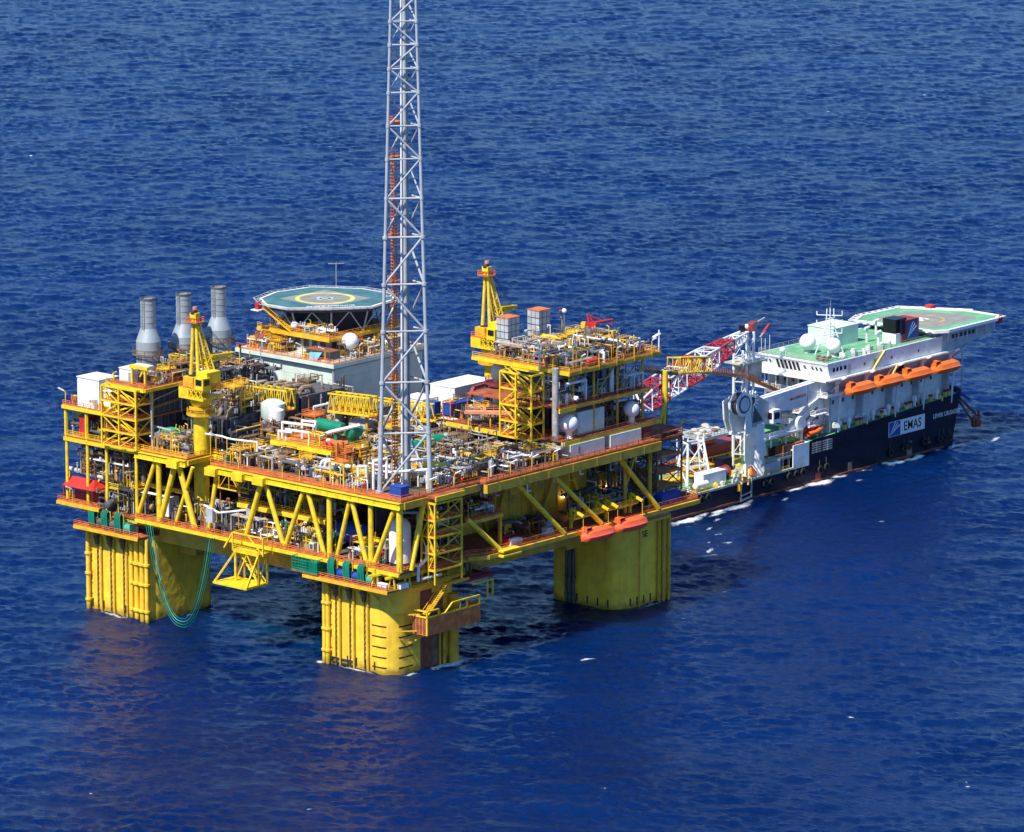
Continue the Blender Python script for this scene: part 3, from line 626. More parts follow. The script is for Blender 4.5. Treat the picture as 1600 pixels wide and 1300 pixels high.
for p, q in zip(oct_, oct_[1:]+oct_[:1]): b.add([(*p, HZ+.01), (*q, HZ+.01), (q[0]+(hc.x-q[0])*.03, q[1]+(hc.y-q[1])*.03, HZ+.01), (p[0]+(hc.x-p[0])*.03, p[1]+(hc.y-p[1])*.03, HZ+.01)], [(0, 1, 2, 3)])
b.build('edge_line', 'line_white', hd)
b = MB().mat('dark_grey'); b.prism([(hc.x+(x-hc.x)*.93, hc.y+(y-hc.y)*.93) for x, y in oct_], HZ-1.3, HZ-.5); b.build('underframe', None, hd)
ip = [(hc.x+(x-hc.x)*.9, hc.y+(y-hc.y)*.9) for x, y in oct_]; lp = [(63+i*0, 0) for i in range(1)]
lowp = [(max(61.5, min(85, hc.x+(x-hc.x)*.78)), max(75.5, min(96, hc.y+(y-hc.y)*.8))) for x, y in oct_]
for i in range(len(ip)):
    j = (i+1) % len(ip); a, c, d = ip[i], ip[j], lowp[i]; b = MB()
    b.tube((*d, 53.9), (*a, HZ-1.2), .2, n=6); m = ((lowp[i][0]+lowp[j][0])/2, (lowp[i][1]+lowp[j][1])/2); mm = ((a[0]+c[0])/2, (a[1]+c[1])/2)
    b.tube((*d, 53.9), (*mm, HZ-1.2), .16, n=6); b.tube((*lowp[j], 53.9), (*mm, HZ-1.2), .16, n=6); b.build('support_strut', 'light_grey', hd)
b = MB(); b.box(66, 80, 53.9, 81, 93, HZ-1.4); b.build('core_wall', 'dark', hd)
for (xa, ya, xb, yb) in ((58.4, 93, 61.2, 86.5), (87.5, 80.5, 83, 75)):
    b = MB().mat('yellow_rail'); d = Vector((yb-ya, xa-xb, 0)).normalized()*.7
    for s in (-1, 1):
        b.beam(Vector((xa, ya, HZ-.6))+d*s, Vector((xb, yb, 53.9))+d*s, .3); b.beam(Vector((xa, ya, HZ+.5))+d*s, Vector((xb, yb, 55))+d*s, .12)
    for k in range(14): f = k/14; p = Vector((xa, ya, HZ-.6)).lerp(Vector((xb, yb, 53.9)), f); b.beam(p-d, p+d, .16)
    b.build('access_stair', None, hd)
for (x, y) in ((58.0, 94.3), (85.5, 77)):
    b = MB().mat('white'); b.box(x-1.2, y-1.2, HZ-1.5, x+1.2, y+1.2, HZ-1.3); b.mat('red'); b.box(x-.5, y-.5, HZ-1.3, x+.5, y+.5, HZ+.2); b.mat('maroon'); b.tube((x, y, HZ+.2), (x+.8, y-.4, HZ+.7), .15, n=6); b.build('fire_monitor_platform', None, hd)
t = thing('antenna_mast', (86, 96, 54), 'thin antenna mast rising behind the platform helideck', 'mast'); b = MB(); b.tube((86, 96, 54), (86, 96, 65.5), .12, n=6); b.beam((84.6, 97.2, 65.2), (87.4, 94.8, 65.2), .16); b.build('pole', 'grey', t)

# ---- roof machines of the accommodation
def hvac(x, y, z, dx, dy, dz, lab, mat='dark_grey', n=4, name='ventilation_unit'):
    t = thing(name, (x, y, z), lab, 'ventilation unit')
    b = MB().mat(mat); b.box(x-dx/2, y-dy/2, z+.2, x+dx/2, y+dy/2, z+dz); b.build('casing', None, t)
    b = MB().mat('dark')
    for i in range(n): yy = y-dy/2+dy*(i+.5)/n; b.box(x-dx/2-.05, yy-dy/n*.36, z+.5, x-dx/2-.01, yy+dy/n*.36, z+dz-.3)
    b.build('louvre', None, t)
    b = MB().mat('pipe_grey'); b.box(x-dx/2-.1, y-dy/2-.1, z, x+dx/2+.1, y+dy/2+.1, z+.18); b.build('skid', None, t)
    b = MB().mat('rust' if mat == 'dark_grey' else 'tarnish'); b.box(x-dx/2-.12, y-dy/2-.12, z+dz, x+dx/2+.12, y+dy/2+.12, z+dz+.12); b.build('lid', None, t)
hvac(59.5, 91.5, AZ, 3.2, 9, 2.2, 'long dark louvred box on the pale green building roof, left part')
hvac(59.5, 75.5, AZ, 3.4, 7.5, 2.0, 'dark open-sided box beside the blue tarpaulin on the roof edge')
hvac(80, 72, AZ, 6, 2.6, 2.5, 'grey duct housing at the right end of the pale green roof', 'grey', 3)
hvac(62, 82.5, 53.9, 2.0, 3.0, 1.8, 'grey ventilation box on the penthouse deck below the helideck', 'light_grey', 2)
t = MB(); t.add([(57.1, 77.4, AZ+1.5), (57.1, 73.6, AZ+1.9), (56.4, 74.4, AZ+.2), (56.4, 76.9, AZ+.1)], [(0, 1, 2, 3)]); t.add([(57.15, 77.4, AZ+1.5), (57.15, 73.6, AZ+1.9), (56.45, 74.4, AZ+.2), (56.45, 76.9, AZ+.1)], [(3, 2, 1, 0)])
tag(recenter(t.build('tarpaulin', 'sky_blue'), (56.5, 75.5, AZ)), 'light blue tarpaulin draped at the front edge of the accommodation roof', 'tarpaulin')
def cabinet(x, y, z, dx, dy, dz, mat, name, lab, cat, lid=None):
    t = thing(name, (x, y, z), lab, cat)
    b = MB().mat(mat); b.box(x-dx/2, y-dy/2, z+.15, x+dx/2, y+dy/2, z+dz)
    for s in (-1, 1): b.box(x+s*dx*.5-.06, y-dy/2-.05, z+.15, x+s*dx*.5+.06, y-dy/2, z+dz)
    b.build('body', None, t)
    b = MB().mat(lid or mat); b.box(x-dx/2-.08, y-dy/2-.08, z+dz, x+dx/2+.08, y+dy/2+.08, z+dz+.1); b.build('lid', None, t)
    b = MB().mat('dark_grey')
    for s in (-1, 1): b.box(x+s*dx*.35-.15, y-dy/2, z, x+s*dx*.35+.15, y+dy/2, z+.14)
    b.build('skid', None, t); return t
cabinet(61.6, 84.2, 53.9, 1.2, 2.2, 1.6, 'red', 'fire_cabinet', 'red fire equipment box under the helideck beside the small white dome', 'cabinet')
cabinet(57.5, 79.8, AZ, 1.3, 1.6, 1.4, 'white', 'deck_locker', 'white locker at the middle of the accommodation roof edge', 'locker')
cabinet(57.3, 78.3, AZ, 1.0, 1.6, .9, 'yellow', 'deck_locker', 'yellow locker next to the blue tarpaulin on the accommodation roof', 'locker')

# ---- left generator module
gm = thing('generator_module', (9, 86, MD), 'two-storey yellow and orange generator module at the platform\'s left end', 'module')
b = MB().mat('deck_red'); b.box(-1.2, 74, 45.1, 26, 97.6, 45.4); b.mat('yellow'); b.box(-1.5, 74, 44.7, -1.21, 97.6, 45.45); b.build('middle_deck', None, gm)
b = MB().mat('deck_red'); b.box(-.6, 72.5, 51.8, 22, 84.5, 52.1); b.mat('yellow'); b.box(-.9, 72.5, 51.4, -.61, 84.5, 52.15); b.box(-.6, 72.2, 51.4, 22, 72.49, 52.15); b.build('upper_deck', None, gm)
b = MB(); b.rail([(-1.1, 97.5, 45.4), (-1.1, 84.5, 45.4)]); b.rail([(-.5, 84.3, 52.1), (-.5, 72.6, 52.1), (12, 72.6, 52.1)]); b.build('railing', 'orange_steel', gm)
b = MB().mat('dark_grey'); b.box(6.2, 75.5, MD, 26, 95, 45.1); b.mat('dark')
for i in range(8): b.box(8+i*2.1, 75.3, MD+1.5, 9.4+i*2.1, 75.49, 44.6)
b.build('lower_wall', None, gm)
b = MB().mat('dark'); b.box(3.5, 74.5, 45.4, 24, 85.5, 51.4); b.mat('dark_grey')
for i in range(12): b.box(4+i*1.6, 74.38, 45.6, 4.3+i*1.6, 74.5, 51.2)
b.build('upper_wall', None, gm)
b = MB().mat('brown_steel'); b.path([(3, 74.1, 47.2), (14, 74.1, 48.2), (15, 74.1, 44)], .4, 8); b.build('duct', None, gm)
b = MB().mat('pipe_grey'); b.path([(2.6, 74, 52), (2.6, 73.6, 46), (2.6, 73.6, MD)], .25, 8); b.path([(3.2, 73.7, 49), (12, 73.7, 50.5), (12, 73.7, 45)], .16, 6); b.build('pipe', None, gm)
for y in (97, 90.5): MB().beam((-.8, y, MD), (-.8, y, 45.1), .5).build('post', 'yellow', gm)
b = MB(); b.beam((-1, 84.3, 50), (-1, 74.3, 40.5), .5); b.build('diagonal_brace', 'yellow', gm)
lst = thing('stair_tower', (0, 79, MD), 'yellow braced stair tower on the front of the left generator module', 'stair tower')
stair_tower(lst, -2.0, 73.8, 3.0, 84.4, (MD, 41.9, 45.2, 48.5, 51.8), 'yellow')
def house(x0, y0, z0, x1, y1, z1, lab, name='white_enclosure', mat='white', cat='enclosure', doors=True):
    t = thing(name, ((x0+x1)/2, (y0+y1)/2, z0), lab, cat); b = MB().mat(mat); b.box(x0, y0, z0, x1, y1, z1)
    n = max(2, int((y1-y0)/1.6))
    for i in range(1, n): y = y0+(y1-y0)*i/n; b.box(x0-.04, y-.05, z0, x0, y+.05, z1)
    n = max(2, int((x1-x0)/1.6))
    for i in range(1, n): x = x0+(x1-x0)*i/n; b.box(x-.05, y0-.04, z0, x+.05, y0, z1)
    b.build('wall', None, t); b = MB().mat(mat); b.box(x0-.15, y0-.15, z1, x1+.15, y1+.15, z1+.18); b.build('roof', None, t)
    if doors: b = MB().mat('grey'); b.box(x0-.07, y0+.5, z0+.1, x0-.045, y0+1.5, z0+2.2); b.build('door', None, t)
    return t
house(0, 87.2, 45.4, 6, 94, 52.0, 'tall white cabin at the far left end of the platform')
house(3, 79.5, 52.1, 9, 83.8, 54.9, 'white flat box on the top deck of the left module')
house(1.2, 84.9, 45.4, 3.2, 87, 49.5, 'narrow white cubicle between the tall white cabin and the stair tower', doors=False)
cabinet(1.2, 92, MD, 3.0, 2.4, 4.6, 'red', 'fire_pump_cabinet', 'red upright cabinet on the main deck below the white cabin', 'cabinet')
t = thing('gantry_hoist', (3, 77, 52.1), 'yellow portal hoist frame on top of the left module', 'hoist')
for y in (75, 79): MB().beam((2.2, y, 52.1), (2.2, y, 56), .45).build('leg', 'yellow', t)
b = MB(); b.box(1.8, 74, 55.7, 2.7, 79.6, 56.4); b.beam((2.2, 75.4, 55.8), (2.2, 76.6, 54), .3); b.build('crossbeam', 'yellow', t)
b = MB().mat('brown_steel'); b.box(1.9, 77, 55.2, 2.6, 77.8, 55.7); b.tube((2.2, 77.4, 55.2), (2.2, 77.4, 53.5), .06, n=5); b.build('hoist_block', None, t)
t = thing('fire_monitor', (0, 82.6, 52.1), 'yellow swivelling water cannon at the left module\'s upper rail', 'water cannon')
MB().tube((0, 82.6, 52.1), (0, 82.6, 54.2), .25, n=8).build('standpipe', 'yellow', t); MB().tube((.2, 82.9, 54.1), (-.5, 81.2, 55), .24, .12, n=8).build('nozzle', 'yellow', t)
# exhaust stacks
for x, y, zt, lab in ((17.3, 89, 67.8, 'left of three grey exhaust stacks, in front of open sea'), (28.0, 88.5, 67.4, 'middle grey exhaust stack, partly hidden by the yellow crane'), (38.3, 87.6, 67.6, 'right of three grey exhaust stacks, next to the helideck')):
    t = thing('exhaust_stack', (x, y, 45.4), lab, 'exhaust stack', 'grey exhaust stacks')
    k = zt-67.6
    b = MB()
    for pr in ([(2.75, 45.4), (2.75, 58.0+k)], [(2.75, 58.0+k), (1.68, 60.9+k)], [(1.68, 60.9+k), (1.68, zt), (1.5, zt), (1.5, zt-.3)]): b.lathe((x, y, 0), pr, 28)
    b.build('casing', 'stack_grey', t, smooth='auto')
    b = MB().mat('grey')
    for z in (47, 49.3, 51.6, 53.9, 56.2): b.tube((x, y, z), (x, y, z+.25), 2.83, n=24)
    b.build('lower_band', None, t, smooth='auto'); b = MB().mat('grey')
    for z in (62.2, 63.6, 65, 66.4): b.tube((x, y, z+k), (x, y, z+.16+k), 1.75, n=20)
    b.build('upper_band', None, t, smooth='auto')
    b = MB().mat('dark'); b.tube((x, y, zt-.9), (x, y, zt-.4), 1.45, n=18); b.mat('dark_grey'); b.lathe((x, y, zt-.35), [(1.78, 0), (1.78, .4), (1.5, .42), (1.5, 0)], 20); b.build('rim', None, t)
    b = MB(); b.beam((x-1.75, y-.5, 57), (x-1.75, y-.5, zt-.3), .1); b.beam((x-1.75, y+.1, 57), (x-1.75, y+.1, zt-.3), .1)
    for i in range(14): b.beam((x-1.75, y-.5, 57.6+i*.7), (x-1.75, y+.1, 57.6+i*.7), .08)
    b.build('ladder', 'grey', t)
    b = MB(); a = [(x+3.6*math.cos(R(i*30)), y+3.6*math.sin(R(i*30)), 55.2) for i in range(12)]; b.rail(a, closed=True)
    for i in range(12): b.beam((x+2.7*math.cos(R(i*30)), y+2.7*math.sin(R(i*30)), 55), (x+3.6*math.cos(R(i*30)), y+3.6*math.sin(R(i*30)), 55.15), .16)
    b.beam((x-2.8, y-.4, 46), (x-2.8, y-.4, 55), .12); b.beam((x-2.8, y+.3, 46), (x-2.8, y+.3, 55), .12); b.build('walkway', 'brown_steel', t)

# ---- cranes
def pedestal_crane(x, y, zb, zr, lab, bx, ped_mat='yellow'):
    t = thing('pedestal_crane', (x, y, zb), lab, 'crane', 'yellow platform cranes')
    b = MB(); b.tube((x, y, zb), (x, y, zr), 1.7, n=20); b.build('pedestal', ped_mat, t, smooth='auto')
    b = MB().mat('yellow_rail'); b.tube((x, y, zr-1.6), (x, y, zr-1.3), 3.2, n=20); b.tube((x, y, zr-.3), (x, y, zr+.2), 2.6, n=20); b.rail([(x+3.1*math.cos(R(i*30)), y+3.1*math.sin(R(i*30)), zr-1.3) for i in range(12)], closed=True); b.build('slew_ring', None, t)
    b = MB().mat('yellow'); b.lathe((x, y, zr), [(1.8, 0.2), (2.4, 1.2), (2.4, 2.2)], 16); b.build('turntable', None, t)
    z = zr+2.2
    b = MB().mat('yellow'); b.box(x-3.2, y-3.8, z, x+3.2, y+3.6, z+.5); b.box(x-3.2, y+.6, z+.5, x+3.2, y+3.6, z+2.4)
    for q in range(3): b.beam((x-3.1, y-3.7+1.4*q, z+.5), (x-3.1, y-2.3+1.4*q, z+2.4), .2); b.beam((x-3.1, y-2.3+1.4*q, z+.5), (x-3.1, y-3.7+1.4*q, z+2.4), .2)
    b.box(x-3.2, y-3.8, z+2.2, x+3.2, y+.6, z+2.5); b.mat('orange_steel'); b.rail([(x-3.1, y+3.5, z+2.4), (x-3.1, y-3.7, z+2.4), (x+3.1, y-3.7, z+2.4)], w=.1); b.build('machinery_platform', None, t); z += 1.8
    b = MB().mat('yellow'); b.box(x-1.6, y-3.5, z+.7, x+2.6, y-.2, z+4.2); b.mat('yellow_rail'); b.box(x-2.2, y+.3, z+.6, x+2.2, y+3.2, z+2.8); b.mat('dark'); b.tube((x-1.5, y+1.6, z+2.3), (x+2, y+1.6, z+2.3), .95, n=12); b.build('winch_house', None, t)
    b = MB().mat('yellow'); b.box(x-3.3, y-3.9, z+.6, x-.9, y-1.3, z+3.2); b.mat('glass_dark'); b.box(x-3.36, y-3.5, z+1.6, x-3.31, y-1.7, z+2.9); b.box(x-2.9, y-3.96, z+1.6, x-1.3, y-3.91, z+2.9); b.build('operator_cab', None, t)
    top = Vector((x-.3, y+1.2, zr+20))
    for dy in (-.5, 1.9): MB().tube((x-1.2, y+dy, z+.7), top+Vector((-.1, .4*(1 if dy > 0 else -1), 0)), .42, .3, n=8).build('mast_leg', 'yellow', t)
    b = MB(); b.lattice((x+2.9, y-.8, z+.7), top, 1.9, 1.9, .7, .7, 10, .2, .1); b.build('back_leg', 'yellow', t)
    b = MB().mat('yellow'); b.obox(top+Vector((0, 0, .2)), .7, .9, .6); b.mat('dark'); b.tube(top+Vector((-.3, -.5, .9)), top+Vector((-.3, .5, .9)), .6, n=12); b.build('mast_head', None, t)
    b = MB().mat('orange_steel'); c = top+Vector((0, 0, -1.3)); b.box(c.x-1.3, c.y-1.6, c.z, c.x+1.3, c.y+1.6, c.z+.1); b.rail([c+Vector((-1.3, -1.6, 0)), c+Vector((1.3, -1.6, 0)), c+Vector((1.3, 1.6, 0)), c+Vector((-1.3, 1.6, 0))], h=1.2, closed=True); b.mat('salmon'); b.tube(top+Vector((0, 0, 1.5)), top+Vector((0, 0, 2.1)), .5, n=8); b.build('mast_platform', None, t)
    b = MB(); b.lattice((x+2.4, y, z+6.6), (x+2.4+bx, y+.5, z+6.2), 1.8, 1.3, 1.4, .9, 6, .16, .09); b.beam((x+2.4, y, z+.7), (x+2.4, y, z+6), .4); b.build('boom', 'yellow', t)
    b = MB()
    for s in (-.3, .3): b.tube(top+Vector((0, s, .6)), (x+2.4+bx*.9, y+.5+s, z+6.7), .06, n=5)
    b.build('pendant_cable', 'dark', t); return t
pedestal_crane(5.3, 61.1, LD, 48.9, 'yellow pedestal crane with A-shaped mast standing among the left stacks', 8)
pedestal_crane(95.2, 56, 30, 47.2, 'yellow pedestal crane standing alone against open sea at the back edge', 6)

# ---- right process module
pm = thing('process_module', (70, 13, MD), 'tall three-deck process module on the platform\'s right side', 'module')
b = MB().mat('deck_red'); b.box(52.5, -2, 42.0, 85, 31.5, 42.3); b.mat('yellow'); b.box(52.1, 8, 41.3, 52.49, 31.5, 42.35); b.box(52.1, -2.4, 41.2, 58, -2.01, 42.35); b.mat('shaded_yellow'); b.box(58, -2.35, 41.4, 85, -2.01, 42.3); b.build('first_deck', None, pm)
b = MB().mat('deck_red'); b.box(53, -.8, 49.2, 83.5, 26, 49.5); b.mat('yellow'); b.box(52.6, -1.2, 48.5, 58, -.81, 49.5); b.mat('shaded_yellow'); b.box(58, -1.1, 48.8, 83.5, -.81, 49.4); b.build('second_deck', None, pm)
b = MB().mat('deck_red'); b.box(56.5, -.6, 56.6, 87.3, 27.5, 56.9); b.mat('yellow'); b.box(56.1, -.6, 56.2, 56.49, 27.5, 56.95); b.mat('shaded_yellow'); b.box(56.1, -.95, 56.2, 87.3, -.61, 56.95); b.build('top_deck', None, pm)
b = MB(); b.rail([(56.3, 27.4, 56.9), (56.3, -.8, 56.9), (87.2, -.8, 56.9), (87.2, 27, 56.9)], step=2); b.build('railing', 'yellow_rail', pm)
b = MB(); b.rail([(52.8, 8, 49.5), (52.8, -1, 49.5), (83.4, -1, 49.5)], step=2); b.rail([(52.3, 31.4, 42.3), (52.3, -2.2, 42.3), (84.8, -2.2, 42.3)], step=2); b.build('railing', 'rust', pm)
b = MB().mat('dark'); b.box(62, 10, 42.3, 84, 24, 49.2); b.box(62, 9, 49.5, 84, 24, 56.6); b.box(56, 16, MD, 84, 30, 42); b.build('dark_backing', None, pm)  # dark blocks filling the module's open bays
for x, m in ((53.2, 'pipe_grey'), (59, 'shaded_yellow'), (66, 'shaded_yellow'), (74, 'shaded_yellow'), (82.6, 'shaded_yellow')):
    MB().tube((x, .6, MD), (x, .6, 58.3 if x < 54 else 56.6), .75 if x < 54 else .3, n=12).build('post', m, pm, smooth='auto')
for x0, x1 in ((66, 74), (74, 82)):
    MB().beam((x0, .7, 49.5), (x1, .7, 56.6), .25).build('cross_brace', 'shaded_yellow', pm)
b = MB().mat('pale_green'); b.box(54.5, -2.6, MD, 66, 6, 41.4); b.box(68, -2.6, MD, 78.5, 6, 41.4); b.mat('grey'); b.box(66.3, -1, MD, 67.7, 5, 41.3); b.box(57, -2.66, MD+.4, 57.8, -2.61, MD+2.2); b.build('deckhouse', None, pm)
b = MB().mat('pale_green'); b.box(60.5, .5, 42.3, 69.5, 8, 47.3); b.mat('white'); b.box(61, .3, 44, 62, .49, 46); b.build('deckhouse', None, pm)
b = MB().mat('maroon'); b.box(80, -1.8, MD, 83, 4, 41); b.build('deckhouse', None, pm)
rst = thing('stair_tower', (53, 8.5, MD), 'yellow zigzag stair tower on the left face of the right-hand process module', 'stair tower')
stair_tower(rst, 49.4, 4.2, 53.4, 13.2, (42.3, 45.8, 49.4, 53, 56.6), 'yellow')
for (x, y, z, r, lab) in ((57.2, .2, 42.3, 2.05, 'large white sphere on the module\'s first deck, left of the two'), (78.4, .2, 42.3, 1.8, 'white sphere on the module\'s first deck, near the red and white boom')):
    t = thing('satellite_dome', (x, y, z), lab, 'satellite dome'); b = MB(); b.sphere((x, y, z+r+1.2), r, 22, 16); b.build('dome', 'white_clean' if x < 60 else 'white', t, smooth=True)
    b = MB(); b.lathe((x, y, z), [(1.0, 0), (.7, .5), (.8, 1.5)], 12); b.build('pedestal', 'white', t)
for (x, y, zt, lab) in ((66, 25.5, 64.6, 'left of two square grey exhaust boxes with rusty tops'), (77, 26, 64.6, 'right of two square grey exhaust boxes with rusty tops')):
    t = thing('exhaust_duct', (x, y, 56.9), lab, 'exhaust duct', 'square exhaust ducts on the right module')
    b = MB().mat('light_grey'); b.box(x-1.9, y-1.7, 56.9, x+1.9, y+1.7, zt); b.build('casing', None, t)
    b = MB().mat('dark_grey')
    for i in range(1, 5):
        z = 56.9+(zt-56.9)*i/5; b.box(x-1.97, y-1.77, z-.07, x+1.97, y+1.77, z+.07)
    for dy in (-.6, .6): b.box(x-1.95, y+dy-.05, 56.95, x-1.91, y+dy+.05, zt-.02)
    for dx in (-.7, .7): b.box(x+dx-.05, y-1.75, 56.95, x+dx+.05, y-1.71, zt-.02)
    b.build('stiffener', None, t)
    b = MB().mat('orange_steel'); b.box(x-2, y-1.8, zt, x+2, y+1.8, zt+.15); b.build('cap', None, t)
# teal vertical vessel at the module's back corner
t = thing('column_vessel', (62.5, 24, 42.3), 'pale teal upright vessel ringed by a red platform at the module\'s back corner', 'vessel')
b = MB(); b.lathe((62.3, 24.6, 42.3), [(1.6, 0), (1.6, 9), (2.0, 9.6), (2.0, 11.4), (1.3, 12.6), (.3, 13)], 18); b.build('shell', 'pale_green', t, smooth='auto')
b = MB(); b.tube((62.3, 24.6, 50.3), (62.3, 24.6, 50.5), 3.4, n=16); b.rail([(62.3+3.3*math.cos(R(i*30)), 24.6+3.3*math.sin(R(i*30)), 50.5) for i in range(12)], closed=True); b.build('ring_platform', 'maroon', t)
# red knuckle crane on top
t = thing('knuckle_crane', (86, 18, 56.9), 'small bright red folded crane on the top deck of the process module', 'crane')
b = MB(); b.lathe((86, 18, 56.9), [(1.2, 0), (1.0, 2.6), (1.3, 3.2)], 12); b.build('pedestal', 'red', t); b = MB(); b.obox((86, 18, 60.6), 1.3, 1.0, .7, .5); b.tube((85.6, 18.5, 60.6), (85.2, 18.7, 63.2), .35, .22, n=8); b.tube((86.4, 17.6, 60.8), (85.6, 18.4, 62.6), .18, n=6); b.build('slew_house', 'red', t)
b = MB(); b.tube((86, 18, 61.2), (90.6, 16, 61.6), .3, .2, n=8); b.tube((85.2, 18.7, 63.1), (88, 17.2, 61.6), .16, n=6); b.tube((90.6, 16, 61.6), (90.4, 16.1, 60.2), .14, n=6); b.build('boom', 'red', t); b = MB(); b.obox((84.4, 19.2, 60.9), .7, .5, .6, .5); b.build('cab', 'yellow_rail', t)

# ---- white store building behind the flare tower, with its lower wing
house(66.2, 41.5, MD, 79, 48.8, 46.2, 'long white flat-roofed store building at the platform\'s back edge', 'store_building', 'white', 'building')
house(61, 46.5, MD, 66, 52.5, 43.6, 'low white annex to the left of the long white store', 'store_annex', 'white', 'building')
cabinet(60.5, 35.5, 42.3, 7.5, 2.4, 2.6, 'blue', 'container', 'blue container below the white store building', 'container')
cabinet(57, 39.5, 42.3, 2, 2.2, 2.6, 'blue', 'container', 'small blue box left of the blue container', 'container')
t = thing('pallet_stack', (66, 33, 44), 'heap of purple-blue crates beside the teal vessel', 'crates'); 
for i in range(5): b = MB(); b.box(64.5+i*1.5, 31.9+.2*(i % 2), 44+.9*(i % 2), 65.8+i*1.5, 33.6, 45.3+.9*(i % 2)); b.build('crate', ('blue', 'dark_grey', 'blue', 'maroon', 'blue')[i], t)
t = thing('truss_ramp', (74, 39, 44), 'dull red sloping beam leaning against the white store wall', 'beam'); b = MB(); b.beam((66, 37, 44.4), (68, 37.4, 46.6), .8); b.beam((68, 37.4, 46.6), (79, 36.4, 47.6), .7); b.build('box_beam', 'maroon', t); b = MB(); b.beam((72, 37, 42.3), (72, 37, 47), .4); b.build('leg', 'maroon', t)
# orange sloping walkway
t = thing('walkway', (56, 19, 42.3), 'salmon-orange walkway bending down beside the module\'s stair tower', 'walkway')
b = MB().mat('salmon'); P = [(50, 24, 46.2), (55.3, 14.9, 46.4), (53.8, 9.8, 44.2)]
for p, q in zip(P[:-1], P[1:]):
    d = Vector((1, .55, 0)).normalized()*.9; p = Vector(p); q = Vector(q)
    b.add([p-d, q-d, q+d, p+d, p-d-Vector((0, 0, .6)), q-d-Vector((0, 0, .6)), q+d-Vector((0, 0, .6)), p+d-Vector((0, 0, .6))], [(0, 1, 2, 3), (7, 6, 5, 4), (0, 4, 5, 1), (1, 5, 6, 2), (2, 6, 7, 3), (3, 7, 4, 0)])
b.build('gangplank', None, t); b = MB(); b.rail([(50.6, 24.4, 46.2), (56, 15.4, 46.4)], kick=False); b.build('railing', 'salmon', t)
for x, y in ((50.3, 23.2), (52.8, 19), (54.9, 15.4)): MB().beam((x, y, 42.3), (x, y, 45.7), .3).build('post', 'yellow_rail', t)

# ================================================================== process equipment
paint('deck_dark', (0.10, 0.075, 0.055), .85, dirt=.4, dcol=(0.2, 0.07, 0.03), scale=.6, var=.45)
b = MB(); b.prism([(3, 0.5), (25, -.5), (52, -2.5), (52, 6), (93, 8), (93, 68), (56, 68.5), (30, 92), (8.5, 74), (8.5, 60.5), (9, 51.5), (3, 51.5)], MD+.002, MD+.03); b.build('deck_grating', 'deck_dark', rig)  # dark deck floor, extended to cut red bounce onto the pale green wall
b = MB(); b.prism([(2, 1), (20, 1), (23, 12), (23, 52), (17, 62), (17, 92), (3.5, 92), (2, 70)], LD+.002, LD+.03); b.build('deck_grating', 'deck_dark', rig)
def pick(rnd, pal):
    k = rnd.random()*sum(x[1] for x in pal)
    for m, wt in pal:
        k -= wt
        if k <= 0: return m
    return pal[-1][0]
PG = [('pipe_grey', 4), ('pipe_brown', 4), ('white', 2), ('light_grey', 1), ('yellow_rail', 2), ('rust', 1), ('dark_grey', 3)]
PW = [('white', 5), ('light_grey', 2), ('pipe_grey', 3), ('yellow_rail', 2), ('dark_grey', 2)]
PB = [('pipe_brown', 5), ('pipe_grey', 3), ('brown_steel', 3), ('white', 1), ('dark_grey', 2)]
PD = [('dark_grey', 5), ('pipe_grey', 2), ('brown_steel', 2), ('dark', 2), ('light_grey', 1)]
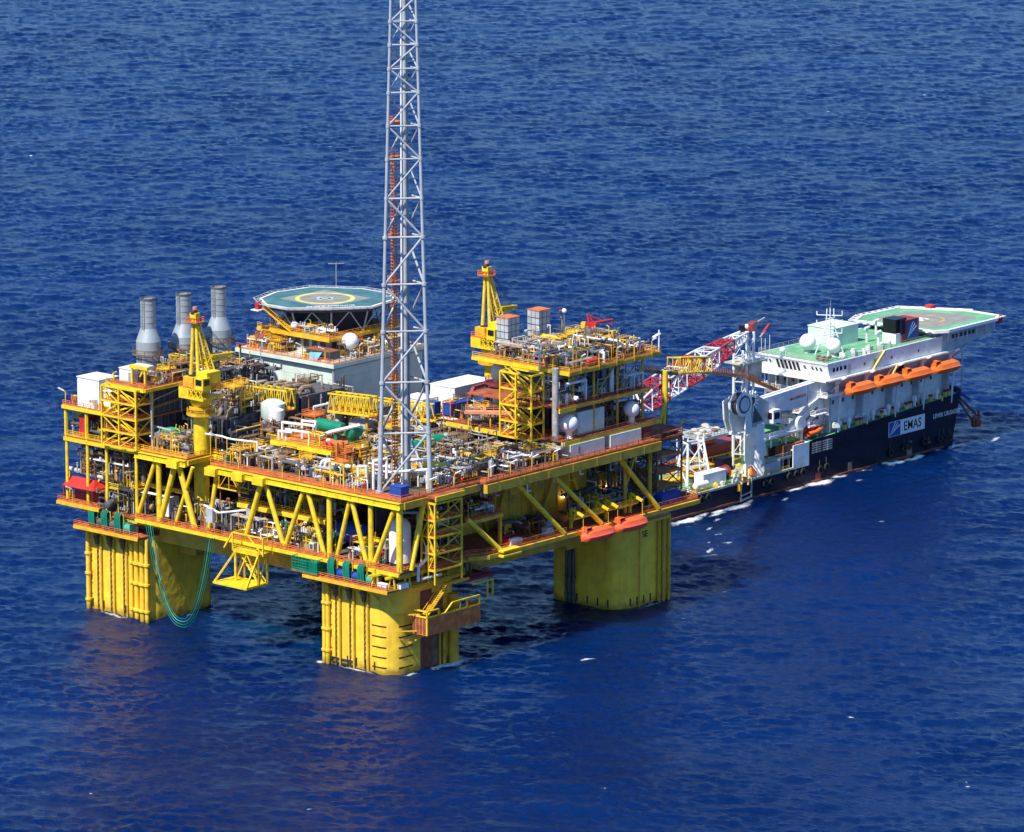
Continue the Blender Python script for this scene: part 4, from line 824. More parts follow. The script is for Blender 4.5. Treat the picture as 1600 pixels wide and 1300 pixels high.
def pipework(label, x0, x1, y0, y1, z, seed, pal, npipe=16, nves=3, nbox=3, nfr=2, nval=5, h=3.2, lamp=True):
    npipe = int(npipe*2.1); nfr = int(nfr*1.6+.5); nval = int(nval*1.5); nbox = int(nbox*1.4)
    rnd = random.Random(seed); t = thing('pipework', ((x0+x1)/2, (y0+y1)/2, z), label, 'pipework')
    U = rnd.uniform
    for i in range(npipe):
        m = pick(rnd, pal); r = rnd.choice((.11, .14, .18, .24, .32)); b = MB(); ax = rnd.random() < .5
        x, y = U(x0, x1), U(y0, y1); zz = z+U(.5, h); k = rnd.random()
        if k < .42:      # goosenecks with a run between two risers
            L = U(2, 7); q = (min(x1, x+L), y) if ax else (x, min(y1, y+L)); z2 = zz+U(-.4, .4)
            b.path([(x, y, z), (x, y, zz), (*q, zz), (*q, z+.2 if rnd.random() < .6 else z2+U(.2, 1))], r, 7)
        elif k < .8:     # racks: parallel lines
            n = rnd.randint(2, 4); L = U(4, 12)
            xa, ya = (max(x0, x-L/2), y) if ax else (x, max(y0, y-L/2)); xb, yb = (min(x1, x+L/2), y) if ax else (x, min(y1, y+L/2))
            r = min(r, .2)
            for j in range(n):
                o = j*r*3.2; dx, dy = (0, o) if ax else (o, 0); b.tube((xa+dx, ya+dy, zz), (xb+dx, yb+dy, zz), r, n=7)
                e = rnd.random()
                if e < .6: b.tube((xb+dx, yb+dy, zz+r*.5), (xb+dx, yb+dy, z), r, n=7); b.sphere((xb+dx, yb+dy, zz), r*1.05, 7, 5)
                if e > .3: b.tube((xa+dx, ya+dy, zz-r*.5), (xa+dx, ya+dy, zz+U(.4, 1.2)), r, n=7); b.sphere((xa+dx, ya+dy, zz), r*1.05, 7, 5)
            b.box(x-.1, y-.1, z, x+.1, y+.1, zz)
        else:            # riser with an elbow on top
            q = (x+U(-1.2, 1.2), y) if ax else (x, y+U(-1.2, 1.2)); top = z+U(h*.6, h*1.4); b.path([(x, y, z), (x, y, top), (*q, top), (*q, top-U(.3, .9))], min(r, .24), 7)
        b.build('pipe', m, t, smooth='auto')
    for i in range(int(npipe*.3)):   # cable trays on stanchions
        x, y, L = U(x0, x1), U(y0, y1), U(3, 8); ax = rnd.random() < .5; zz = z+U(1.5, h*1.1); q = (min(x1, x+L), y) if ax else (x, min(y1, y+L)); b = MB().mat(rnd.choice(('pipe_grey', 'brown_steel', 'dark_grey', 'yellow_rail', 'tarnish')))
        dx, dy = (0, .25) if ax else (.25, 0); b.box(x-dx, y-dy, zz, q[0]+dx, q[1]+dy, zz+.12); b.beam((x, y, z), (x, y, zz), .13); b.beam((*q, z), (*q, zz), .13); b.build('cable_tray', None, t)
    for i in range(int(npipe*.22)):
        x, y, H = U(x0, x1), U(y0, y1), U(1.4, h*1.5); m = rnd.choice(('yellow_rail', 'yellow_rail', 'yellow', 'white', 'orange_steel')); b = MB().mat(m); b.beam((x, y, z), (x, y, z+H), .15); b.beam((x, y, z+H), (x-.7*rnd.random(), y+.7-1.4*rnd.random(), z+H+.3), .17); b.build('stanchion', None, t)
    for i in range(nves):
        m = pick(rnd, pal); x, y = U(x0+1, x1-1), U(y0+1, y1-1); r = U(.45, .95); b = MB()
        if rnd.random() < .5:
            L = U(2.5, 5); zz = z+r+.7
            p, q = ((x-L/2, y, zz), (x+L/2, y, zz)) if rnd.random() < .5 else ((x, y-L/2, zz), (x, y+L/2, zz))
            b.mat(m); b.hcyl(p, q, r); b.mat('brown_steel')
            for f in (.25, .75): c = Vector(p).lerp(Vector(q), f); b.box(c.x-.3, c.y-.3, z, c.x+.3, c.y+.3, zz-r*.8)
        else:
            H = U(2, h*1.15); b.mat(m); b.lathe((x, y, z), [(r*.8, .4), (r, .7), (r, H), (r*.7, H+r*.5), (r*.2, H+r*.7)], 12); b.mat('brown_steel'); b.tube((x, y, z), (x, y, z+.5), r*.9, n=10)
        b.build('vessel', None, t, smooth='auto')
    for i in range(nbox):
        x, y = U(x0+1, x1-1), U(y0+1, y1-1); dx, dy, dz = U(.4, 1.3), U(.4, 1.3), U(.8, 2.0); b = MB().mat(rnd.choice(('light_grey', 'grey', 'grey', 'pale_green', 'dark_grey', 'dark_grey', 'yellow_rail', 'rust', 'brown_steel')))
        b.box(x-dx, y-dy, z+.15, x+dx, y+dy, z+dz); b.box(x-dx*.6, y-dy*.6, z+dz, x+dx*.6, y+dy*.6, z+dz+.2); b.mat('dark_grey'); b.box(x-dx-.03, y-dy*.7, z+.4, x-dx-.005, y+dy*.7, z+dz-.2); b.box(x-dx*.9, y-dy*.9, z, x+dx*.9, y+dy*.9, z+.15); b.build('cabinet', None, t)
    for i in range(nfr):
        x, y = U(x0, x1-2.5), U(y0, y1-2.5); dx, dy, dz = U(1.6, 4), U(1.6, 4), U(2, h*1.2); m = rnd.choice(('yellow', 'yellow_rail', 'yellow_rail', 'brown_steel', 'orange_steel')); b = MB(); X, Y = min(x1, x+dx), min(y1, y+dy)
        for a, c in ((x, y), (X, y), (X, Y), (x, Y)): b.beam((a, c, z), (a, c, z+dz), .2)
        for zz in (z+dz, z+dz*.5): b.beam((x, y, zz), (X, y, zz), .2); b.beam((X, y, zz), (X, Y, zz), .2); b.beam((X, Y, zz), (x, Y, zz), .2); b.beam((x, Y, zz), (x, y, zz), .2)
        if rnd.random() < .5: b.beam((x, y, z), (x, Y, z+dz), .14)
        if rnd.random() < .5: b.box(x, y, z+dz, X, Y, z+dz+.08); b.rail([(x, y, z+dz), (X, y, z+dz), (X, Y, z+dz), (x, Y, z+dz)], closed=True, w=.09)
        b.build('pipe_frame', m, t)
    for i in range(nval):
        x, y = U(x0, x1), U(y0, y1); zz = z+U(.5, h*.6); b = MB().mat(rnd.choice(('red', 'green', 'dark_grey', 'white', 'yellow_rail', 'rust', 'blue', 'light_grey'))); b.tube((x, y, z), (x, y, zz), .16, n=7); b.sphere((x, y, zz), .34, 8, 6); b.mat('dark_grey'); b.tube((x, y, zz+.3), (x, y, zz+.7), .07, n=5); b.tube((x, y, zz+.68), (x, y, zz+.76), .36, n=10); b.build('valve', None, t)
    return t
A = pipework
A('white bent pipes and small frames on the deck strip left of the flare tower foot', 1.0, 11, 8, 24, MD, 1, PW, 20, 3, 3, 3, 6, 3.2)
A('white goosenecks and valves crowded inside and right of the flare tower feet', 12, 26, -1.5, 11, MD, 2, PW, 24, 3, 4, 2, 8, 3)
A('brown and grey pipe bundles filling the right deck in front of the bulkhead edge', 27, 43, -2.5, 13, MD, 3, PG, 30, 3, 4, 1, 8, 2.6)
A('grey pipes and white brackets beside the pale green deckhouse', 42, 52.5, -2.5, 13, MD, 13, PG, 20, 2, 4, 3, 6, 2.8)
A('grey and white pipe loops on the deck just behind the flare tower', 15, 31, 12, 26, MD, 4, PG, 26, 3, 3, 2, 6, 3.4)
A('tangled brown pipe rack in the shade of the module\'s first deck', 32, 50, 14, 30, MD, 5, PB, 34, 4, 3, 2, 6, 3.6)
A('rusty pipes and valves under the raised green-vessel platform', 2, 14, 27, 42, MD, 6, PB, 22, 3, 4, 2, 8, 2.6)
A('low pipes with red valves on the deck edge right of the crane notch', 1, 12, 43, 51.5, MD, 16, PG, 18, 3, 4, 2, 8, 3.0)
A('mixed pipes between the raised platform and the module walkway', 25, 42, 27, 40, MD, 7, PG, 26, 4, 3, 3, 5, 4.4)
A('crowded dark pipes and boxes right behind the yellow crane pedestal', 10, 25, 47, 60, MD, 8, PD, 26, 5, 4, 2, 6, 4.6)
A('orange-railed pipes and machines between the left module and crane', 1.5, 12, 62, 72, MD, 9, PG, 24, 3, 3, 3, 8, 3.2)
A('dark machinery and pipes in the shade behind the left module', 13, 28, 62, 73, MD, 10, PD, 26, 5, 4, 3, 4, 7)
A('brown ducts and pipes below the pale green accommodation wall', 28, 45, 44, 58, MD, 11, PB, 28, 5, 4, 3, 4, 6)
A('dark pipes and frames between the stacks and the accommodation block', 30, 54, 60, 74, MD, 12, PD, 30, 6, 5, 3, 4, 8)
A('grey machinery and pipes around the feet of the exhaust stacks', 26, 46, 76, 92, 45, 14, PD, 26, 5, 4, 4, 4, 7)
A('pipes below the white store building at the platform\'s back edge', 44, 60, 34, 50, MD, 15, PG, 26, 4, 4, 4, 6, 3.8)
# decks of the right module
A('white and brown pipes on the left half of the process module\'s top deck', 58, 72, 1, 22, 56.9, 21, PG, 34, 5, 5, 1, 6, 3.2)
A('white goosenecks and grey drums on the right half of the module\'s top deck', 72, 86, 1, 17, 56.9, 22, PG, 34, 6, 5, 1, 6, 3.4)
A('upright white pipes along the open front of the module\'s second deck', 56, 83, .3, 8.5, 49.5, 23, [('white', 3), ('pale_green', 3), ('light_grey', 2), ('pipe_grey', 3), ('dark_grey', 3)], 34, 7, 4, 0, 4, 5.6)
A('pipes in the dark recess of the module\'s first deck behind the white spheres', 70, 83, 1.5, 9, 42.3, 24, PB, 14, 3, 2, 0, 3, 4)
A('orange and grey pumps on the walkway deck left of the stair tower', 54, 61, 14, 30, 42.3, 25, PG, 20, 4, 3, 3, 5, 3)
# lower deck
A('valves and pipes on the lower deck beneath the crane notch', 1, 9, 50, 66, LD, 31, PG, 28, 4, 4, 2, 10, 5.5)
A('grey pipe cluster on the lower deck above the yellow hanging platform', 1.5, 12, 33, 49, LD, 32, PG, 30, 4, 4, 2, 8, 5.5)
A('valves and small pipes on the lower deck between the V-braces', 1, 7, 20.5, 32, LD, 33, [('yellow_rail', 3), ('green', 1), ('white', 2), ('pipe_grey', 3)], 26, 3, 3, 2, 10, 5)
A('yellow-railed pipes and vessels on the lower deck between blue tank and corner vessel', 1, 12, 4, 14, LD, 53, PG, 18, 1, 4, 2, 8, 5)
A('white and grey risers behind the right corner brace on the lower deck', 10, 24, 1, 10, LD, 54, PD, 20, 4, 4, 2, 5, 6)
A('tall pipes and frames in front of the shaded yellow bulkhead left end', 24, 34, 1, 8.5, 30.5, 55, PG, 14, 3, 3, 1, 4, 5)
A('pipes on the left mezzanine inside the front truss', 4, 20, 23, 47, 30.1, 34, PG, 22, 4, 3, 2, 5, 4)
A('blue-grey equipment on the small mezzanine above the right lower deck', 12, 31, -2, 6, 30.5, 35, [('blue', 1), ('white', 2), ('maroon', 2), ('dark_grey', 3)], 14, 2, 4, 1, 6, 3)
A('dark pipe runs under the left module between lower and main deck', 2, 16, 76, 93, 30.1, 36, PD, 26, 5, 4, 3, 4, 5)
A('dark and pale pipes on the lower deck\'s far left end beside the red awning', -1, 8, 76, 87, LD, 56, PD, 18, 3, 4, 3, 6, 6)
A('brown pipe bundles hung under the left module\'s main deck edge', 0, 5, 78, 95, 30.1, 57, PB, 20, 3, 2, 2, 4, 6)
A('grey and white equipment on the lower deck behind the red awning', 2, 14, 74, 93, LD, 37, PG, 28, 5, 5, 3, 8, 5.5)
A('drums and boxes along the right lower deck near the two workers', 40, 56, 0, 8, LD, 38, [('rust', 3), ('maroon', 2), ('dark_grey', 3), ('orange_steel', 2)], 8, 3, 5, 0, 4, 1.6)
A('dark machines on the right lower deck behind the two rig lifeboats', 62, 80, 0, 8, LD, 39, PD, 14, 4, 5, 1, 4, 4)
A('tall dark pipes and frames filling the space behind the right corner posts', 74, 93, 5, 13.5, LD, 58, PB, 22, 5, 4, 3, 5, 9)
A('boxes and bent pipes at the lower deck\'s right corner below the brown tower', 78, 94, -3, 10, LD, 40, PB, 16, 3, 5, 2, 6, 3)

# raised platform with the green exchangers
rp = thing('equipment_platform', (17, 36, MD), 'orange-floored raised platform carrying green vessels and white pipes', 'platform')
b = MB().mat('orange_steel'); b.box(11, 27.5, 42.6, 23, 45.5, 42.85); b.mat('yellow'); b.box(10.6, 27.2, 42.0, 10.99, 45.5, 42.9); b.box(10.6, 27.1, 42.0, 23, 27.49, 42.9); b.build('deck', None, rp)
for x, y in ((11.5, 28), (11.5, 44.5), (22.5, 28), (22, 44.5), (11.5, 36)): MB().beam((x, y, MD), (x, y, 42.6), .55).build('post', 'shaded_yellow', rp)
b = MB(); b.rail([(23, 27.3, 42.85), (10.8, 27.3, 42.85), (10.8, 45.4, 42.85), (23, 45.4, 42.85)], step=1.9); b.build('railing', 'yellow_rail', rp)
b = MB().mat('dark'); b.box(14, 30, MD, 22, 44, 42.5); b.build('dark_backing', None, rp)  # dark block standing in for the shaded space under the platform
b = MB().mat('orange_steel'); b.beam((11.3, 26.3, MD), (11.3, 26.3, 45), .5); b.beam((13, 26.3, MD), (13, 26.3, 45), .5)
for k in range(9): b.beam((11.3, 26.3, MD+.7*k), (13, 26.3, MD+.7*k), .2)
b.build('ladder', None, rp)
for lab, p, q, r in (('dark green horizontal vessel on the raised platform, farther and longer', (20.5, 33.5, 45.6), (20.5, 40.5, 45.6), 1.35), ('dark green vessel at the raised platform\'s right end', (18.5, 29.5, 45.6), (21.5, 29.5, 45.6), 1.4)):
    t = thing('heat_exchanger', (p[0], p[1], 42.85), lab, 'vessel'); b = MB(); b.hcyl(p, q, r, 18); b.build('shell', 'green', t, smooth='auto')
    b = MB(); d = (Vector(q)-Vector(p))
    for f in (.2, .8): c = Vector(p)+d*f; b.box(c.x-.5, c.y-.4, 42.85, c.x+.5, c.y+.4, 44.6)
    b.build('saddle', 'green', t)
t = thing('pipe_run', (15, 36, 42.85), 'thick white pipes bending over the raised platform beside the green vessels', 'pipework')
for P, r in (([(14, 45, 42.9), (14, 45, 46.4), (15, 38, 46.6), (15, 36, 46.6)], .3), ([(12.6, 42.6, 43), (12.6, 42.6, 45.4), (12.6, 36.5, 45.6), (12.6, 35.6, 45.6), (12.4, 35.6, 41)], .3), ([(13, 33, 45.2), (14.5, 31, 46.2), (20, 27.8, 47.2)], .42), ([(11.8, 44, 43), (11.8, 44, 45), (11.8, 40, 45.2)], .26), ([(16, 41, 43), (16, 41, 47), (16, 37, 47.3), (16, 37, 44)], .28), ([(13.2, 31, 43), (13.2, 31, 44.6), (13.2, 30, 44.8)], .25)):
    b = MB(); b.path(P, r, 9); b.build('pipe', 'white', t, smooth='auto')
t = thing('valve_skid', (12.5, 31, 42.85), 'yellow box frame with red domed valves at the raised platform\'s front', 'skid')
b = MB()
for y in (31.5, 34.5):
    for x in (11.4, 13.4): b.beam((x, y, 42.85), (x, y, 46), .24)
for z in (43.4, 46): b.beam((11.4, 31.5, z), (11.4, 34.5, z), .24); b.beam((13.4, 31.5, z), (13.4, 34.5, z), .24); b.beam((11.4, 31.5, z), (13.4, 31.5, z), .24); b.beam((11.4, 34.5, z), (13.4, 34.5, z), .24)
b.build('frame', 'yellow', t)
for y in (28.6, 30.1): b = MB(); b.lathe((11.7, y, 42.85), [(.5, 0), (.65, .6), (.65, 1.2), (.3, 1.8)], 12); b.build('valve', 'red', t, smooth='auto')

# mint green skid on the left, white drum tower, long white line
t = thing('generator_skid', (6, 72, MD), 'mint green machine skid on the deck between stair tower and crane', 'skid')
b = MB().mat('mint'); b.box(4.6, 68.6, MD+.4, 8, 75.2, MD+3.4); b.box(5.2, 69.4, MD+3.4, 7.4, 73, MD+4.0); b.mat('green'); b.box(4.55, 69, MD+.8, 4.6, 71, MD+3); b.build('casing', None, t)
b = MB()
for y in (69.2, 71, 72.8, 74.6): b.beam((4.2, y, MD), (4.2, y, MD+4.2), .14)
b.beam((4.2, 69.2, MD+4.2), (4.2, 74.6, MD+4.4), .3); b.path([(4.3, 75.4, MD+.4), (4.3, 75.4, MD+3.4), (5.4, 75, MD+3.8)], .2); b.build('pipe', 'light_grey', t)
b = MB().mat('brown_steel'); b.box(4.4, 68.4, MD+.04, 8.2, 75.4, MD+.38); b.build('base_frame', None, t)
t = thing('surge_vessel', (26, 59, MD), 'tall white vessel on a narrower stem below the left yellow truss bridge', 'vessel')
b = MB(); b.lathe((26, 59.3, MD), [(1.3, 0), (1.3, 3.4), (2.0, 4.2), (2.7, 5.3), (2.7, 8.2), (1.5, 8.9), (.3, 9)], 20); b.build('shell', 'pale_green', t, smooth='auto')
b = MB(); b.lathe((24, 56.4, MD), [(1.0, 0), (1.0, 4), (1.7, 4.8), (1.7, 7.4), (.4, 7.8)], 18); b.build('shell', 'white', t, smooth='auto')
t = thing('pipe_run', (3, 52, MD), 'long white kinked pipe running above the deck from the crane pedestal', 'pipework')
b = MB(); b.path([(5, 61, 43.2), (5, 54.5, 43.4), (5, 53, 43.2), (5, 51, 43.2), (5, 44, 43.6), (5, 44, 41)], .22, 8); b.build('pipe', 'white', t, smooth='auto')
b = MB()
for y in (58, 53, 48, 44.5): b.beam((5, y, MD), (5, y, 43.2), .2)
b.build('support', 'yellow_rail', t)
t = thing('pipe_run', (-1.6, 47, LD), 'white horizontal pipe kinked outside the truss above the green hoses', 'pipework')
b = MB(); b.path([(-1.8, 53.5, 29.4), (-1.8, 49, 28.4), (-1.8, 41, 30.2)], .22, 8); b.build('pipe', 'white', t, smooth='auto'); b = MB(); b.box(-2.4, 50.5, 26, -1.4, 52.5, 29); b.build('valve_box', 'light_grey', t)
t = thing('goosenecks', (4, 17, MD), 'pair of large white goosenecks by the yellow frame left of the flare tower', 'pipework')
for dy in (0, 1.2): b = MB(); b.sweep([(3, 22.2+dy, MD), (3, 22.2+dy, MD+3), (3.1, 21.8+dy, MD+4.2), (3.5, 20.6+dy, MD+4.7), (4, 19.6+dy, MD+4.6)], .34, 9); b.build('gooseneck_pipe', 'white', t, smooth=True)
t = thing('access_frame', (2.5, 16.5, MD), 'yellow open steel frame left of the flare tower\'s front leg', 'frame')
b = MB()
for x, y in ((1.2, 15), (1.2, 18.8), (3.6, 15), (3.6, 18.8)): b.beam((x, y, MD), (x, y, MD+5), .26)
for z in (MD+2.6, MD+5): b.beam((1.2, 15, z), (1.2, 18.8, z), .26); b.beam((3.6, 15, z), (3.6, 18.8, z), .26); b.beam((1.2, 15, z), (3.6, 15, z), .26); b.beam((1.2, 18.8, z), (3.6, 18.8, z), .26)
b.build('frame', 'yellow', t); b = MB(); b.box(1.2, 15, MD+5, 3.6, 18.8, MD+5.1); b.rail([(1.2, 15, MD+5.1), (1.2, 18.8, MD+5.1), (3.6, 18.8, MD+5.1), (3.6, 15, MD+5.1)], closed=True); b.build('deck', 'orange_steel', t)
t = thing('header_pipe', (9.5, 7, MD), 'white pipe manifold at mid-height inside the flare tower base', 'pipework')
for P in ([(4, 9, MD), (4, 9, MD+6), (7, 8, MD+6.3), (7, 8, MD+2)], [(8, 7, MD), (8, 7, MD+6), (13, 1, MD+6), (13, 1, MD)], [(6, 5, MD+4), (11, 0, MD+4.4), (11, 0, MD+.3)], [(3, 12.5, MD), (3, 12.5, MD+4.5), (3.5, 10.6, MD+4.8), (3.5, 10.6, MD+1)]):
    b = MB(); b.path(P, .32, 9); b.build('pipe', 'white', t, smooth='auto')
t = thing('panel_box', (20, 6, MD), 'bright yellow tilted panel box right of the flare tower', 'box'); b = MB(); b.add([(18, 6.5, MD+.3), (22, 4, MD+.3), (23, 6, MD+.3), (19, 8.6, MD+.3), (17.6, 6, MD+3.2), (21.6, 3.4, MD+2.4), (22.6, 5.2, MD+3.2), (18.6, 8.4, MD+4.2)], [(0, 3, 2, 1), (4, 5, 6, 7), (0, 1, 5, 4), (1, 2, 6, 5), (2, 3, 7, 6), (3, 0, 4, 7)]); b.build('panel', 'yellow', t)
b = MB(); b.box(17.8, 4.6, MD+.03, 22.6, 8, MD+.29); b.build('base', 'brown_steel', t)
cabinet(2.8, .6, MD, 2.4, 3.2, 2.2, 'blue', 'container', 'blue box container at the deck\'s near corner by the flare tower', 'container')
t = thing('storage_tank', (30, 20, MD), 'green horizontal tank lying on the deck behind the flare tower', 'tank'); b = MB(); b.hcyl((30, 22, MD+2.6), (40, 22, MD+2.6), 1.7, 16); b.build('shell', 'green', t, smooth='auto'); b = MB(); b.box(31, 21, MD, 32, 23, MD+1.4); b.box(38, 21, MD, 39, 23, MD+1.4); b.build('saddle', 'green', t)

# yellow truss bridges
def bridge(p, q, w, h, n, lab):
    t = thing('truss_bridge', p, lab, 'walkway'); P, Q = Vector(p), Vector(q); d = (Q-P).normalized(); u = d.cross(Vector((0, 0, 1)))
    b = MB().mat('yellow')
    for s in (-1, 1):
        for z in (0, h): b.beam(P+u*(w/2*s)+Vector((0, 0, z)), Q+u*(w/2*s)+Vector((0, 0, z)), .42 if z == 0 else .3)
        for i in range(n):
            a, c = P.lerp(Q, i/n)+u*(w/2*s), P.lerp(Q, (i+1)/n)+u*(w/2*s); m = (a+c)/2+Vector((0, 0, h)); b.beam(a, m, .18); b.beam(m, c, .18); b.beam(a, a+Vector((0, 0, h)), .14)
    for i in range(n+1): a = P.lerp(Q, i/n); b.beam(a-u*(w/2)+Vector((0, 0, h)), a+u*(w/2)+Vector((0, 0, h)), .18)
    b.build('side_truss', None, t); b = MB(); L = (Q-P).length/2; c = (P+Q)/2; b.obox(c+Vector((0, 0, -.1)), L, w/2, .1, math.atan2(d.y, d.x)); b.build('floor', 'orange_steel', t)
    for f in (.15, .85): a = P.lerp(Q, f); MB().beam((a.x, a.y, MD), a, .5).build('support_post', 'shaded_yellow', t)
    return t
bridge((30, 57.6, 45), (30, 70.6, 44.6), 2.6, 4.2, 7, 'left of two yellow truss bridges, above the white vessel')
bridge((33, 35.6, 46.2), (33, 48, 45.6), 2.6, 4, 7, 'yellow truss bridge directly left of the flare tower')
bridge((50, 50.5, 41.6), (53, 36.5, 41.6), 2.4, 3.6, 8, 'yellow truss bridge in front of the low white annex')
# dark modules between
def darkmod(x0, y0, x1, y1, z0, z1, lab):
    t = thing('duct_module', ((x0+x1)/2, (y0+y1)/2, z0), lab, 'module'); b = MB().mat('dark_grey'); b.box(x0, y0, z0, x1, y1, z1); b.mat('dark')
    n = int((y1-y0)/1.4)
    for i in range(n): y = y0+.3+i*1.4; b.box(x0-.06, y, z0+.6, x0-.01, y+.8, z1-.5)
    b.build('casing', None, t); b = MB().mat('pipe_brown')
    k = int((y1-y0)/2.6)
    for i in range(k): y = y0+1.2+i*2.6; b.sweep([(x0+.4, y, z1-.1), (x0+.6, y, z1+1.1), (x0+1.6, y, z1+1.7), (x0+4, y, z1+1.5), (x0+5, y, z1+.2)], .55, 8)
    b.build('duct', None, t, smooth='auto'); return t
darkmod(36, 60, 50, 72, MD, 46.5, 'dark louvred duct module under the pale green wall, left side')
darkmod(40, 46, 52, 58, MD, 44.2, 'dark louvred duct module right of the white vessel')
cabinet(35, 40.5, MD, 4, 5, 5.5, 'tarnish', 'machine_housing', 'brownish square housing below the yellow bridge left of the flare tower', 'housing')

darkmod(15, 76.5, 43, 95, MD, 48, 'large dark machinery block under the three grey exhaust stacks')
darkmod(16, 62.5, 33, 74, MD, 44.5, 'dark louvred block behind the crane pedestal, left of the white vessel')
darkmod(30, 60, 35, 72, MD, 47.5, 'narrow dark block behind the left yellow truss bridge')
A('grey and rusty gear on top of the dark block in front of the exhaust stacks', 15, 27, 76, 86, 49, 41, PD, 18, 4, 4, 4, 4, 5)
A('yellow frames, pipes and gear between the right exhaust stack and the pale green block', 30, 42, 76, 84, 48, 42, PD, 14, 3, 4, 2, 4, 3.4)
A('pipes and valves on top of the dark block behind the crane pedestal', 16.5, 32, 63, 73, 44.5, 43, PG, 18, 4, 4, 4, 6, 5)
A('white pipes and yellow hoist gear on the top deck of the left module', 4, 20, 73, 79, 52.1, 44, PG, 14, 2, 4, 2, 4, 2.6)
A('brown boxes and yellow frames on the left part of the pale green roof', 57, 61, 86, 97, AZ+.05, 45, [('brown_steel', 3), ('yellow_rail', 3), ('pipe_grey', 2), ('white', 1)], 12, 0, 5, 4, 6, 2.4)
A('yellow frames and vents on the pale green roof around the large white dome', 63, 84, 69.6, 75.4, AZ+.05, 46, [('brown_steel', 2), ('yellow_rail', 4), ('pipe_grey', 3), ('white', 1)], 14, 0, 5, 4, 6, 2.6)
A('pale gear and red boxes on the penthouse deck under the helideck', 61.5, 65.5, 76, 95, 53.95, 47, [('red', 2), ('white', 3), ('yellow_rail', 3), ('light_grey', 2)], 10, 0, 5, 2, 6, 2.0)
A('orange gear on the middle deck beside the tall white cabin', 0, 5, 84.8, 97, 45.4, 48, [('orange_steel', 3), ('yellow_rail', 2), ('white', 2)], 6, 0, 2, 1, 4, 1.8)
A('machines and pipes on the left end of the main deck behind the red cabinet', 0, 6, 84.5, 97, MD, 49, PD, 12, 3, 3, 2, 5, 4)
A('yellow pipe supports in the gap between process module and white store', 56, 66, 30, 41, MD, 50, [('yellow_rail', 4), ('yellow', 2), ('pipe_brown', 3), ('white', 1)], 14, 2, 3, 4, 4, 6)
A('pipes and yellow frames on the deck right of the raised platform', 11.5, 24, 24, 28, MD, 51, PG, 12, 1, 2, 2, 6, 3.4)
A('brown pipes and tanks on the back of the process module\'s top deck', 60, 84, 14, 26, 56.9, 52, PG, 22, 5, 5, 1, 5, 3.4)

# tanks on the lower deck
t = thing('blue_tank', (8, 19, LD), 'long blue horizontal tank inside the front truss near the corner', 'tank'); b = MB(); b.hcyl((7.5, 14, 27.2), (7.5, 24.2, 27.2), 2.3, 20); b.build('shell', 'blue', t, smooth='auto')
b = MB(); b.box(6.5, 15.5, LD, 8.5, 16.3, 25.5); b.box(6.5, 22, LD, 8.5, 22.8, 25.5); b.build('saddle', 'blue', t); b = MB().mat('logo_blue')
for y in (15.5, 18, 20.5, 23): b.tube((7.5, y, 27.2), (7.5, y+.2, 27.2), 2.36, n=20)
b.build('band', None, t, smooth='auto')
t = thing('white_vessel', (5, 2.2, LD), 'big white upright vessel at the near corner inside the truss', 'vessel'); b = MB(); b.lathe((5, 2.4, LD), [(2.35, .6), (2.35, 8), (2.1, 9), (1.4, 9.8), (.4, 10.2)], 24); b.build('shell', 'white', t, smooth='auto')
b = MB(); b.lathe((5, 2.4, LD), [(1.9, 0), (1.9, .7)], 20); b.build('skirt', 'grey', t); b = MB(); b.path([(3, 5, LD+.4), (3, 5, LD+5), (3.4, 4.2, LD+5.4)], .25); b.build('pipe', 'light_grey', t); b = MB(); b.path([(5, 2.4, 33.3), (5, 2.4, 34.4), (8, 0, 34.2), (8, 0, 29)], .3, 8); b.build('pipe', 'light_grey', t)
t = thing('vent_pipe', (4, -3, LD), 'white S-bent pipe end at the near corner above the column', 'pipework'); b = MB(); b.path([(7.5, -3, LD+4.4), (7.5, -3, LD+1.6), (4.5, -3.2, LD+.4), (4.5, -3.2, 20.4)], .36, 9); b.build('pipe', 'white', t, smooth='auto'); b = MB(); b.path([(5.5, -3.4, 20.8), (11.5, -3.4, 20.8)], .34, 9); b.build('pipe', 'white', t)
t = thing('pump_skid', (5, 76, LD), 'white boxy machine on the lower deck below the left stair tower', 'machine'); b = MB().mat('white'); b.box(3, 68.8, LD+.3, 6, 72.2, LD+4.6); b.tube((2.9, 70.5, LD+3.2), (2.6, 70.5, LD+3.2), 1.0, n=14); b.build('casing', None, t); b = MB(); b.beam((2.6, 76.5, LD+5), (2.6, 69.5, LD+5), .4); b.beam((2.6, 76, LD), (2.6, 76, LD+5), .25); b.build('pipe', 'white', t)
# red awning shelter
t = thing('awning_shelter', (0, 92.5, LD), 'open shelter with a bright red sloping roof on the lower deck\'s left end', 'shelter')
b = MB().mat('deck_red'); b.box(-2.6, 85, LD+.4, 4, 98.3, LD+.7); b.mat('yellow_rail'); b.box(-2.9, 85, LD, -2.61, 98.3, LD+.75); b.build('deck', None, t)
b = MB(); b.wallpoly([(-1.8, 87.8, 27.3), (-1.8, 97.6, 27.3), (.6, 96.9, 29.1), (.6, 89.6, 29.1)], (.55, 0, -.83), .15); b.wallpoly([(-1.8, 87.8, 27.3), (.6, 89.6, 29.1), (2.4, 89.4, 28.7), (2.6, 87.8, 27.5)], (0, .7, -.7), .15); b.wallpoly([(.6, 96.9, 29.1), (2.4, 96.9, 28.7), (2.4, 89.4, 28.7), (.6, 89.6, 29.1)], (0, 0, -1), .15); b.build('roof', 'red', t)
b = MB(); b.rail([(4, 98.2, LD+.7), (-2.5, 98.2, LD+.7), (-2.5, 85, LD+.7)], step=2); b.build('railing', 'orange_steel', t)
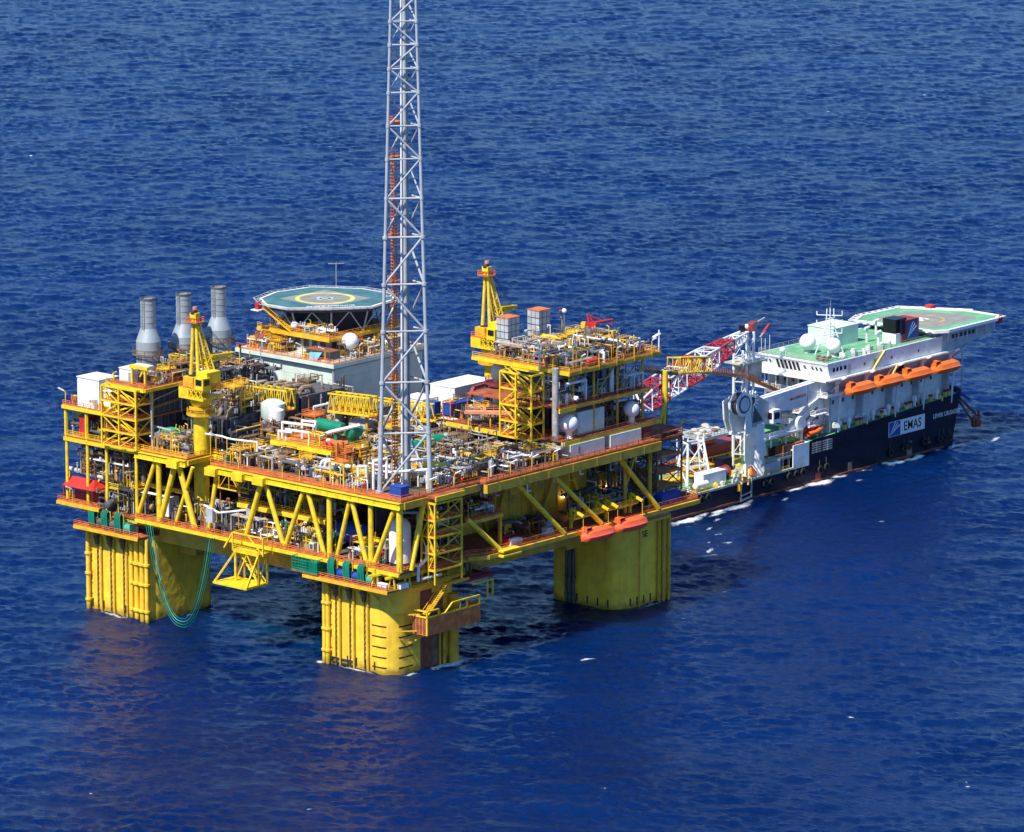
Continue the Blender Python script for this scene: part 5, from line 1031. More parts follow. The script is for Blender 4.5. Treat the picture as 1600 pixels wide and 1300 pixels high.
for x, y in ((-1.6, 88.2), (-1.6, 97.2), (2.2, 88.4), (2.2, 96.6)): MB().beam((x, y, LD+.7), (x, y, 27.6), .2).build('post', 'maroon', t)
b = MB().mat('maroon'); b.box(1.0, 88.6, LD+.7, 2.2, 96.4, LD+2.8); b.build('equipment_box', None, t)
t = thing('crane_rest', (2, 97, LD), 'pale grey pipe boom lying above the red awning', 'boom'); b = MB(); b.tube((1.6, 98.5, 30.4), (1.6, 87.5, 29.8), .5, n=10); b.build('boom', 'light_grey', t); b = MB(); b.beam((1.6, 98.5, LD+.7), (1.6, 98.5, 30.2), .3); b.beam((1.6, 86.5, 32), (1.6, 90, LD+5), .45); b.build('strut', 'yellow', t)

# hose reels, winches and hoses on the column balconies
def hose_reel(y, nm, lab, z=19.25):
    t = thing('hose_bundle', (-2, y, z), lab, 'hose bundle', 'green hose bundles on the column balconies')
    for k in range(5):
        yy = y-.75+.38*k; b = MB(); b.sweep([(-1.0, yy, z+.3), (-1.2, yy, z+2.6), (-1.6, yy+.12, z+4.1), (-2.2, yy+.15, z+4.5), (-2.7, yy+.1, z+3.9), (-2.9, yy-.1, z+2.0), (-2.8, yy-.25, z+.2)], .2, 6); b.build('hose', 'hose_green' if k % 2 else 'green', t, smooth=True)
    b = MB().mat('yellow_rail'); b.beam((-1.9, y-1.1, z), (-1.9, y-1.1, z+4.3), .16); b.beam((-1.9, y+1.1, z), (-1.9, y+1.1, z+4.3), .16); b.beam((-1.9, y-1.1, z+4.2), (-1.9, y+1.1, z+4.2), .2); b.build('rack', None, t); return t
for y, lab in ((15.2, 'green hose bundle on the near column, next to the green cage'), (10.8, 'middle green hose bundle on the near column, between two blue winches'), (6.6, 'green hose bundle on the near column, rightmost, beside the yellow post')): hose_reel(y, 'near', lab)
for y, lab in ((87.4, 'green hose bundle on the left column, leftmost under the red awning'), (83.4, 'middle green hose bundle on the left column'), (79.3, 'green hose bundle on the left column, right one beside a green drum')): hose_reel(y, 'left', lab)
def winch(y, mat, lab):
    t = thing('anchor_winch', (-1.2, y, 19.25), lab, 'winch'); b = MB(); b.tube((-1.4, y-.9, 20.6), (-1.4, y+.9, 20.6), .95, n=14); b.build('drum', mat, t, smooth='auto')
    for s in (-1, 1): MB().box(-2.3, y+s*.95-.12, 19.25, -.5, y+s*.95+.12, 21.7).build('side_frame', mat, t)
    b = MB(); b.box(-.5, y-.8, 19.25, .6, y+.8, 21); b.build('motor_box', 'light_grey' if mat != 'dark_grey' else 'brown_steel', t); return t
winch(13, 'blue', 'blue winch on the near column between first and middle hose bundles'); winch(8.7, 'blue', 'blue winch on the near column right of the middle hose bundle')
winch(85.4, 'dark_grey', 'dark winch on the left column between left and middle hose bundles'); winch(81.4, 'dark_grey', 'dark winch on the left column between middle and right hose bundles'); winch(77, 'mint', 'small green drum winch at the right end of the left column balcony')
winch(4.6, 'mint', 'small green drum winch on the near column right of the hose bundles')
t = thing('green_cage', (-2, 21, 19), 'green mesh cage basket hanging off the near column\'s left end', 'cage')
b = MB().mat('green'); b.box(-3.4, 18.6, 20.0, .2, 26, 20.3)
b.rail([(-3.4, 18.6, 20.3), (-3.4, 26, 20.3), (.2, 26, 20.3), (.2, 18.6, 20.3)], h=2.6, step=1.0, w=.13, closed=True, mids=3); b.build('basket', None, t)
b = MB().mat('green'); b.box(-2.8, 19.4, 20.3, -.4, 21.8, 22.2); b.box(-2.6, 22.2, 20.3, -.6, 25.2, 21.8); b.build('crate', None, t); b = MB(); b.box(-3.5, 18.4, 19.6, .3, 26.2, 19.98); b.beam((-3, 25.6, 19.7), (0, 20.5, 14.5), .25); b.build('bracket', 'brown_steel', t)
def fairlead(x, y, lab):
    t = thing('rim_davit', (x, y, 19.3), lab, 'davit', 'small yellow davits on the near column'); b = MB(); b.beam((x-.8, y+.7, 19.3), (x-.3, y+.3, 22), .3); b.beam((x+.3, y-.3, 19.3), (x+.1, y-.1, 22), .3); b.build('leg', 'yellow', t); b = MB(); b.beam((x-1.5, y+.9, 21.8), (x+.9, y-.6, 22.2), .5); b.build('head', 'yellow', t)
fairlead(-2, 2.8, 'small yellow davit on the near column left of the first white chest'); fairlead(-1.2, -1.2, 'small yellow davit on the near column between two white chests'); fairlead(2.5, -2.2, 'small yellow davit on the near column right of both white chests')
cabinet(-2, .8, 19.25, 1.1, 2.6, 1.2, 'white_clean', 'equipment_chest', 'white chest on the near column rim, left of the pair', 'chest'); cabinet(1.0, -2.0, 19.25, 2.4, 1.1, 1.2, 'white_clean', 'equipment_chest', 'white chest on the near column rim, right of the pair', 'chest')
for k in range(4):
    b = MB(); y0, y1 = 71.4-k*1.05, 50.4+k*.35; zt = 22.6; P = []
    dip = 1.0+k*.75
    for i in range(33):
        f = i/32; u = abs(2*f-1); P.append((-1.9-.35*k, y0+(y1-y0)*f, dip+(zt-dip)*(u**2.3)))
    o = MB().sweep(P, .1, 6).build('loading_hose', ('hose_green', 'green', 'mint', 'hose_green')[k], None, smooth=True)
    tag(recenter(o, (-2, 61, 1.2)), ('dark green hose drooping lowest of the four beside the left column', 'mid-green hose just inside the lowest one beside the left column', 'palest mint hose of the four looped beside the left column', 'dark green hose hanging highest of the four beside the left column')[k], 'hose', 'green hoses looped below the lower deck')

# yellow boarding platform hanging outside the lower deck
t = thing('hanging_platform', (-5, 40, 15), 'bright yellow caged boarding platform slung outside the lower deck', 'platform')
b = MB().mat('yellow'); b.box(-8.5, 34.6, 14.7, -1.6, 44.6, 15.1); b.build('floor', None, t)
b = MB()
for x, y in ((-4.5, 34.8), (-4.5, 41.6), (-1.8, 34.8), (-1.8, 41.6)): b.beam((x, y, 15), (x, y, 21.6), .42)
b.box(-4.8, 34.5, 21.4, -1.2, 42, 21.8)
for y in (34.8, 41.6): b.beam((-4.5, y, 21.6), (-8.2, y+(2.8 if y > 40 else 0), 15.1), .36); b.beam((-4.5, y, 15), (-1.8, y, 21.6), .2)
b.beam((-4.5, 34.8, 15), (-4.5, 38.2, 21.4), .2); b.beam((-4.5, 41.6, 15), (-4.5, 38.2, 21.4), .2); b.beam((-1.8, 34.8, 15), (-1.8, 41.6, 21.4), .2); b.build('frame', 'yellow', t)
b = MB()
for y in (33.4, 42.4): b.beam((-4.5, y, 25.6), (-1.4, y, 25.6), .28); b.beam((-4.5, y, 21.6), (-4.5, y, 25.6), .28); b.beam((-1.4, y, 21.6), (-1.4, y, 25.8), .28)
b.beam((-4.5, 33.4, 25.6), (-4.5, 42.4, 25.6), .28); b.beam((-4.5, 42.4, 25.6), (-4.5, 45, 21.8), .34); b.beam((-4.5, 33.4, 21.8), (-4.5, 38, 25.6), .22); b.rail([(-4.7, 34.4, 21.8), (-4.7, 42, 21.8), (-1.2, 42, 21.8)], w=.1); b.build('upper_cage', 'yellow', t)
b = MB()
for k in range(9): f = k/9; b.box(-3.9, 35.5+5.5*f, 15.1+6.3*f, -2.6, 36.0+5.5*f, 15.25+6.3*f)
b.beam((-3.9, 35.3, 15.1), (-3.9, 41, 21.5), .3); b.beam((-2.6, 35.3, 15.1), (-2.6, 41, 21.5), .3); b.build('stair', 'yellow', t)
# rusty basket on the near column
t = thing('hanging_basket', (13, -3, 9), 'rust-orange steel basket hung on the shaded side of the near column', 'basket')
b = MB().mat('orange_steel'); b.box(4.6, -5.6, 8.9, 21.4, -1.6, 9.1); b.box(4.6, -5.75, 8.9, 21.4, -5.6, 12.9); b.box(4.45, -5.6, 8.9, 4.6, -1.6, 12.9); b.box(21.4, -5.6, 8.9, 21.55, -1.6, 12.9); b.mat('rust')
for i in range(4): b.box(4.38, -5.2+i*.95, 9.2, 4.44, -4.6+i*.95, 12.6)
b.build('panel', None, t)
b = MB().mat('yellow')
for p, q in (((4.4, -5.8, 12.9), (21.5, -5.8, 12.9)), ((4.4, -5.8, 12.9), (4.4, -1.6, 12.9)), ((4.4, -5.8, 9), (4.4, -5.8, 14.2)), ((4.4, -5.8, 14.2), (8, -5.8, 14.2)), ((8, -5.8, 14.2), (8, -5.8, 12.9)), ((4.4, -5.8, 14.2), (4.4, -1.6, 14.2)), ((10, -5.8, 12.9), (12.4, -5.8, 14.8)), ((12.4, -5.8, 14.8), (21, -5.8, 14.8)), ((21, -5.8, 14.8), (21, -5.8, 12.9)), ((14.8, -5.8, 12.9), (14.8, -5.8, 14.8)), ((17, -5.8, 12.9), (17, -5.8, 14.8))): b.beam(p, q, .3)
b.build('guard_frame', None, t)
b = MB()
for z in (13.2, 9.6): MB().beam((6, -4.2, z), (1, .2, z), .24).build('strut', 'yellow_rail', t)
MB().beam((7, -4.2, 9), (5, 0, 6.3), .25).build('strut', 'yellow_rail', t); MB().beam((13, -3, 9), (11, 0, 7), .2).build('strut', 'yellow_rail', t)
b = MB()
for k in range(16): f = k/16; b.box(6+6.5*f, -4.6, 12.9+5.5*f, 6.5+6.5*f, -3.2, 13.05+5.5*f)
for y in (-4.6, -3.2): b.beam((6, y, 12.9), (12.8, y, 18.6), .3); b.beam((6, y, 14), (12.8, y, 19.6), .12)
b.beam((12.8, -4.6, 18.8), (19, -4.6, 18.8), .3); b.box(12.8, -4.7, 18.4, 19, -2.6, 18.6); b.build('stair', 'yellow_rail', t)
t = thing('landing_stage', (24, -4, 17), 'dark maroon landing with two yellow posts right of the near column top', 'platform'); b = MB(); b.box(19.5, -4, 17.6, 27.5, 2, 17.9); b.rail([(19.5, -4, 17.9), (27.5, -4, 17.9), (27.5, 2, 17.9)]); b.build('floor', 'maroon', t); b = MB(); b.beam((20.5, -4.3, 17), (27, -4.3, 17), .35); b.beam((25.3, -4.3, 17), (25.3, -4.3, 13), .3); b.beam((27, -4.3, 17), (27, -4.3, 13.6), .3); b.build('post', 'yellow', t); b = MB(); b.beam((23, 0, 18), (23, 0, LD-1.5), .5); b.beam((24.5, 0, 18), (24.5, 0, LD-1.5), .4); b.build('hanger', 'dark_grey', t)

# stair towers on the right face
t = thing('stair_tower', (11.6, -3.5, LD), 'yellow cross-braced stair tower right of the platform\'s near corner', 'stair tower'); stair_tower(t, 7.4, -5.4, 15.8, -1.6, (22.4, 26, 29.6, 33.2, 36.9), 'yellow', zbot=19.4)
b = MB().mat('deck_red'); b.box(7, -5.8, MD-.55, 16.2, -3.45, MD-.02); b.mat('yellow'); b.box(7, -6.1, MD-1.1, 16.2, -5.81, MD); b.build('top_landing', None, t)
t = thing('stair_tower', (88, 0, LD), 'brown lattice stair tower at the platform\'s right end, above the blue box', 'stair tower'); stair_tower(t, 84.4, -2.2, 93, 3.6, (22.6, 26.2, 29.8, 33.4, 37), 'brown_steel')
t = thing('tower_head', (86, 0, 37), 'rusty brown platform box on top of the brown stair tower', 'platform'); b = MB(); b.box(79.5, -2.4, 37.3, 93.5, 4, 37.6); b.box(80, -2.2, 37.6, 86.5, -2.0, 40); b.box(79.8, -2.2, 37.6, 80, 4, 40); b.rail([(86.5, -2.2, 37.6), (93.3, -2.2, 37.6), (93.3, 4, 37.6)]); b.build('deck', 'rust', t); b = MB(); b.beam((80.5, 0, 37.3), (76, 0, 28), .6); b.build('strut', 'yellow_rail', t); b = MB(); b.beam((93, 0, 37), (99, 2, 39.5), .3); b.beam((93, 0, 37), (99, 0, 34), .25); b.build('bracket', 'yellow_rail', t)
cabinet(86.5, -3.4, LD, 6.5, 2.4, 2.4, 'blue', 'container', 'dark blue box on the lower deck at the foot of the brown tower', 'container')
t = thing('support_post', (99, 7.6, 38), 'yellow forked post carrying the catwalk beside the red and white boom', 'post'); b = MB(); b.tube((99.5, 8, 42.5), (99.5, 8, 49.6), .62, n=12); b.tube((99.5, 8, 42.7), (98.8, 7.8, 37), .45, n=8); b.tube((99.5, 8, 42.7), (95.5, 7, 36.4), .4, n=8); b.build('pole', 'yellow', t, smooth='auto'); b = MB().mat('brown_steel'); b.beam((95, 4, 36.6), (100.5, 8.6, 36.6), .5); b.tube((100.6, 8.4, 37), (100.6, 8.4, 46), .18, n=6); b.build('base_beam', None, t)

# rig lifeboats and their yellow davit walkways
def lifeboat(loc, rz, mat, lab, grp, L=10.6):
    t = thing('lifeboat', loc, lab, 'lifeboat', grp); t.rotation_euler = (0, 0, rz)
    st = []
    for i in range(13):
        f = i/12; x = -L/2+L*f; e = max(0, abs(2*f-1)); wd = 1.85*(1-e**4)**.5 if e < 1 else .05; wd = max(wd, .12); sh = .35*e**2
        roof = 1.35*(1-max(0, e-.6)/.4*.7)
        st.append((x, wd, sh, roof))
    vs = []; n = 10
    for x, wd, sh, roof in st:
        vs += [(x, 0, .0+sh*1.6), (x, -wd*.72, .16+sh*1.3), (x, -wd*.98, .95+sh*.5), (x, -wd, 1.35+sh*.3), (x, -wd*.92, 1.5+sh*.2), (x, -wd*.74, 1.4+roof*.8), (x, 0, 1.65+roof), (x, wd*.74, 1.4+roof*.8), (x, wd*.92, 1.5+sh*.2), (x, wd, 1.35+sh*.3), (x, wd*.98, .95+sh*.5), (x, wd*.72, .16+sh*1.3)]
    n = 12; k = len(st); b = MB().mat(mat)
    b.add(vs, [(i*n+j, (i+1)*n+j, (i+1)*n+(j+1) % n, i*n+(j+1) % n) for i in range(k-1) for j in range(n)]+[tuple(range(n)), tuple(range((k-1)*n, k*n))[::-1]])
    b.build('hull', None, t, smooth='auto', local=True)
    b = MB().mat(mat); b.box(-L*.42, -.8, 2.3, -L*.26, .8, 3.5); b.mat('glass_dark'); b.box(-L*.26, -.6, 3.0, -L*.258, .6, 3.35); b.box(-L*.41, -.815, 2.95, -L*.28, -.802, 3.35); b.build('steering_cabin', None, t, local=True)
    b = MB().mat('red' if 'salmon' in mat else mat); b.tube((-L*.45, -1.62, 1.35), (L*.42, -1.66, 1.3), .1, n=6); b.build('rubbing_strake', None, t, local=True)
    return t
LBG = 'orange-red lifeboats on the platform\'s right side'
lifeboat((58.6, -6.9, 20.3), R(0), 'lifeboat_salmon', 'salmon-orange enclosed lifeboat under the platform\'s right edge, left one', LBG)
lifeboat((69.8, -6.9, 20.5), R(0), 'lifeboat_salmon', 'salmon-orange enclosed lifeboat under the platform\'s right edge, right one', LBG)
for x, lab in ((58, 'yellow davit walkway above the left rig lifeboat'), (69.6, 'yellow davit walkway above the right rig lifeboat')):
    t = thing('lifeboat_davit', (x, -4, LD), lab, 'davit', 'yellow lifeboat davits'); b = MB(); b.box(x-5, -5, LD+2.2, x+5, -3, LD+2.35); b.rail([(x-5, -3, LD+2.35), (x-5, -5, LD+2.35), (x+5, -5, LD+2.35), (x+5, -3, LD+2.35)], w=.12); b.build('walkway', 'yellow', t)
    for dx in (-4.2, 4.2): b = MB(); b.beam((x+dx, -3.4, LD), (x+dx, -3.4, LD+4.4), .5); b.beam((x+dx, -3.4, LD+4.4), (x+dx, -7, LD+3.2), .5); b.beam((x+dx, -3.4, LD+1), (x+dx, -5.2, LD+3.6), .3); b.tube((x+dx, -6.9, LD+3.2), (x+dx, -6.9, LD-.2), .06, n=5); b.build('arm', 'yellow', t)
t = thing('work_platform', (29, -6, LD), 'bright yellow tray at the foot of the first right-hand brace', 'platform'); b = MB(); b.box(27, -7.4, LD-1.1, 33, -5.5, LD-.7); b.box(27.2, -7.2, LD-.1, 33, -5, LD+.25); b.build('tray', 'yellow', t)
t = thing('orange_crate', (34, -3, LD), 'orange frame crate with white boxes on the right lower deck', 'crate'); b = MB(); b.box(32.5, -3.6, LD, 37.5, -3.4, LD+1.3); b.box(32.5, -1.2, LD, 37.5, -1, LD+1.3); b.box(32.5, -3.4, LD, 32.7, -1.2, LD+1.3); b.box(37.3, -3.4, LD, 37.5, -1.2, LD+1.3); b.build('frame', 'red', t); b = MB(); b.box(32.9, -4.6, LD, 35.4, -3.7, LD+1.5); b.box(35.8, -4.4, LD, 36.6, -3.7, LD+1.2); b.build('white_box', 'white', t)
cabinet(45.5, -3.8, LD, 2.2, 1.4, 1.7, 'light_grey', 'deck_locker', 'grey and white locker on the right lower deck between two braces', 'locker')
t = thing('scrap_heap', (41, -3.4, LD), 'pile of tan timber and sacks on the right lower deck', 'pile'); rnd = random.Random(4)
for i in range(7): b = MB(); x = 38.8+rnd.random()*4.6; b.obox((x, -3.6+rnd.random()*1.4, LD+.35), .9, .5, .35, rnd.random()*2); b.build('sack', 'orange_steel', t)

# workers
def person(loc, yaw, lab, upper, lower, lean=0.0, arm=(.25, .15)):
    t = thing('person', loc, lab, 'person'); t.rotation_euler = (0, 0, yaw)
    J = [(0, 0, .95), (0, .02, 1.2), (0, .02+lean*.5, 1.42), (0, .03+lean, 1.54), (0, .04+lean, 1.66), (-.1, 0, .9), (-.12, .04, .5), (-.12, 0, .09), (-.12, .15, .04), (.1, 0, .9), (.13, -.02, .5), (.15, -.06, .09), (.15, .1, .04),
         (-.2, lean, 1.42), (-.27, .05+lean, 1.15), (-.24, .1+arm[0]+lean, .98), (.2, lean, 1.42), (.28, lean, 1.15), (.26, .1+arm[1]+lean, .95), (-.23, .16+arm[0]+lean, .93), (.25, .16+arm[1]+lean, .9)]
    E = [(0, 1), (1, 2), (2, 3), (3, 4), (0, 5), (5, 6), (6, 7), (7, 8), (0, 9), (9, 10), (10, 11), (11, 12), (2, 13), (13, 14), (14, 15), (15, 19), (2, 16), (16, 17), (17, 18), (18, 20)]
    Rr = [.16, .15, .17, .07, .105, .11, .075, .055, .05, .11, .075, .055, .05, .085, .06, .045, .085, .06, .045, .04, .04]
    me = bpy.data.meshes.new('body'); me.from_pydata(J, E, []); o = bpy.data.objects.new('body', me); COL.objects.link(o)
    sk = o.modifiers.new('skin', 'SKIN'); sv_ = me.skin_vertices[0].data
    for i, r in enumerate(Rr): sv_[i].radius = (r, r)
    sv_[0].use_root = True; ss = o.modifiers.new('sub', 'SUBSURF'); ss.levels = 1; ss.render_levels = 1
    dg = bpy.context.evaluated_depsgraph_get(); m2 = bpy.data.meshes.new_from_object(o.evaluated_get(dg)); bpy.data.objects.remove(o)
    m2.name = 'body'; m2.materials.clear()
    for m in (upper, lower, 'skin', 'black'): m2.materials.append(MATS[m])
    for p in m2.polygons:
        c = p.center; p.material_index = 3 if c.z < .12 else 1 if c.z < .93 and abs(c.x) < .22 and c.y < .2 else 2 if (c.z > 1.53 or (abs(c.x) > .2 and c.z < .97)) else 0
    m2.shade_smooth(); bo = bpy.data.objects.new('body', m2); COL.objects.link(bo); bo.parent = t
    b = MB().mat('white_clean'); b.sphere((0, .04+lean, 1.72), .14, 10, 6); b.tube((0, .06+lean, 1.70), (0, .06+lean, 1.72), .17, n=10); b.build('helmet', None, t, local=True)
person((35.4, -.4, LD+.03), R(200), 'worker in red coverall and white helmet standing by the shaded yellow doorway, left of two', 'red', 'navy')
person((37.9, -.6, LD+.03), R(120), 'worker in red jacket and dark trousers behind the white boxes, right of two', 'lifeboat', 'navy', .06, (.3, .25))

# floodlight poles along the deck edges
def flood(x, y, z, dx, dy, h, lab, first=[None]):
    if first[0] is None:
        t = thing('lamp_post', (x, y, z), lab, 'lamp post', 'lamp posts along the deck edges'); b = MB(); b.beam((0, 0, -.6), (0, 0, 3.0), .17); b.beam((0, 0, 3.0), (-.5, 0, 3.4), .14); b.build('pole', 'yellow_rail', t, local=True)
        b = MB(); b.tube((-.3, 0, 3.25), (-1.6, 0, 3.95), .17, n=6); b.build('lamp_head', 'white_clean', t, local=True); first[0] = t
    else: t = dup(first[0], (x, y, z), lab)
    t.rotation_euler = (0, 0, math.atan2(dy, dx)+math.pi); return t
ORD = ['first', 'second', 'third', 'fourth', 'fifth', 'sixth', 'seventh', 'eighth', 'ninth', 'tenth']
for i, y in enumerate((10, 19, 26, 31, 44, 48)): flood(-.8, y, MD, -1, -.35, 3, '%s lamp post from the near corner along the left main deck edge' % ORD[i])
for i, y in enumerate((63, 70)): flood(-.8, y, MD, -1, -.5, 3, '%s lamp post between the crane notch and the left stair tower' % ORD[i])
for i, x in enumerate((8, 16, 25, 32, 39, 46)): flood(x, -3.2 if x < 24 else -5, MD, .3, -1, 3, '%s lamp post from the near corner along the right main deck edge' % ORD[i])
for i, x in enumerate((60, 66, 72, 78, 84)): flood(x, -.9, 56.9, -.3, -1, 3, '%s lamp post from the left on the process module\'s top rail' % ORD[i])
for i, y in enumerate((4, 11, 18)): flood(56.3, y, 56.9, -1, .2, 3, '%s lamp post from the front on the top deck\'s left rail' % ORD[i])
for i, y in enumerate((71, 78, 88)): flood(AX0-.8, y, AZ, -1, .4, 3, '%s lamp post from the right on the accommodation roof rail' % ORD[i])
for i, (x, y) in enumerate(((64, AY0-.8), (72, AY0-.8))): flood(x, y, AZ, -.5, -1, 3, '%s lamp post right of the accommodation roof corner' % ORD[i])
flood(-2.5, 93.5, LD+.7, -1, .3, 3, 'lamp post in front of the red awning'); flood(-1, 96.8, 45.4, -1, 1, 3, 'lamp post sticking out at the far left end of the platform')
flood(-1, 50.5, 42, -1, .2, 3, 'tall lamp post right beside the crane pedestal notch')
for i, (x, y, z, zz) in enumerate(((65.7, 9, 26.4, 'left'), (80.6, 9.4, 26.0, 'right'))):
    t = thing('wall_lamp', (x, y, z), 'small lit warm lamp under the main deck, %s of two' % zz, 'lamp'); b = MB(); b.sphere((x, y, z), .28, 10, 8); b.build('bulb', 'lit_lamp', t); b = MB(); b.beam((x, y+.2, z+.1), (x, y+.8, z+.4), .15); b.build('bracket', 'dark_grey', t)
for i, (x, y, z, lab) in enumerate(((86.8, -.6, 56.9, 'white antenna pole with horizontal arms at the module\'s right top corner'), (54.6, 6.5, 56.9, 'white antenna pole at the top of the module\'s stair tower'))):
    t = thing('antenna_pole', (x, y, z), lab, 'antenna'); b = MB(); b.tube((x, y, z), (x, y, z+5), .16, n=6); b.build('pole', 'white', t); b = MB(); b.tube((x-1.4, y+.6, z+3.4), (x+.4, y, z+4.2), .3, n=7); b.build('arm', 'white', t)
t = thing('beacon', (81, 22, 56.9), 'small white ball beacon on a thin pole behind the module top', 'beacon'); b = MB(); b.tube((81, 22, 56.9), (81, 22, 64), .1, n=5); b.build('pole', 'grey', t); b = MB().mat('white_clean'); b.sphere((81, 22, 64.2), .55, 10, 8); b.mat('maroon'); b.sphere((80.4, 22.6, 64.1), .4, 8, 6); b.build('lamp', None, t)
for x, y, z, lab in ((82, 4, 58.3, 'right red cylinder lying at the module\'s top front rail'), (66, 1.2, 58, 'left red cylinder lying at the module\'s top front rail')):
    t = thing('gas_cylinder', (x, y, 56.9), lab, 'cylinder'); b = MB(); b.hcyl((x-1.9, y-.4, z), (x+1.9, y-.4, z), .5, 12); b.build('shell', 'red', t, smooth='auto'); b = MB(); b.box(x-1.2, y-.8, 56.9, x-.9, y, z-.4); b.box(x+.9, y-.8, 56.9, x+1.2, y, z-.4); b.build('saddle', 'brown_steel', t)

# ================================================================== catwalk from platform to ship
t = thing('catwalk', (92, 6, 50), 'long catwalk with a yellow truss section bridging from platform to ship', 'catwalk')
Pa, Pb, Pc, Pd, Pe = Vector((88, 6, 51.8)), Vector((121, 23.2, 43.7)), Vector((148.5, 36.2, 38.0)), Vector((190, 57.6, 27.6)), Vector((204, 57, 21.5))
def walk(p, q, mat, rail=True, w=.9, nm='walkway_span'):
    d = (q-p).normalized(); u = d.cross(Vector((0, 0, 1))).normalized()*w; b = MB().mat(mat); dn = Vector((0, 0, -.5))
    b.add([p-u, q-u, q+u, p+u, p-u+dn, q-u+dn, q+u+dn, p+u+dn], [(0, 1, 2, 3), (7, 6, 5, 4), (0, 4, 5, 1), (1, 5, 6, 2), (2, 6, 7, 3), (3, 7, 4, 0)])
    if rail: b.rail([p-u, q-u], w=.08); b.rail([p+u, q+u], w=.08)
    b.build(nm, None, t)
walk(Pa, Pb, 'brown_steel'); walk(Pc, Pd, 'salmon'); walk(Pd, Pe, 'orange_steel', nm='stair_span')
b = MB().mat('yellow'); d = (Pc-Pb).normalized(); u = d.cross(Vector((0, 0, 1))).normalized()*1.5; hh = Vector((0, 0, 3.6)); n = 6
for s in (-1, 1):
    b.beam(Pb+u*s, Pc+u*s, .36); b.beam(Pb+u*s+hh, Pc+u*s+hh, .28)
    for i in range(n+1):
        a = Pb.lerp(Pc, i/n)+u*s; b.beam(a, a+hh, .16)
        if i < n: c = Pb.lerp(Pc, (i+1)/n)+u*s; b.beam(a if i % 2 else a+hh, c+hh if i % 2 else c, .15)
for i in range(n+1): a = Pb.lerp(Pc, i/n); b.beam(a-u+hh, a+u+hh, .2); b.beam(a-u, a+u, .25)
b.build('truss_section', None, t); b = MB(); m = (Pb+Pc)/2; b.add([Pb-u, Pc-u, Pc+u, Pb+u], [(0, 1, 2, 3)]); b.build('truss_floor', 'yellow_rail', t)

# ================================================================== the ship
CY = 60.0
ship = thing('support_ship', (205, CY, 0), 'dark blue hulled support ship with white superstructure lying beyond the platform', 'ship')
def hull():
    # station x, half breadth, deck z
    st = [(139, 11.6, 4.4), (141, 12, 4.4), (160, 12, 4.4), (203.4, 12, 4.6), (203.5, 12, 10.6), (220, 12, 11.2), (240, 12, 12.0), (256, 12, 12.7), (264.6, 12, 13.2), (267.2, 10.8, 13.4), (269, 7.5, 13.5), (269.6, 3.5, 13.55), (269.8, 0, 13.55)]
    vs = []; n = None
    for x, hb, dz in st:
        ring = []
        for f in (0, .35, .7, 1): ring.append((dz*(1-f)+.0*f, f))
        pts = []
        for s in (-1, 1):
            col = []
            for z in (dz, dz*.6, dz*.25, 0, -2.5):
                rake = max(0, (x-258)/11.8)**1.3*(-.33*(13.5-z)) if x > 258 else 0
                nar = 1-.10*max(0, (x-262)/8)*(1-z/13.5) if x > 262 else 1
                col.append((x+rake, CY+s*hb*nar, z))
            pts.append(col)
        vs.append(pts)
    b = MB().mat('navy')
    for s in (0, 1):
        idx = [[None]*5 for _ in st]; V = []
        for i in range(len(st)):
            for j in range(5): idx[i][j] = len(V); V.append(vs[i][s][j])
        F = []
        for i in range(len(st)-1):
            for j in range(4):
                q = (idx[i][j], idx[i+1][j], idx[i+1][j+1], idx[i][j+1]); F.append(q if s == 1 else q[::-1])
        b.add(V, F)
    b.add([vs[0][0][j] for j in range(5)]+[vs[0][1][j] for j in range(5)], [(j, j+1, 6+j, 5+j) for j in range(4)])
    b.build('hull', None, ship, smooth='auto')
hull()
b = MB().mat('ship_deck'); b.add([(139, 48.2, 4.3), (203.4, 48.2, 4.5), (203.4, 71.8, 4.5), (139, 71.8, 4.3)], [(0, 1, 2, 3)]); b.build('aft_deck', None, ship)
b = MB().mat('ship_deck'); b.add([(203.4, 48.2, 10.3), (264, 48.2, 12.9), (268.5, 55, 13.1), (268.5, 65, 13.1), (264, 71.8, 12.9), (203.4, 71.8, 10.3)], [(0, 1, 2, 3, 4, 5)]); b.build('fore_deck', None, ship)
b = MB().mat('white'); b.box(197.2, 48.05, 4.5, 203.45, 48.3, 10.5); b.box(203.2, 48.3, 4.5, 203.45, 71.8, 10.5); b.box(197.2, 48.3, 9.2, 203.2, 52, 9.4); b.build('break_bulkhead', None, ship)
b = MB().mat('tarnish'); b.beam((141, 48.1, 4.75), (197, 48.1, 4.85), .5); b.mat('yellow_rail'); b.rail([(150, 48.3, 4.5), (196, 48.3, 4.6)], step=2.4, w=.08, kick=False); b.build('bulwark_rail', None, ship)
b = MB().mat('rust'); b.beam((150, 47.95, .3), (258, 47.95, .3), .5); b.build('rubbing_band', None, ship)
b = MB().mat('pipe_brown'); b.box(219, 47.93, -.4, 220.5, 47.98, 2.6); b.box(243, 47.93, -.4, 245, 47.98, 4.0); b.mat('maroon'); b.box(206, 47.93, -.4, 208, 47.98, 2.2); b.build('rust_streak', None, ship)
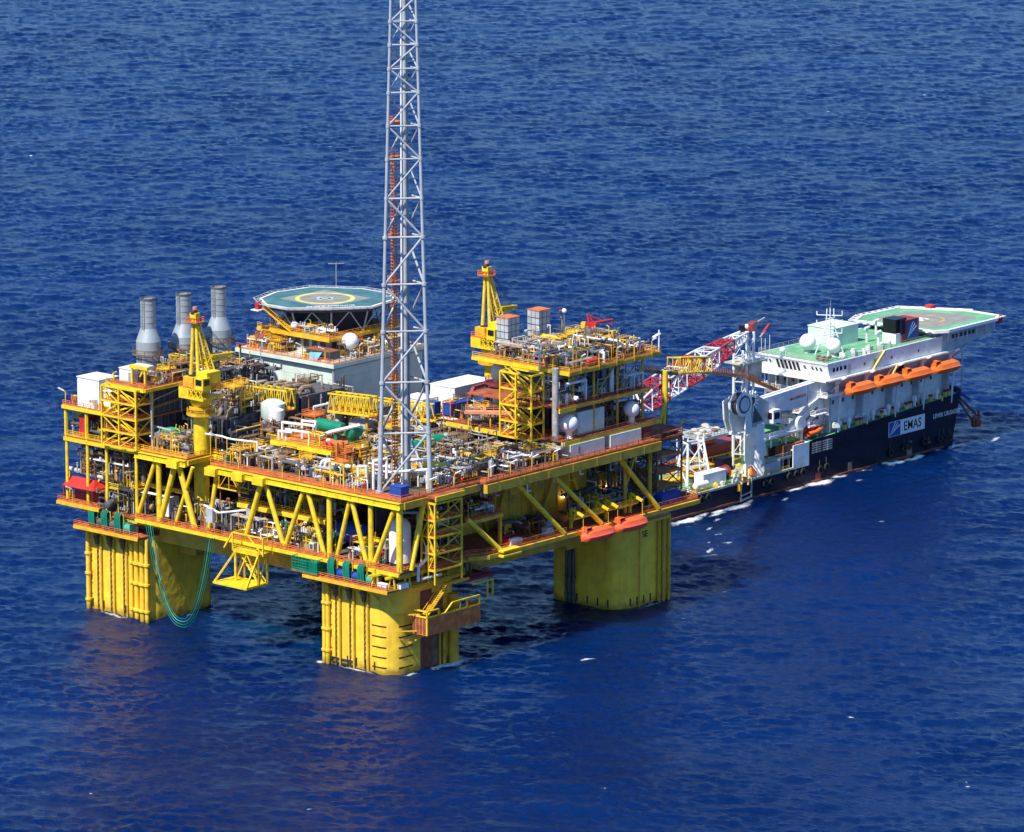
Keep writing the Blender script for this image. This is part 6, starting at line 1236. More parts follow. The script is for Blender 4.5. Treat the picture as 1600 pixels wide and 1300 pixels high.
# grille near the break, sign and name
b = MB().mat('navy'); b.box(204.2, 47.9, 7.2, 212.6, 47.97, 10.2); b.mat('tarnish')
for i in range(5): b.box(204.4, 47.85, 7.4+i*.56, 208, 47.89, 7.7+i*.56)
for i in range(5): b.box(208.6, 47.85, 7.4+i*.56, 212.4, 47.89, 7.7+i*.56)
for x in (206.2, 210.5): b.box(x-.12, 47.82, 7.3, x+.12, 47.86, 10.1)
b.build('freeing_grille', None, ship)
sg = MB(); sg.box(235.2, 47.8, 6.3, 250.0, 47.96, 10.1); sign = sg.build('name_board', 'white_clean', ship)
def logo(x0, z0, wd, ht, y, par, ground=None):
    "blue field with pale curved rays fanning from the lower left corner"
    b = MB().mat('logo_blue'); b.add([(x0, y, z0), (x0+wd, y, z0), (x0+wd, y, z0+ht), (x0, y, z0+ht)], [(0, 1, 2, 3)])
    b.mat('white_clean')
    for a0, a1, k in ((.86, .97, .06), (.64, .74, .10), (.42, .54, .14)):
        A, B = [], []
        for i in range(9):
            f = i/8; 
            A.append((x0+wd*min(1, (f*(1.05-a0*.55)+k*f*f)), z0+ht*min(1, f*(.35+a0*.75)))); B.append((x0+wd*min(1, (f*(1.05-a1*.55)+k*f*f)), z0+ht*min(1, f*(.35+a1*.75))))
        vs = [(p[0], y-.01, p[1]) for p in A]+[(p[0], y-.01, p[1]) for p in B]; b.add(vs, [(i, i+1, 10+i, 9+i) for i in range(8)])
    b.build('logo_panel', None, par)
logo(235.3, 6.4, 4.6, 3.6, 47.78, sign)
text('EMAS', 3.3, frame((244.9, 47.77, 8.15), (1, 0, 0), (0, 0, 1)), 'black', sign, bold=.025, sx=.9)
text('LEWEK CRUSADER', 1.55, frame((259.2, 47.9, 8.6), (1, 0, 0), (0, 0, 1)), 'line_white', ship, bold=.02, sx=.83)
# superstructure
b = MB().mat('white'); b.prism([(212, 51), (262, 51), (266, 54), (266, 66), (262, 69), (212, 69)], 10.6, 20.3); b.build('accommodation', None, ship)
b = MB().mat('white'); b.box(209.5, 47.4, 20.3, 262, 71.5, 20.6); b.box(209.5, 47.3, 20.6, 262, 47.4, 21.0); b.build('boat_deck', None, ship)
b = MB().mat('light_grey'); b.box(214, 50.4, 20.6, 263, 69.6, 24.6); b.mat('glass_dark')
for x in (240.5,): b.box(x, 50.33, 21.8, x+4, 50.38, 23.6)
b.build('boat_deck_house', None, ship)
b = MB().mat('white'); b.box(208.6, 47.2, 24.4, 262, 70.5, 24.75); b.mat('tarnish'); b.beam((210, 47.2, 24.4), (262, 47.2, 24.4), .25); b.build('bridge_deck', None, ship)
wh = MB().mat('white'); wh.add([(211.6, 48.2, 24.75), (257, 48.2, 24.75), (257, 69.5, 24.75), (211.6, 69.5, 24.75), (210.2, 48.0, 28.6), (257, 48.0, 28.6), (257, 69.7, 28.6), (210.2, 69.7, 28.6)], [(0, 3, 2, 1), (0, 1, 5, 4), (1, 2, 6, 5), (2, 3, 7, 6), (3, 0, 4, 7)])
wheel = wh.build('wheelhouse', None, ship)
b = MB().mat('ship_deck'); b.box(210.6, 48.4, 28.62, 257, 69.4, 28.7); b.mat('white'); b.box(210.1, 47.9, 28.45, 257, 48.4, 28.8); b.box(210.1, 69.4, 28.45, 257, 69.8, 28.8); b.box(210.1, 48.4, 28.45, 210.6, 69.4, 28.8); b.build('wheelhouse_roof', None, ship)
b = MB(); b.rail([(256, 48.2, 28.8), (210.4, 48.2, 28.8), (210.4, 69.6, 28.8), (240, 69.6, 28.8)], step=2, w=.06, kick=False); b.build('railing', 'tarnish', ship)
def awin(y0, y1, z0=26.0, z1=28.1, nm='window'):
    f = lambda z: 211.6-1.4*(z-24.75)/3.85-.03
    MB().add([(f(z0), y0, z0), (f(z0), y1, z0), (f(z1), y1+.25, z1), (f(z1), y0+.25, z1)], [(0, 1, 2, 3), (3, 2, 1, 0)]).build(nm, 'glass_dark', wheel)
for i in range(6): awin(57.0+i*1.25, 57.0+i*1.25+.8, 25.7, 28.0)
for y in (65.8, 67.1, 68.3): awin(y, y+.55, 26.8, 27.6)
for y in (50, 51.3, 52.6, 55.0): awin(y, y+.6, 26.5, 27.4)
for x in (212.5, 213.9, 215.3, 217): MB().box(x, 48.0, 26.4, x+.8, 48.07, 27.4).build('window', 'glass_dark', wheel)
for x in (225, 236, 247): MB().box(x, 48.0, 26.2, x+.5, 48.07, 26.9).build('porthole', 'maroon', wheel)
b = MB().mat('tarnish'); b.box(218.5, 47.98, 24.9, 219.6, 48.06, 27.4); b.box(229, 47.98, 24.9, 230, 48.06, 27.2); b.build('door', None, wheel)
# posts and doors on the aft face under the wheelhouse
for y in (50, 53.5, 57, 60.5, 64, 67.5): MB().beam((210.2, y, 20.6), (210.2, y, 24.4), .22).build('deck_post', 'white', ship)
b = MB().mat('grey'); b.box(213.9, 51, 21, 213.98, 69, 24.2); b.mat('maroon'); b.box(213.8, 56, 22, 213.88, 56.9, 23); b.box(213.8, 61, 22, 213.88, 61.9, 23); b.mat('glass_dark')
for y in (52.5, 54.2, 58.5, 63.5, 66): b.box(213.8, y, 21.2, 213.88, y+.9, 23.2)
b.build('aft_bulkhead', None, ship)
b = MB().mat('white'); b.box(207, 49, 16, 212, 70, 16.3); b.box(206, 50, 13.2, 212, 69, 13.5); b.build('aft_gallery', None, ship)
b = MB(); b.rail([(212, 49, 16.3), (207, 49, 16.3), (207, 70, 16.3)], step=1.6, kick=False); b.rail([(212, 50, 13.5), (206, 50, 13.5), (206, 69, 13.5)], step=1.6, kick=False); b.rail([(209.7, 47.5, 20.6), (209.7, 71.4, 20.6)], step=1.6, kick=False); b.build('railing', 'white', ship)
b = MB().mat('dark_grey')
for z in (11.2, 14.2, 17.4):
    for y in range(52, 69, 3): b.box(211.9, y, z, 211.97, y+1.2, z+1.4)
for x in range(216, 260, 4):
    b.box(x, 50.9, 17.4, x+.8, 50.97, 18.4)
b.build('porthole_row', None, ship)
for x in (213, 226, 238, 249, 261.5): MB().box(x-.35, 49.2, 11, x+.35, 50.9, 20.3).build('side_frame', 'light_grey', ship)
# lower side stripes, stair
b = MB(); b.beam((231.5, 47.2, 20.7), (236, 47.4, 24.6), .3); b.beam((232.5, 46.4, 20.7), (237, 46.8, 24.6), .3); b.beam((228, 47.4, 24.8), (233, 47.8, 28.7), .5); b.build('side_stair', 'line_yellow', ship)
# funnel
b = MB().mat('maroon'); b.box(243.5, 50.5, 28.7, 250.5, 55.5, 34.2); b.mat('navy'); b.box(243.2, 50.3, 31.0, 244.6, 55.7, 34.6); b.mat('white'); b.box(241.4, 50.8, 28.7, 243.4, 55, 31.2); b.mat('black'); b.box(241.5, 51, 31.2, 246, 55, 34.8); fun = b.build('funnel', None, ship)
logo(245.6, 29.4, 4.2, 4.2, 50.44, fun)
# ship helideck
SH = 30.4
sp = [(253.6, 48.2), (257, 46.2), (277.5, 46.2), (281.2, 48.6), (281.2, 58), (277, 66), (273, 73.6), (258, 74.2), (252, 71.6), (253.2, 60)]
b = MB().mat('ship_deck'); b.prism(sp, SH-.5, SH); hk = b.build('helideck', None, ship)
sc = Vector((264.6, 60.4))
b = MB(); b.prism([(sc.x+(x-sc.x)*.72, sc.y+(y-sc.y)*.72) for x, y in sp], SH+.004, SH+.01); b.build('landing_area', 'heli_grey', hk)
ringm('landing_ring', 'line_orange', sc, 5.4, 6.1, SH+.02, hk); letter_h(sc, 3.2, 2.4, SH+.02, R(0), hk)
b = MB().mat('white_clean')
for i in range(len(sp)): p, q = sp[i], sp[(i+1) % len(sp)]; b.beam((*p, SH-.1), (*q, SH-.1), .75)
b.build('edge_gutter', None, hk)
so = [(sc.x+(x-sc.x)*1.11, sc.y+(y-sc.y)*1.11) for x, y in sp]; b = MB().mat('white')
for i in range(4, len(sp)):
    j = (i+1) % len(sp); p, q, P, Q = Vector(sp[i]), Vector(sp[j]), Vector(so[i]), Vector(so[j]); b.beam((*P, SH+.2), (*Q, SH+.2), .16); k = max(2, int((q-p).length/1.9))
    for s_ in range(k): a, c, e, f = p.lerp(q, s_/k), P.lerp(Q, s_/k), p.lerp(q, (s_+.55)/k), P.lerp(Q, (s_+.55)/k); b.add([(*a, SH), (*e, SH), (*f, SH+.2), (*c, SH+.2)], [(0, 1, 2, 3)])
b.build('safety_net', None, hk)
b = MB().mat('light_grey'); b.prism([(256, 49), (270, 49), (268, 70), (256, 70)], 24.75, SH-1.2)
for x0, x1 in ((257, 281), (257, 278)): pass
b.wallpoly([(257, 48.4, SH-.7), (280.5, 48.4, SH-.7), (278.5, 48.4, SH-3.6), (262, 48.4, 24.6), (257, 48.4, 24.6)], (0, 1, 0), .3)
b.mat('glass_dark')
for i in range(6): b.box(261.5+i*1.7, 48.3, SH-2.9, 262.6+i*1.7, 48.37, SH-1.9)
b.mat('white')
for x in (260, 264, 268, 272, 276, 279.6): b.beam((x, 48.3, SH-.7), (x, 48.3, SH-3.4), .18)
b.build('support_structure', None, ship)
b = MB().mat('light_grey'); b.beam((279, 48.6, SH-.6), (262, 49, 22), .4); b.beam((279, 70, SH-.6), (262, 69, 22), .4); b.beam((279, 48.6, SH-3.5), (279, 70, SH-3.5), .4); b.tube((266.4, 48.6, 13), (266.4, 48.6, SH-3), .18, n=6); b.build('support_strut', None, ship)
b = MB().mat('red'); b.box(280.6, 47.6, SH-1.8, 282, 49, SH+.2); b.mat('white'); b.box(280.2, 47, SH-.2, 282.6, 49.4, SH); b.build('monitor_platform', None, ship)
b = MB().mat('red'); b.box(276.5, 66.2, SH, 278.6, 68.2, SH+1); b.build('fire_box', None, ship)
# mast with radar arms, domes
t = thing('radar_mast', (221.5, 56, 28.7), 'white lattice radar mast with crossbars between the ship\'s domes', 'mast')
b = MB()
for dx, dy in ((-3.4, -2), (-3.4, 2), (2.6, -2.2), (2.6, 2.2)): b.tube((221.5+dx, 56+dy, 28.7), (221.5+dx*.3, 56+dy*.3, 35.5), .17, n=6); b.tube((221.5+dx*.3, 56+dy*.3, 35.5), (221.5+dx*.22, 56+dy*.25, 40), .13, n=6)
for z, w_ in ((31, .75), (33.2, .52), (35.5, .32), (37.5, .27)):
    for s in (-1, 1): b.beam((221.5-3.4*w_, 56+2*w_*s, z), (221.5+2.6*w_, 56+2*w_*s, z), .14); b.beam((221.5+2.8*w_*s, 56-2*w_, z), (221.5+2.8*w_*s, 56+2*w_, z), .14)
b.build('lattice', 'white', t)
for z in (34, 36.2, 38.4): b = MB(); b.beam((219.4, 58.6, z), (222.6, 53.2, z), .2); b.tube((219.4, 58.6, z), (219.4, 58.6, z+.9), .14, n=6); b.tube((222.6, 53.2, z), (222.6, 53.2, z+1.2), .12, n=6); b.build('crossarm', 'white', t)
b = MB(); b.tube((221.5, 56, 40), (221.5, 56, 42), .08, n=5); b.build('whip', 'grey', t)
for (x, y, r, lab) in ((218.4, 60.6, 2.05, 'larger white dome on the ship\'s green roof, left of the radar mast'), (219.6, 53.4, 1.9, 'white dome on the ship\'s green roof in front of the radar mast')):
    t = thing('satellite_dome', (x, y, 28.7), lab, 'satellite dome'); b = MB(); b.sphere((x, y, 28.9+r+.5), r, 22, 16); b.build('dome', 'white_clean', t, smooth=True); b = MB(); b.tube((x, y, 28.7), (x, y, 29.8), .8, n=12); b.build('pedestal', 'light_grey', t)
t = thing('satellite_dome', (213.5, 64.6, 28.7), 'very small white dome on the aft edge of the ship\'s green roof', 'satellite dome'); b = MB(); b.sphere((213.5, 64.6, 29.7), .75, 14, 8); b.build('dome', 'white_clean', t, smooth=True); b = MB(); b.tube((213.5, 64.6, 28.7), (213.5, 64.6, 29.2), .2, n=6); b.build('pedestal', 'light_grey', t)
for i, y in enumerate((69.2, 68, 66.6, 63.2, 61.5)): tag(recenter(MB().tube((210.9, y, 28.7), (210.9, y, (33, 32.5, 33.6, 30.4, 30.8)[i]), .07, n=5).build('whip_antenna', 'white'), (210.9, y, 28.7)), '%s whip antenna from the left on the ship\'s wheelhouse roof edge' % ORD[i], 'antenna', 'whip antennas on the wheelhouse roof')
house(228, 60, 28.7, 238, 68, 33.2, 'pale green box house on the ship\'s green roof behind the mast', 'roof_house', 'pale_green', 'deckhouse', doors=False)
t = thing('liferaft_rack', (213, 50.5, 28.7), 'dark tangle of gear on the near aft corner of the ship\'s green roof', 'gear'); rnd = random.Random(8)
for i in range(6): b = MB(); b.tube((212.4+rnd.random()*2.6, 50+rnd.random()*3.5, 29.1), (212.4+rnd.random()*2.6, 50+rnd.random()*3.5, 29.6), .4, n=10); b.build('canister', ('dark_grey', 'brown_steel')[i % 2], t)
for i, (x, y) in enumerate(((239, 58), (236.5, 52.5), (248, 62))): t = thing('deck_vent', (x, y, 28.7), ('white T-shaped vent pipe right of the pale green roof house', 'white vent post between the domes and the ship\'s funnel', 'white vent post behind the ship\'s funnel')[i], 'vent'); b = MB(); b.tube((x, y, 28.7), (x, y, 32.2), .3, n=8); b.tube((x-.9, y, 32.2), (x+.9, y, 32.4), .35, n=8); b.build('pipe', 'white', t)
# ship lifeboats
for i, x in enumerate((220.8, 232.2, 243.6, 255.6)):
    lifeboat((x, 45.9, 20.0), 0, 'lifeboat', 'orange lifeboat on the ship\'s side, %s from the stern end' % ORD[i], 'orange lifeboats along the ship', 11.4)
for i, x in enumerate((215, 226.6, 238, 249.6, 261.4)):
    t = thing('lifeboat_davit', (x, 48.5, 20.6), 'white davit arm on the ship\'s boat deck, %s from the stern end' % ORD[i], 'davit', 'white davits along the ship'); b = MB(); b.beam((x, 48.6, 20.6), (x, 48.6, 23.5), .6); b.beam((x, 48.6, 23.5), (x+.4, 46.2, 25.0), .6); b.beam((x, 50.2, 20.8), (x, 47, 24.6), .4); b.build('arm', 'white', t); b = MB(); b.beam((x, 47.4, 20.2), (x, 48.2, 11), .38); b.build('strut', 'white', t)
# mushroom vents and bins on the side deck
v0 = None
for i, x in enumerate((216.5, 220.4, 226.5, 230.2, 236.4, 240.2, 247.2, 250.6, 256.4)):
    z = 10.4+(x-203.5)/61*2.6; lab = '%s white mushroom vent from the stern end along the ship\'s side deck' % ORD[i]
    if v0 is None: v0 = thing('mushroom_vent', (x, 49, z), lab, 'vent', 'white mushroom vents along the ship'); b = MB(); b.lathe((0, 0, 0), [(.35, 0), (.35, 1.3), (.62, 1.4), (.62, 2.3), (.35, 2.7), (.1, 2.8)], 14); b.build('pipe', 'white_clean', v0, smooth='auto', local=True)
    else: dup(v0, (x, 49, z), lab)
b0 = None
for i, x in enumerate((218.4, 223.5, 224.8, 233.4, 238.3, 243.6, 245.2, 253.6, 259.6, 261)):
    z = 10.4+(x-203.5)/61*2.6; lab = '%s yellow bollard frame from the stern end along the ship\'s side deck' % ORD[i]
    if b0 is None: b0 = thing('bollard', (x, 48.8, z), lab, 'bollard', 'yellow bollards along the ship'); b = MB(); b.mat('line_yellow'); b.box(-.35, -.35, 0, .35, .35, 1.2); b.mat('maroon'); b.box(-.4, -.4, 1.2, .4, .4, 1.7); b.build('post', None, b0, local=True)
    else: dup(b0, (x, 48.8, z), lab)
# tyre fenders
f0 = None
for i, (x, z) in enumerate(((158.5, 3.2), (161.5, 3.2), (164, 3.4), (186, 3.0), (188.4, 3.0), (195.2, 3.2), (198, 3.3), (200.6, 3.4), (207.4, 2.9), (210, 3.2), (235.9, 2.4), (241.6, 2.7), (243.4, 3.0), (249.8, 2.9), (251.8, 1.6), (256.2, 2.6), (258.0, 2.6), (260.4, 2.4))):
    lab = '%s black tyre fender from the stern along the ship\'s waterline' % (ORD[i] if i < 10 else ('eleventh', 'twelfth', 'thirteenth', 'fourteenth', 'fifteenth', 'sixteenth', 'seventeenth', 'eighteenth')[i-10])
    if f0 is None:
        f0 = thing('tyre_fender', (x, 47.6, z), lab, 'fender', 'tyre fenders on the ship'); vs = []; N1, N2 = 16, 8
        for a in range(N1):
            for c in range(N2): A_, C_ = 2*math.pi*a/N1, 2*math.pi*c/N2; rr = .75+.3*math.cos(C_); vs.append((rr*math.cos(A_), .3*math.sin(C_), rr*math.sin(A_)))
        b = MB(); b.add(vs, [(a*N2+c, ((a+1) % N1)*N2+c, ((a+1) % N1)*N2+(c+1) % N2, a*N2+(c+1) % N2) for a in range(N1) for c in range(N2)]); b.build('tyre', 'rubber', f0, smooth=True, local=True)
        b = MB(); b.beam((0, .2, .9), (0, .3, 2.4), .08); b.build('chain', 'brown_steel', f0, local=True)
    else: dup(f0, (x, 47.6, z), lab)
# anchor gear on the bow
t = thing('anchor', (269, 49, 5), 'rusty red-brown anchor gear hanging off the ship\'s bow', 'anchor'); b = MB(); b.tube((267.6, 50, 11), (271.5, 47.6, 6.5), .35, n=8); b.tube((268.2, 50.6, 10), (270, 47.8, 5), .3, n=8); b.build('shank', 'rust', t); b = MB().mat('rust'); b.beam((269, 46.8, 6), (273.5, 48.4, 5.2), .7); b.beam((269, 46.8, 6), (269.6, 46.8, 3.6), .5); b.beam((273.5, 48.4, 5.2), (273.6, 48.4, 7), .5); b.mat('maroon'); b.box(270.2, 46.6, 3.4, 272.2, 48.2, 5); b.build('fluke', None, t); b = MB(); b.beam((267, 50.4, 12.6), (270, 48.6, 10.4), .7); b.build('bracket', 'blue', t)

# ---- heavy white crane of the ship
t = thing('ship_crane', (187, 52, 4.5), 'big white-grey knuckle-boom crane with sheave wheel on the ship\'s aft deck', 'crane')
b = MB(); b.lathe((187, 52, 4.4), [(3.6, 0), (2.8, 1.6), (2.35, 3.5), (2.35, 13)], 22); b.build('pedestal', 'white', t, smooth='auto')
b = MB().mat('white')
for a in range(6): A_ = R(a*60+20); b.add([(187+2*math.cos(A_), 52+2*math.sin(A_), 8.4), (187+4.3*math.cos(A_), 52+4.3*math.sin(A_), 4.5), (187+2*math.cos(A_), 52+2*math.sin(A_), 4.5)], [(0, 1, 2), (2, 1, 0)])
b.box(185, 49.6, 10.5, 188.4, 49.8, 12.4); b.build('base_bracket', None, t)
b = MB().mat('light_grey'); b.wallpoly([(184.6, 50.2, 16.9), (189.6, 50.2, 16.9), (190.2, 50.2, 22.2), (186, 50.2, 24.4), (181, 50.2, 24.2), (182.5, 50.2, 19)], (0, 1, 0), 3.6); b.mat('dark_grey'); b.wallpoly([(183.9, 50.1, 18), (188, 50.1, 18), (184.5, 50.1, 22)], (0, 1, 0), .08); b.build('slew_house', None, t)
b = MB().mat('white')
for y in (51.6, 53.4): b.wallpoly([(178.5, y, 16), (183.5, y, 16), (182.6, y, 19), (181.5, y, 25.4), (176.6, y, 24), (177, y, 19.5)], (0, 1, 0), .4)
b.box(178.8, 50.4, 15.6, 183.4, 53.8, 16.2); b.wallpoly([(179.5, 49.0, 16), (182.5, 49.0, 16), (181.6, 49.0, 21.4), (180.2, 49.0, 21.4)], (0, 1, 0), .4); b.build('winch_cheek', None, t)
b = MB().mat('white'); b.tube((179.6, 49.3, 23.4), (179.6, 49.5, 23.4), 3.0, n=28); b.tube((179.6, 51.3, 23.4), (179.6, 51.5, 23.4), 3.0, n=28); b.mat('dark'); b.tube((179.6, 49.5, 23.4), (179.6, 51.3, 23.4), 2.7, n=28); b.mat('dark_grey'); b.tube((179.6, 49.22, 23.4), (179.6, 49.3, 23.4), 2.2, n=26); b.mat('pale_grey'); b.tube((179.6, 49.1, 23.4), (179.6, 49.22, 23.4), 1.7, n=20); b.build('sheave_wheel', None, t, smooth='auto')
b = MB().mat('white')
for a in range(14): A_ = R(a*26); b.beam((183.2+1.2*math.cos(A_), 50, 23.5+1.2*math.sin(A_)), (183.2+2.7*math.cos(A_), 50, 23.5+2.7*math.sin(A_)), .35)
b.mat('dark'); b.tube((183.2, 49.9, 23.5), (183.2, 50.15, 23.5), 1.1, n=14); b.build('winch_spokes', None, t)
b = MB().mat('pale_grey'); b.wallpoly([(185.5, 50.6, 20.6), (199.5, 50.6, 18.6), (206, 50.6, 18.9), (214, 50.6, 21.2), (214, 50.6, 23.2), (209, 50.6, 24.2), (188, 50.6, 23.2), (185.5, 50.6, 22.9)], (0, 1, 0), 2.4); b.mat('white'); b.beam((186, 51.8, 23.2), (209, 51.8, 24.2), .5); b.mat('grey'); b.box(205.5, 50.52, 18.9, 205.9, 50.6, 23.9); boom = b.build('main_boom', None, t)
text('MACGREGOR', 1.0, frame((202, 50.55, 21.5), (1, 0, .04), (0, 0, 1)), 'maroon', boom, bold=.02)
b = MB().mat('white'); b.beam((206, 50.3, 18.7), (212.5, 50.3, 21), .5); b.mat('pale_grey'); b.wallpoly([(213.6, 50.9, 22), (213.9, 50.9, 18), (207, 50.9, 13.6), (200, 50.9, 12.4), (199.4, 50.9, 14), (206, 50.9, 17.2)], (0, 1, 0), 1.6); b.mat('dark_grey'); b.beam((203, 50.8, 13.8), (210, 50.8, 17.6), .4); b.build('folding_jib', None, t)
b = MB(); b.tube((188.5, 51.2, 18.6), (200, 51.2, 18.2), .4, n=8); b.build('luffing_ram', 'grey', t); b = MB().mat('white'); b.box(190.2, 48.8, 17, 193, 51, 20.2); b.mat('glass_dark'); b.box(190.1, 49.2, 18, 190.18, 50.6, 19.6); b.box(190.5, 48.74, 18, 192.6, 48.79, 19.6); b.build('operator_cab', None, t)
b = MB(); b.lathe((193.6, 49.4, 17.6), [(.25, 0), (.4, .5), (.3, 1.4), (.1, 1.9)], 10); b.build('hook', 'orange_steel', t)

# ---- gantry tower and red-white boom
t = thing('boom_crane', (190.4, 59, 4.5), 'red and white lattice boom reaching to the platform from a white gantry tower', 'crane')
b = MB().mat('white')
for x, y in ((189.4, 60.6), (190.6, 57.6), (193.4, 61), (193.8, 58)): b.tube((x, y, 4.5), (x, y, 33 if y > 60 else 38), .34, n=8)
for z in (8, 14, 20, 26, 32): 
    P4 = [(189.4, 60.6, z), (190.6, 57.6, z), (193.8, 58, z), (193.4, 61, z)]
    for i in range(4): b.beam(P4[i], P4[(i+1) % 4], .2); b.beam(P4[i], (*P4[(i+1) % 4][:2], z+5), .15)
b.build('gantry_tower', None, t)
b = MB().mat('tarnish'); b.box(188.6, 57, 30.4, 198, 63, 30.7); b.box(191.5, 57.5, 26.5, 196.5, 62, 30.2); b.mat('white'); b.rail([(188.6, 57, 30.7), (198, 57, 30.7), (198, 63, 30.7)]); b.build('machine_deck', None, t)
Q0, Q1 = Vector((191, 58.6, 37.6)), Vector((125.5, 36, 35.0)); N = 12; d = (Q1-Q0).normalized(); u = d.cross(Vector((0, 0, 1))).normalized(); v = u.cross(d)
def cs(f): c = Q0.lerp(Q1, f); w_, h_ = 1.0+1.3*min(1, f*2.2), .8+1.7*min(1, f*2.2); return [c-u*w_-v*h_, c+u*w_-v*h_, c+u*w_+v*h_, c-u*w_+v*h_]
for i in range(N):
    A4, B4 = cs(i/N), cs((i+1)/N); b = MB().mat('white' if i % 4 < 2 else 'red')
    for k in range(4):
        l = (k+1) % 4; b.tube(A4[k], B4[k], .26, n=7); b.beam(A4[k], A4[l], .24); b.beam(A4[k] if i % 2 else A4[l], B4[l] if i % 2 else B4[k], .26)
        m = (B4[k]+B4[l])/2; b.beam(A4[k], m, .14)
    b.build('boom_bay', None, t)
b = MB().mat('white'); C4 = cs(1)
for k in range(4): b.tube(C4[k], Q1+d*2.5, .24, n=7); b.beam(C4[k], C4[(k+1) % 4], .24)
b.build('boom_tip', None, t)
b = MB().mat('white'); b.tube((191, 57.8, 37), (191, 59.6, 37), .9, n=12); b.beam((191.2, 58.6, 37.5), (194.5, 59.5, 31), .4); b.mat('black'); b.box(190, 58.4, 38.2, 191.2, 59.6, 40); b.mat('white_clean'); b.sphere((191.5, 58.4, 39.6), .6, 10, 8); b.build('boom_head', None, t)
b = MB().mat('maroon'); b.obox((195.5, 60, 38.8), 2.2, .8, 1.0, .4); b.beam((193, 59.2, 38.2), (195, 60, 38.6), .6); b.mat('pipe_grey'); b.beam((197, 60.6, 39), (203, 62, 39.6), .35); b.beam((199, 61, 34.5), (204, 62.4, 36.4), .4); b.mat('red'); b.beam((202, 62, 35.6), (205.6, 62.6, 37.6), .4); b.build('counterweight', None, t)
# ---- aft deck cargo
cabinet(170.2, 52.2, 4.4, 8.6, 2.8, 3.6, 'white_clean', 'container', 'white container on the ship\'s aft deck beside the white lattice tower', 'container')
t = thing('lattice_tower', (170.5, 58.5, 4.4), 'white A-shaped lattice tower on the ship\'s aft deck', 'tower'); 
L4 = [(166.4, 56.2), (172.4, 53.6), (175.6, 59.4), (169.2, 62.2)]; U4 = [(168.6, 57.8), (173, 56.6), (173.6, 58.8), (169.4, 60)]
for k in range(4):
    l = (k+1) % 4; b = MB(); b.tube((*L4[k], 4.4), (*U4[k], 14.4), .36, .28, n=8); b.lathe((*U4[k], 14.4), [(.4, 0), (.3, .4), (.05, 1.3)], 8); b.build('leg', 'white', t, smooth='auto')
    b = MB(); e = lambda k_, z: Vector((*L4[k_], 4.4)).lerp(Vector((*U4[k_], 14.4)), z)
    for z in (.45, .98): b.beam(e(k, z), e(l, z), .32)
    b.beam(e(k, .45), e(l, .98), .26); b.beam(e(l, .02), e(k, .45), .26); b.build('cross_brace', 'white', t)
def girder(p, q, w_, mat, lab, nm='lattice_boom'):
    t = thing(nm, ((p[0]+q[0])/2, (p[1]+q[1])/2, p[2]), lab, 'beam'); b = MB(); b.lattice(p, q, w_, w_*.8, w_, w_*.8, 8, .2, .12); b.build('frame', mat, t); b = MB(); P, Q = Vector(p), Vector(q); L = (Q-P).length/2; b.obox((P+Q)/2-Vector((0, 0, w_*.3)), L, w_*.42, .15, math.atan2(Q.y-P.y, Q.x-P.x)); b.build('cover', 'orange_steel' if mat != 'rust' else 'rust', t)
girder((168, 64, 5.4), (193, 62, 5.4), 2.0, 'yellow_rail', 'yellow-orange lattice boom lying on the ship\'s aft deck, longest one'); girder((178, 66.5, 6.0), (196, 66, 6.0), 2.4, 'yellow', 'thick yellow lattice boom lying behind the dark blue box'); girder((172, 69.5, 6), (190, 70, 6), 2.0, 'rust', 'rust-red lattice boom farthest on the ship\'s aft deck'); girder((162, 60.5, 4.9), (176, 59.5, 4.9), 1.6, 'yellow', 'yellow beam under the white A-shaped lattice tower')
cabinet(185.3, 60.5, 4.5, 3.6, 2.8, 3.2, 'navy', 'container', 'dark blue box with white patch among yellow booms on the aft deck', 'container'); cabinet(163.5, 66, 4.5, 4.5, 3, 2.6, 'navy', 'container', 'dark blue box at the far left of the ship\'s aft deck', 'container')
t = thing('dark_house', (184, 68, 4.5), 'dark reddish deck house under the pale netted platform', 'deckhouse'); b = MB(); b.box(186, 65.5, 4.5, 198, 71, 9.6); b.build('wall', 'maroon', t); b = MB().mat('light_grey'); b.box(179.5, 61.5, 12.6, 192, 71, 13.1); b.rail([(179.5, 71, 13.1), (179.5, 61.5, 13.1), (192, 61.5, 13.1)], h=1.6, step=1.2, w=.1); b.build('netted_platform', None, t)
for x, y in ((180, 62), (180, 70.5), (191.5, 62)): MB().beam((x, y, 4.5), (x, y, 12.6), .3).build('post', 'white', t)
t = thing('net_pile', (185, 66, 13.1), 'pale brownish heap of nets on the platform left of the white crane', 'nets'); rnd = random.Random(11)
for i in range(16): x, y = 180.5+rnd.random()*10, 62.3+rnd.random()*8; b = MB(); b.sphere((x, y, 13.2+rnd.random()*.4), .6+rnd.random()*.7, 9, 6, .5); b.build('net_bundle', ('tarnish', 'brown_steel')[i % 3 == 2], t, smooth=True)
t = thing('cable_reel', (177.5, 54, 4.5), 'dark red cable reel right of the white container', 'reel'); b = MB(); b.tube((176.8, 54.4, 6.2), (178.8, 54.4, 6.2), 1.1, n=16); b.build('drum', 'brown_steel', t); b = MB(); b.tube((176.5, 54.4, 6.2), (176.8, 54.4, 6.2), 1.7, n=18); b.tube((178.8, 54.4, 6.2), (179.1, 54.4, 6.2), 1.7, n=18); b.build('flange', 'maroon', t); b = MB(); b.box(176.4, 53.4, 4.45, 179.2, 55.4, 4.7); b.build('cradle', 'green', t)
cabinet(196.5, 50.2, 7.9, 4.2, 2.6, 2.8, 'rust', 'container', 'rust-red container in front of the white break bulkhead', 'container'); cabinet(200.6, 50.1, 7.9, 3.4, 2.6, 2.9, 'orange_steel', 'container', 'orange-brown container next to the dark navy hull step', 'container')
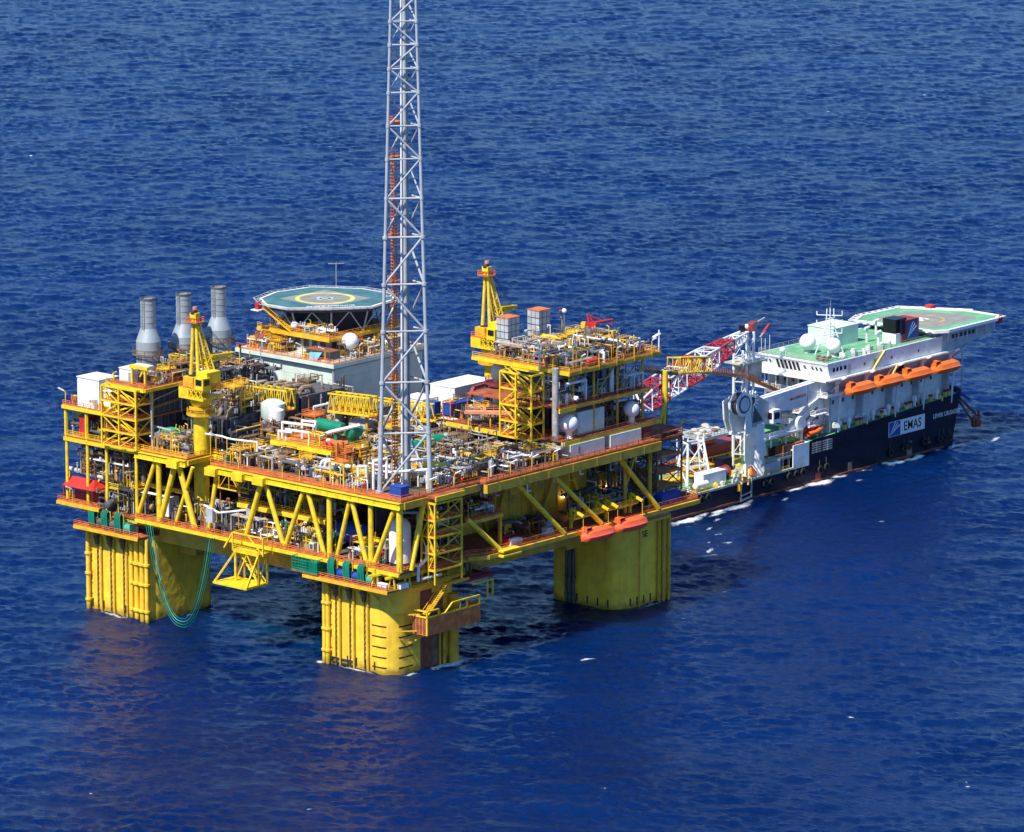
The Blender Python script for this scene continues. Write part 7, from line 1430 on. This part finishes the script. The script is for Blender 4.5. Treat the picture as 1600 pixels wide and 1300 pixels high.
t = thing('side_gallery', (194.5, 49.5, 4.5), 'pale grey raised gallery with openings along the ship\'s aft side', 'gallery'); b = MB().mat('light_grey'); b.box(186.8, 48.7, 4.55, 193, 52, 7.5); b.box(193, 48.9, 7.4, 203, 52.2, 7.8); b.mat('grey')
for x in (194, 196.4, 198.8, 201.2): b.box(x, 48.85, 4.55, x+.5, 49.3, 7.4)
b.mat('dark'); b.box(193, 51.5, 4.5, 203, 51.8, 7.3); b.build('wall', None, t); b = MB(); b.rail([(187, 48.8, 7.8), (203, 48.9, 7.8)], step=1.5, w=.09); b.build('railing', 'tarnish', t)
t = thing('arch_frame', (198, 55.5, 4.5), 'dark brown octagonal arch opening framed in white beside the crane pedestal', 'frame'); b = MB().mat('white'); b.box(193.6, 53.4, 10.2, 204, 57.4, 10.9); b.box(193.4, 53.4, 7.8, 194, 57, 10.2); b.build('canopy', None, t); b = MB().mat('brown_steel'); b.tube((196.6, 53.5, 8.2), (196.6, 56.5, 8.2), 2.2, n=8, tw=.5); b.build('arch', None, t)
t = thing('upper_shelf', (195, 50, 13), 'white shelf deck under the crane boom carrying a yellow rack', 'shelf'); b = MB().mat('white'); b.box(189.5, 49.2, 13.2, 202.5, 53, 13.5); b.rail([(189.5, 49.3, 13.5), (202.5, 49.3, 13.5)], step=1.4, w=.08); b.mat('ship_deck'); b.box(189.8, 50, 10.95, 203, 55, 11.1); b.build('deck', None, t)
for x in (190.2, 196, 202): MB().beam((x, 49.5, 10.9), (x, 49.5, 13.2), .25).build('post', 'white', t)
t = thing('yellow_rack', (197, 51.5, 11.1), 'yellow rack with dark gaps below the crane boom', 'rack'); b = MB()
for x in (195.6, 197.2, 198.8, 200.4): b.beam((x, 50.4, 11.1), (x, 50.4, 13), .25); b.beam((x, 51.6, 11.1), (x, 51.6, 13), .25)
for z in (11.4, 12.2, 13): b.beam((195.6, 50.4, z), (200.4, 50.4, z), .25); b.beam((195.6, 51.6, z), (200.4, 51.6, z), .25)
b.build('frame', 'line_yellow', t)
t = thing('dish_reel', (203.5, 51, 11), 'white round reel on a stand left of the orange rescue boat', 'reel'); b = MB(); b.tube((202.6, 49.8, 15), (202.6, 50.6, 15), 1.7, n=20); b.build('disc', 'white', t); b = MB(); b.beam((202.6, 50.2, 10.9), (202.6, 50.2, 15), .8); b.build('stand', 'white', t)
t = thing('rescue_boat', (209, 50.4, 10.8), 'small open orange-red rescue boat on the deck at the hull step', 'boat'); b = MB()
P = [(204.6, 49.2, 12), (207.4, 48.9, 12.2), (210, 49.4, 12.6), (211.6, 50.4, 13.2), (210, 51.6, 12.6), (207.4, 52, 12.2), (204.6, 51.8, 12)]; b.sweep(P, .55, 8); b.build('tube_collar', 'lifeboat', t, smooth=True); b = MB(); b.prism([(204.8, 49.4), (210, 49.7), (211.2, 50.4), (210, 51.3), (204.8, 51.5)], 11.2, 11.9); b.box(206.6, 50, 11.9, 207.8, 51, 12.9); b.build('hull', 'red', t); b = MB(); b.beam((205, 50.4, 10.7), (205, 50.4, 11.2), .5); b.beam((209.4, 50.4, 10.7), (209.4, 50.4, 11.2), .5); b.build('cradle', 'white', t)
tag(recenter(MB().tube((205.5, 50.8, 13.1), (210.8, 51.4, 15.6), .35, n=8).build('davit_cover', 'logo_blue'), (208, 51, 14)), 'blue sloping tube above the small rescue boat', 'tube')
t = thing('boarding_ladder', (177.5, 48, 2), 'yellow-black pilot ladder frame hanging over the ship\'s aft side', 'ladder'); b = MB(); b.beam((176.4, 47.6, 5), (176.4, 47.6, .2), .3); b.beam((180.4, 47.6, 5.5), (180.4, 47.6, .6), .3); b.beam((176.4, 47.6, .5), (180.4, 47.6, .9), .35); b.beam((176.4, 47.6, 1.6), (180.4, 47.6, 2), .25); b.build('frame', 'light_grey', t)
b = MB(); b.beam((178.6, 48.6, 7.6), (176, 47.2, 4.4), .4); b.beam((181, 48.8, 8), (178.6, 47.2, 4), .4); b.beam((175.6, 47.4, 3), (175.6, 47.4, 4.6), .8); b.build('davit', 'yellow_rail', t)
tag(recenter(MB().add([(182.2, 49.2, 5.4), (185, 49.4, 5.6), (185.4, 50.8, 6.4), (182, 50.6, 6.6), (183.4, 50, 7.6)], [(0, 1, 4), (1, 2, 4), (2, 3, 4), (3, 0, 4), (3, 2, 1, 0)]).build('tarpaulin', 'lifeboat'), (183.5, 50, 5)), 'crumpled orange tarpaulin at the foot of the white crane pedestal', 'tarpaulin')
tag(recenter(MB().add([(187.2, 67.5, 9.7), (191, 67, 9.7), (192, 69.6, 9.7), (188, 70.2, 9.7), (189.6, 68.6, 11.4)], [(0, 1, 4), (1, 2, 4), (2, 3, 4), (3, 0, 4), (3, 2, 1, 0)]).build('tarpaulin', 'lifeboat'), (189.5, 68.6, 9.7)), 'orange tarpaulin heap on the dark deck house of the ship', 'tarpaulin')
t = thing('white_skiff', (163.5, 49.5, 4.5), 'small white boat-shaped box in a yellow cradle at the ship\'s stern quarter', 'boat'); b = MB(); b.hcyl((161.6, 49.8, 6.2), (166, 49.8, 6.2), .8, 12); b.build('hull', 'white', t, smooth='auto'); b = MB(); b.rail([(161, 49, 4.5), (166.6, 49, 4.5)], h=1.2, w=.16, kick=False); b.box(161.4, 49.2, 4.5, 166.2, 50.4, 4.9); b.build('cradle', 'line_yellow', t)
rnd = random.Random(21)
def cargo(label, x0, x1, y0, y1, z, n, pal, seed):
    rnd = random.Random(seed); t = thing('deck_gear', ((x0+x1)/2, (y0+y1)/2, z), label, 'deck gear')
    for i in range(n):
        x, y = rnd.uniform(x0, x1), rnd.uniform(y0, y1); m = pick(rnd, pal); b = MB(); k = rnd.random()
        if k < .4: b.obox((x, y, z+.5), .3+rnd.random()*.9, .3+rnd.random()*.6, .5, rnd.random()*3); b.obox((x, y, z+1.1), .3, .3, .2, 0); b.build('box', m, t)
        elif k < .7: b.tube((x, y, z), (x, y, z+.6+rnd.random()*1.4), .2+rnd.random()*.3, n=9); b.build('bollard', m, t)
        else: a = rnd.random()*3; b.tube((x, y, z+.3), (x+2.4*math.cos(a), y+2.4*math.sin(a), z+.4), .2, n=7); b.build('pipe', m, t)
CP = [('white', 4), ('line_yellow', 3), ('tarnish', 3), ('rust', 2), ('dark_grey', 2), ('red', 1), ('green', 1)]
cargo('white and yellow odds and ends along the ship\'s near aft rail', 168, 186, 48.8, 51, 4.45, 22, CP, 1)
cargo('rusty and pale gear crowded on the ship\'s stern beside the platform', 145, 165, 50, 62, 4.4, 34, [('tarnish', 3), ('rust', 3), ('white', 2), ('brown_steel', 2)], 2)
cargo('small gear between the crane pedestal and the arch opening', 189.5, 200, 52.5, 60, 4.5, 22, CP, 3)
cargo('white and red bits of gear on the ship\'s mid deck by the hull step', 204, 212, 52, 60, 10.6, 16, [('white', 4), ('pipe_grey', 2), ('red', 1), ('line_yellow', 1)], 4)
cargo('assorted gear on the green deck behind the white container', 170, 186, 55, 61, 4.45, 22, CP, 5)
cargo('fittings on the aft galleries below the wheelhouse', 206.5, 211.5, 50.5, 68.5, 16.3, 18, [('white', 4), ('light_grey', 3), ('rust', 1), ('dark_grey', 1)], 6)
cargo('small white fittings along the near edge of the ship\'s green wheelhouse roof', 214, 241, 48.9, 51.5, 28.72, 16, [('white', 4), ('light_grey', 2), ('tarnish', 2)], 7)
cargo('grey fittings on the ship\'s boat deck behind the orange lifeboats', 214, 262, 48.6, 50, 20.62, 26, [('white', 4), ('light_grey', 2), ('red', 1), ('dark_grey', 2)], 8)
cargo('drums and boxes on the ship\'s foredeck strip below the lifeboats', 214, 262, 48.6, 50.6, 12.2, 26, [('white', 4), ('line_yellow', 2), ('maroon', 1), ('light_grey', 2)], 9)
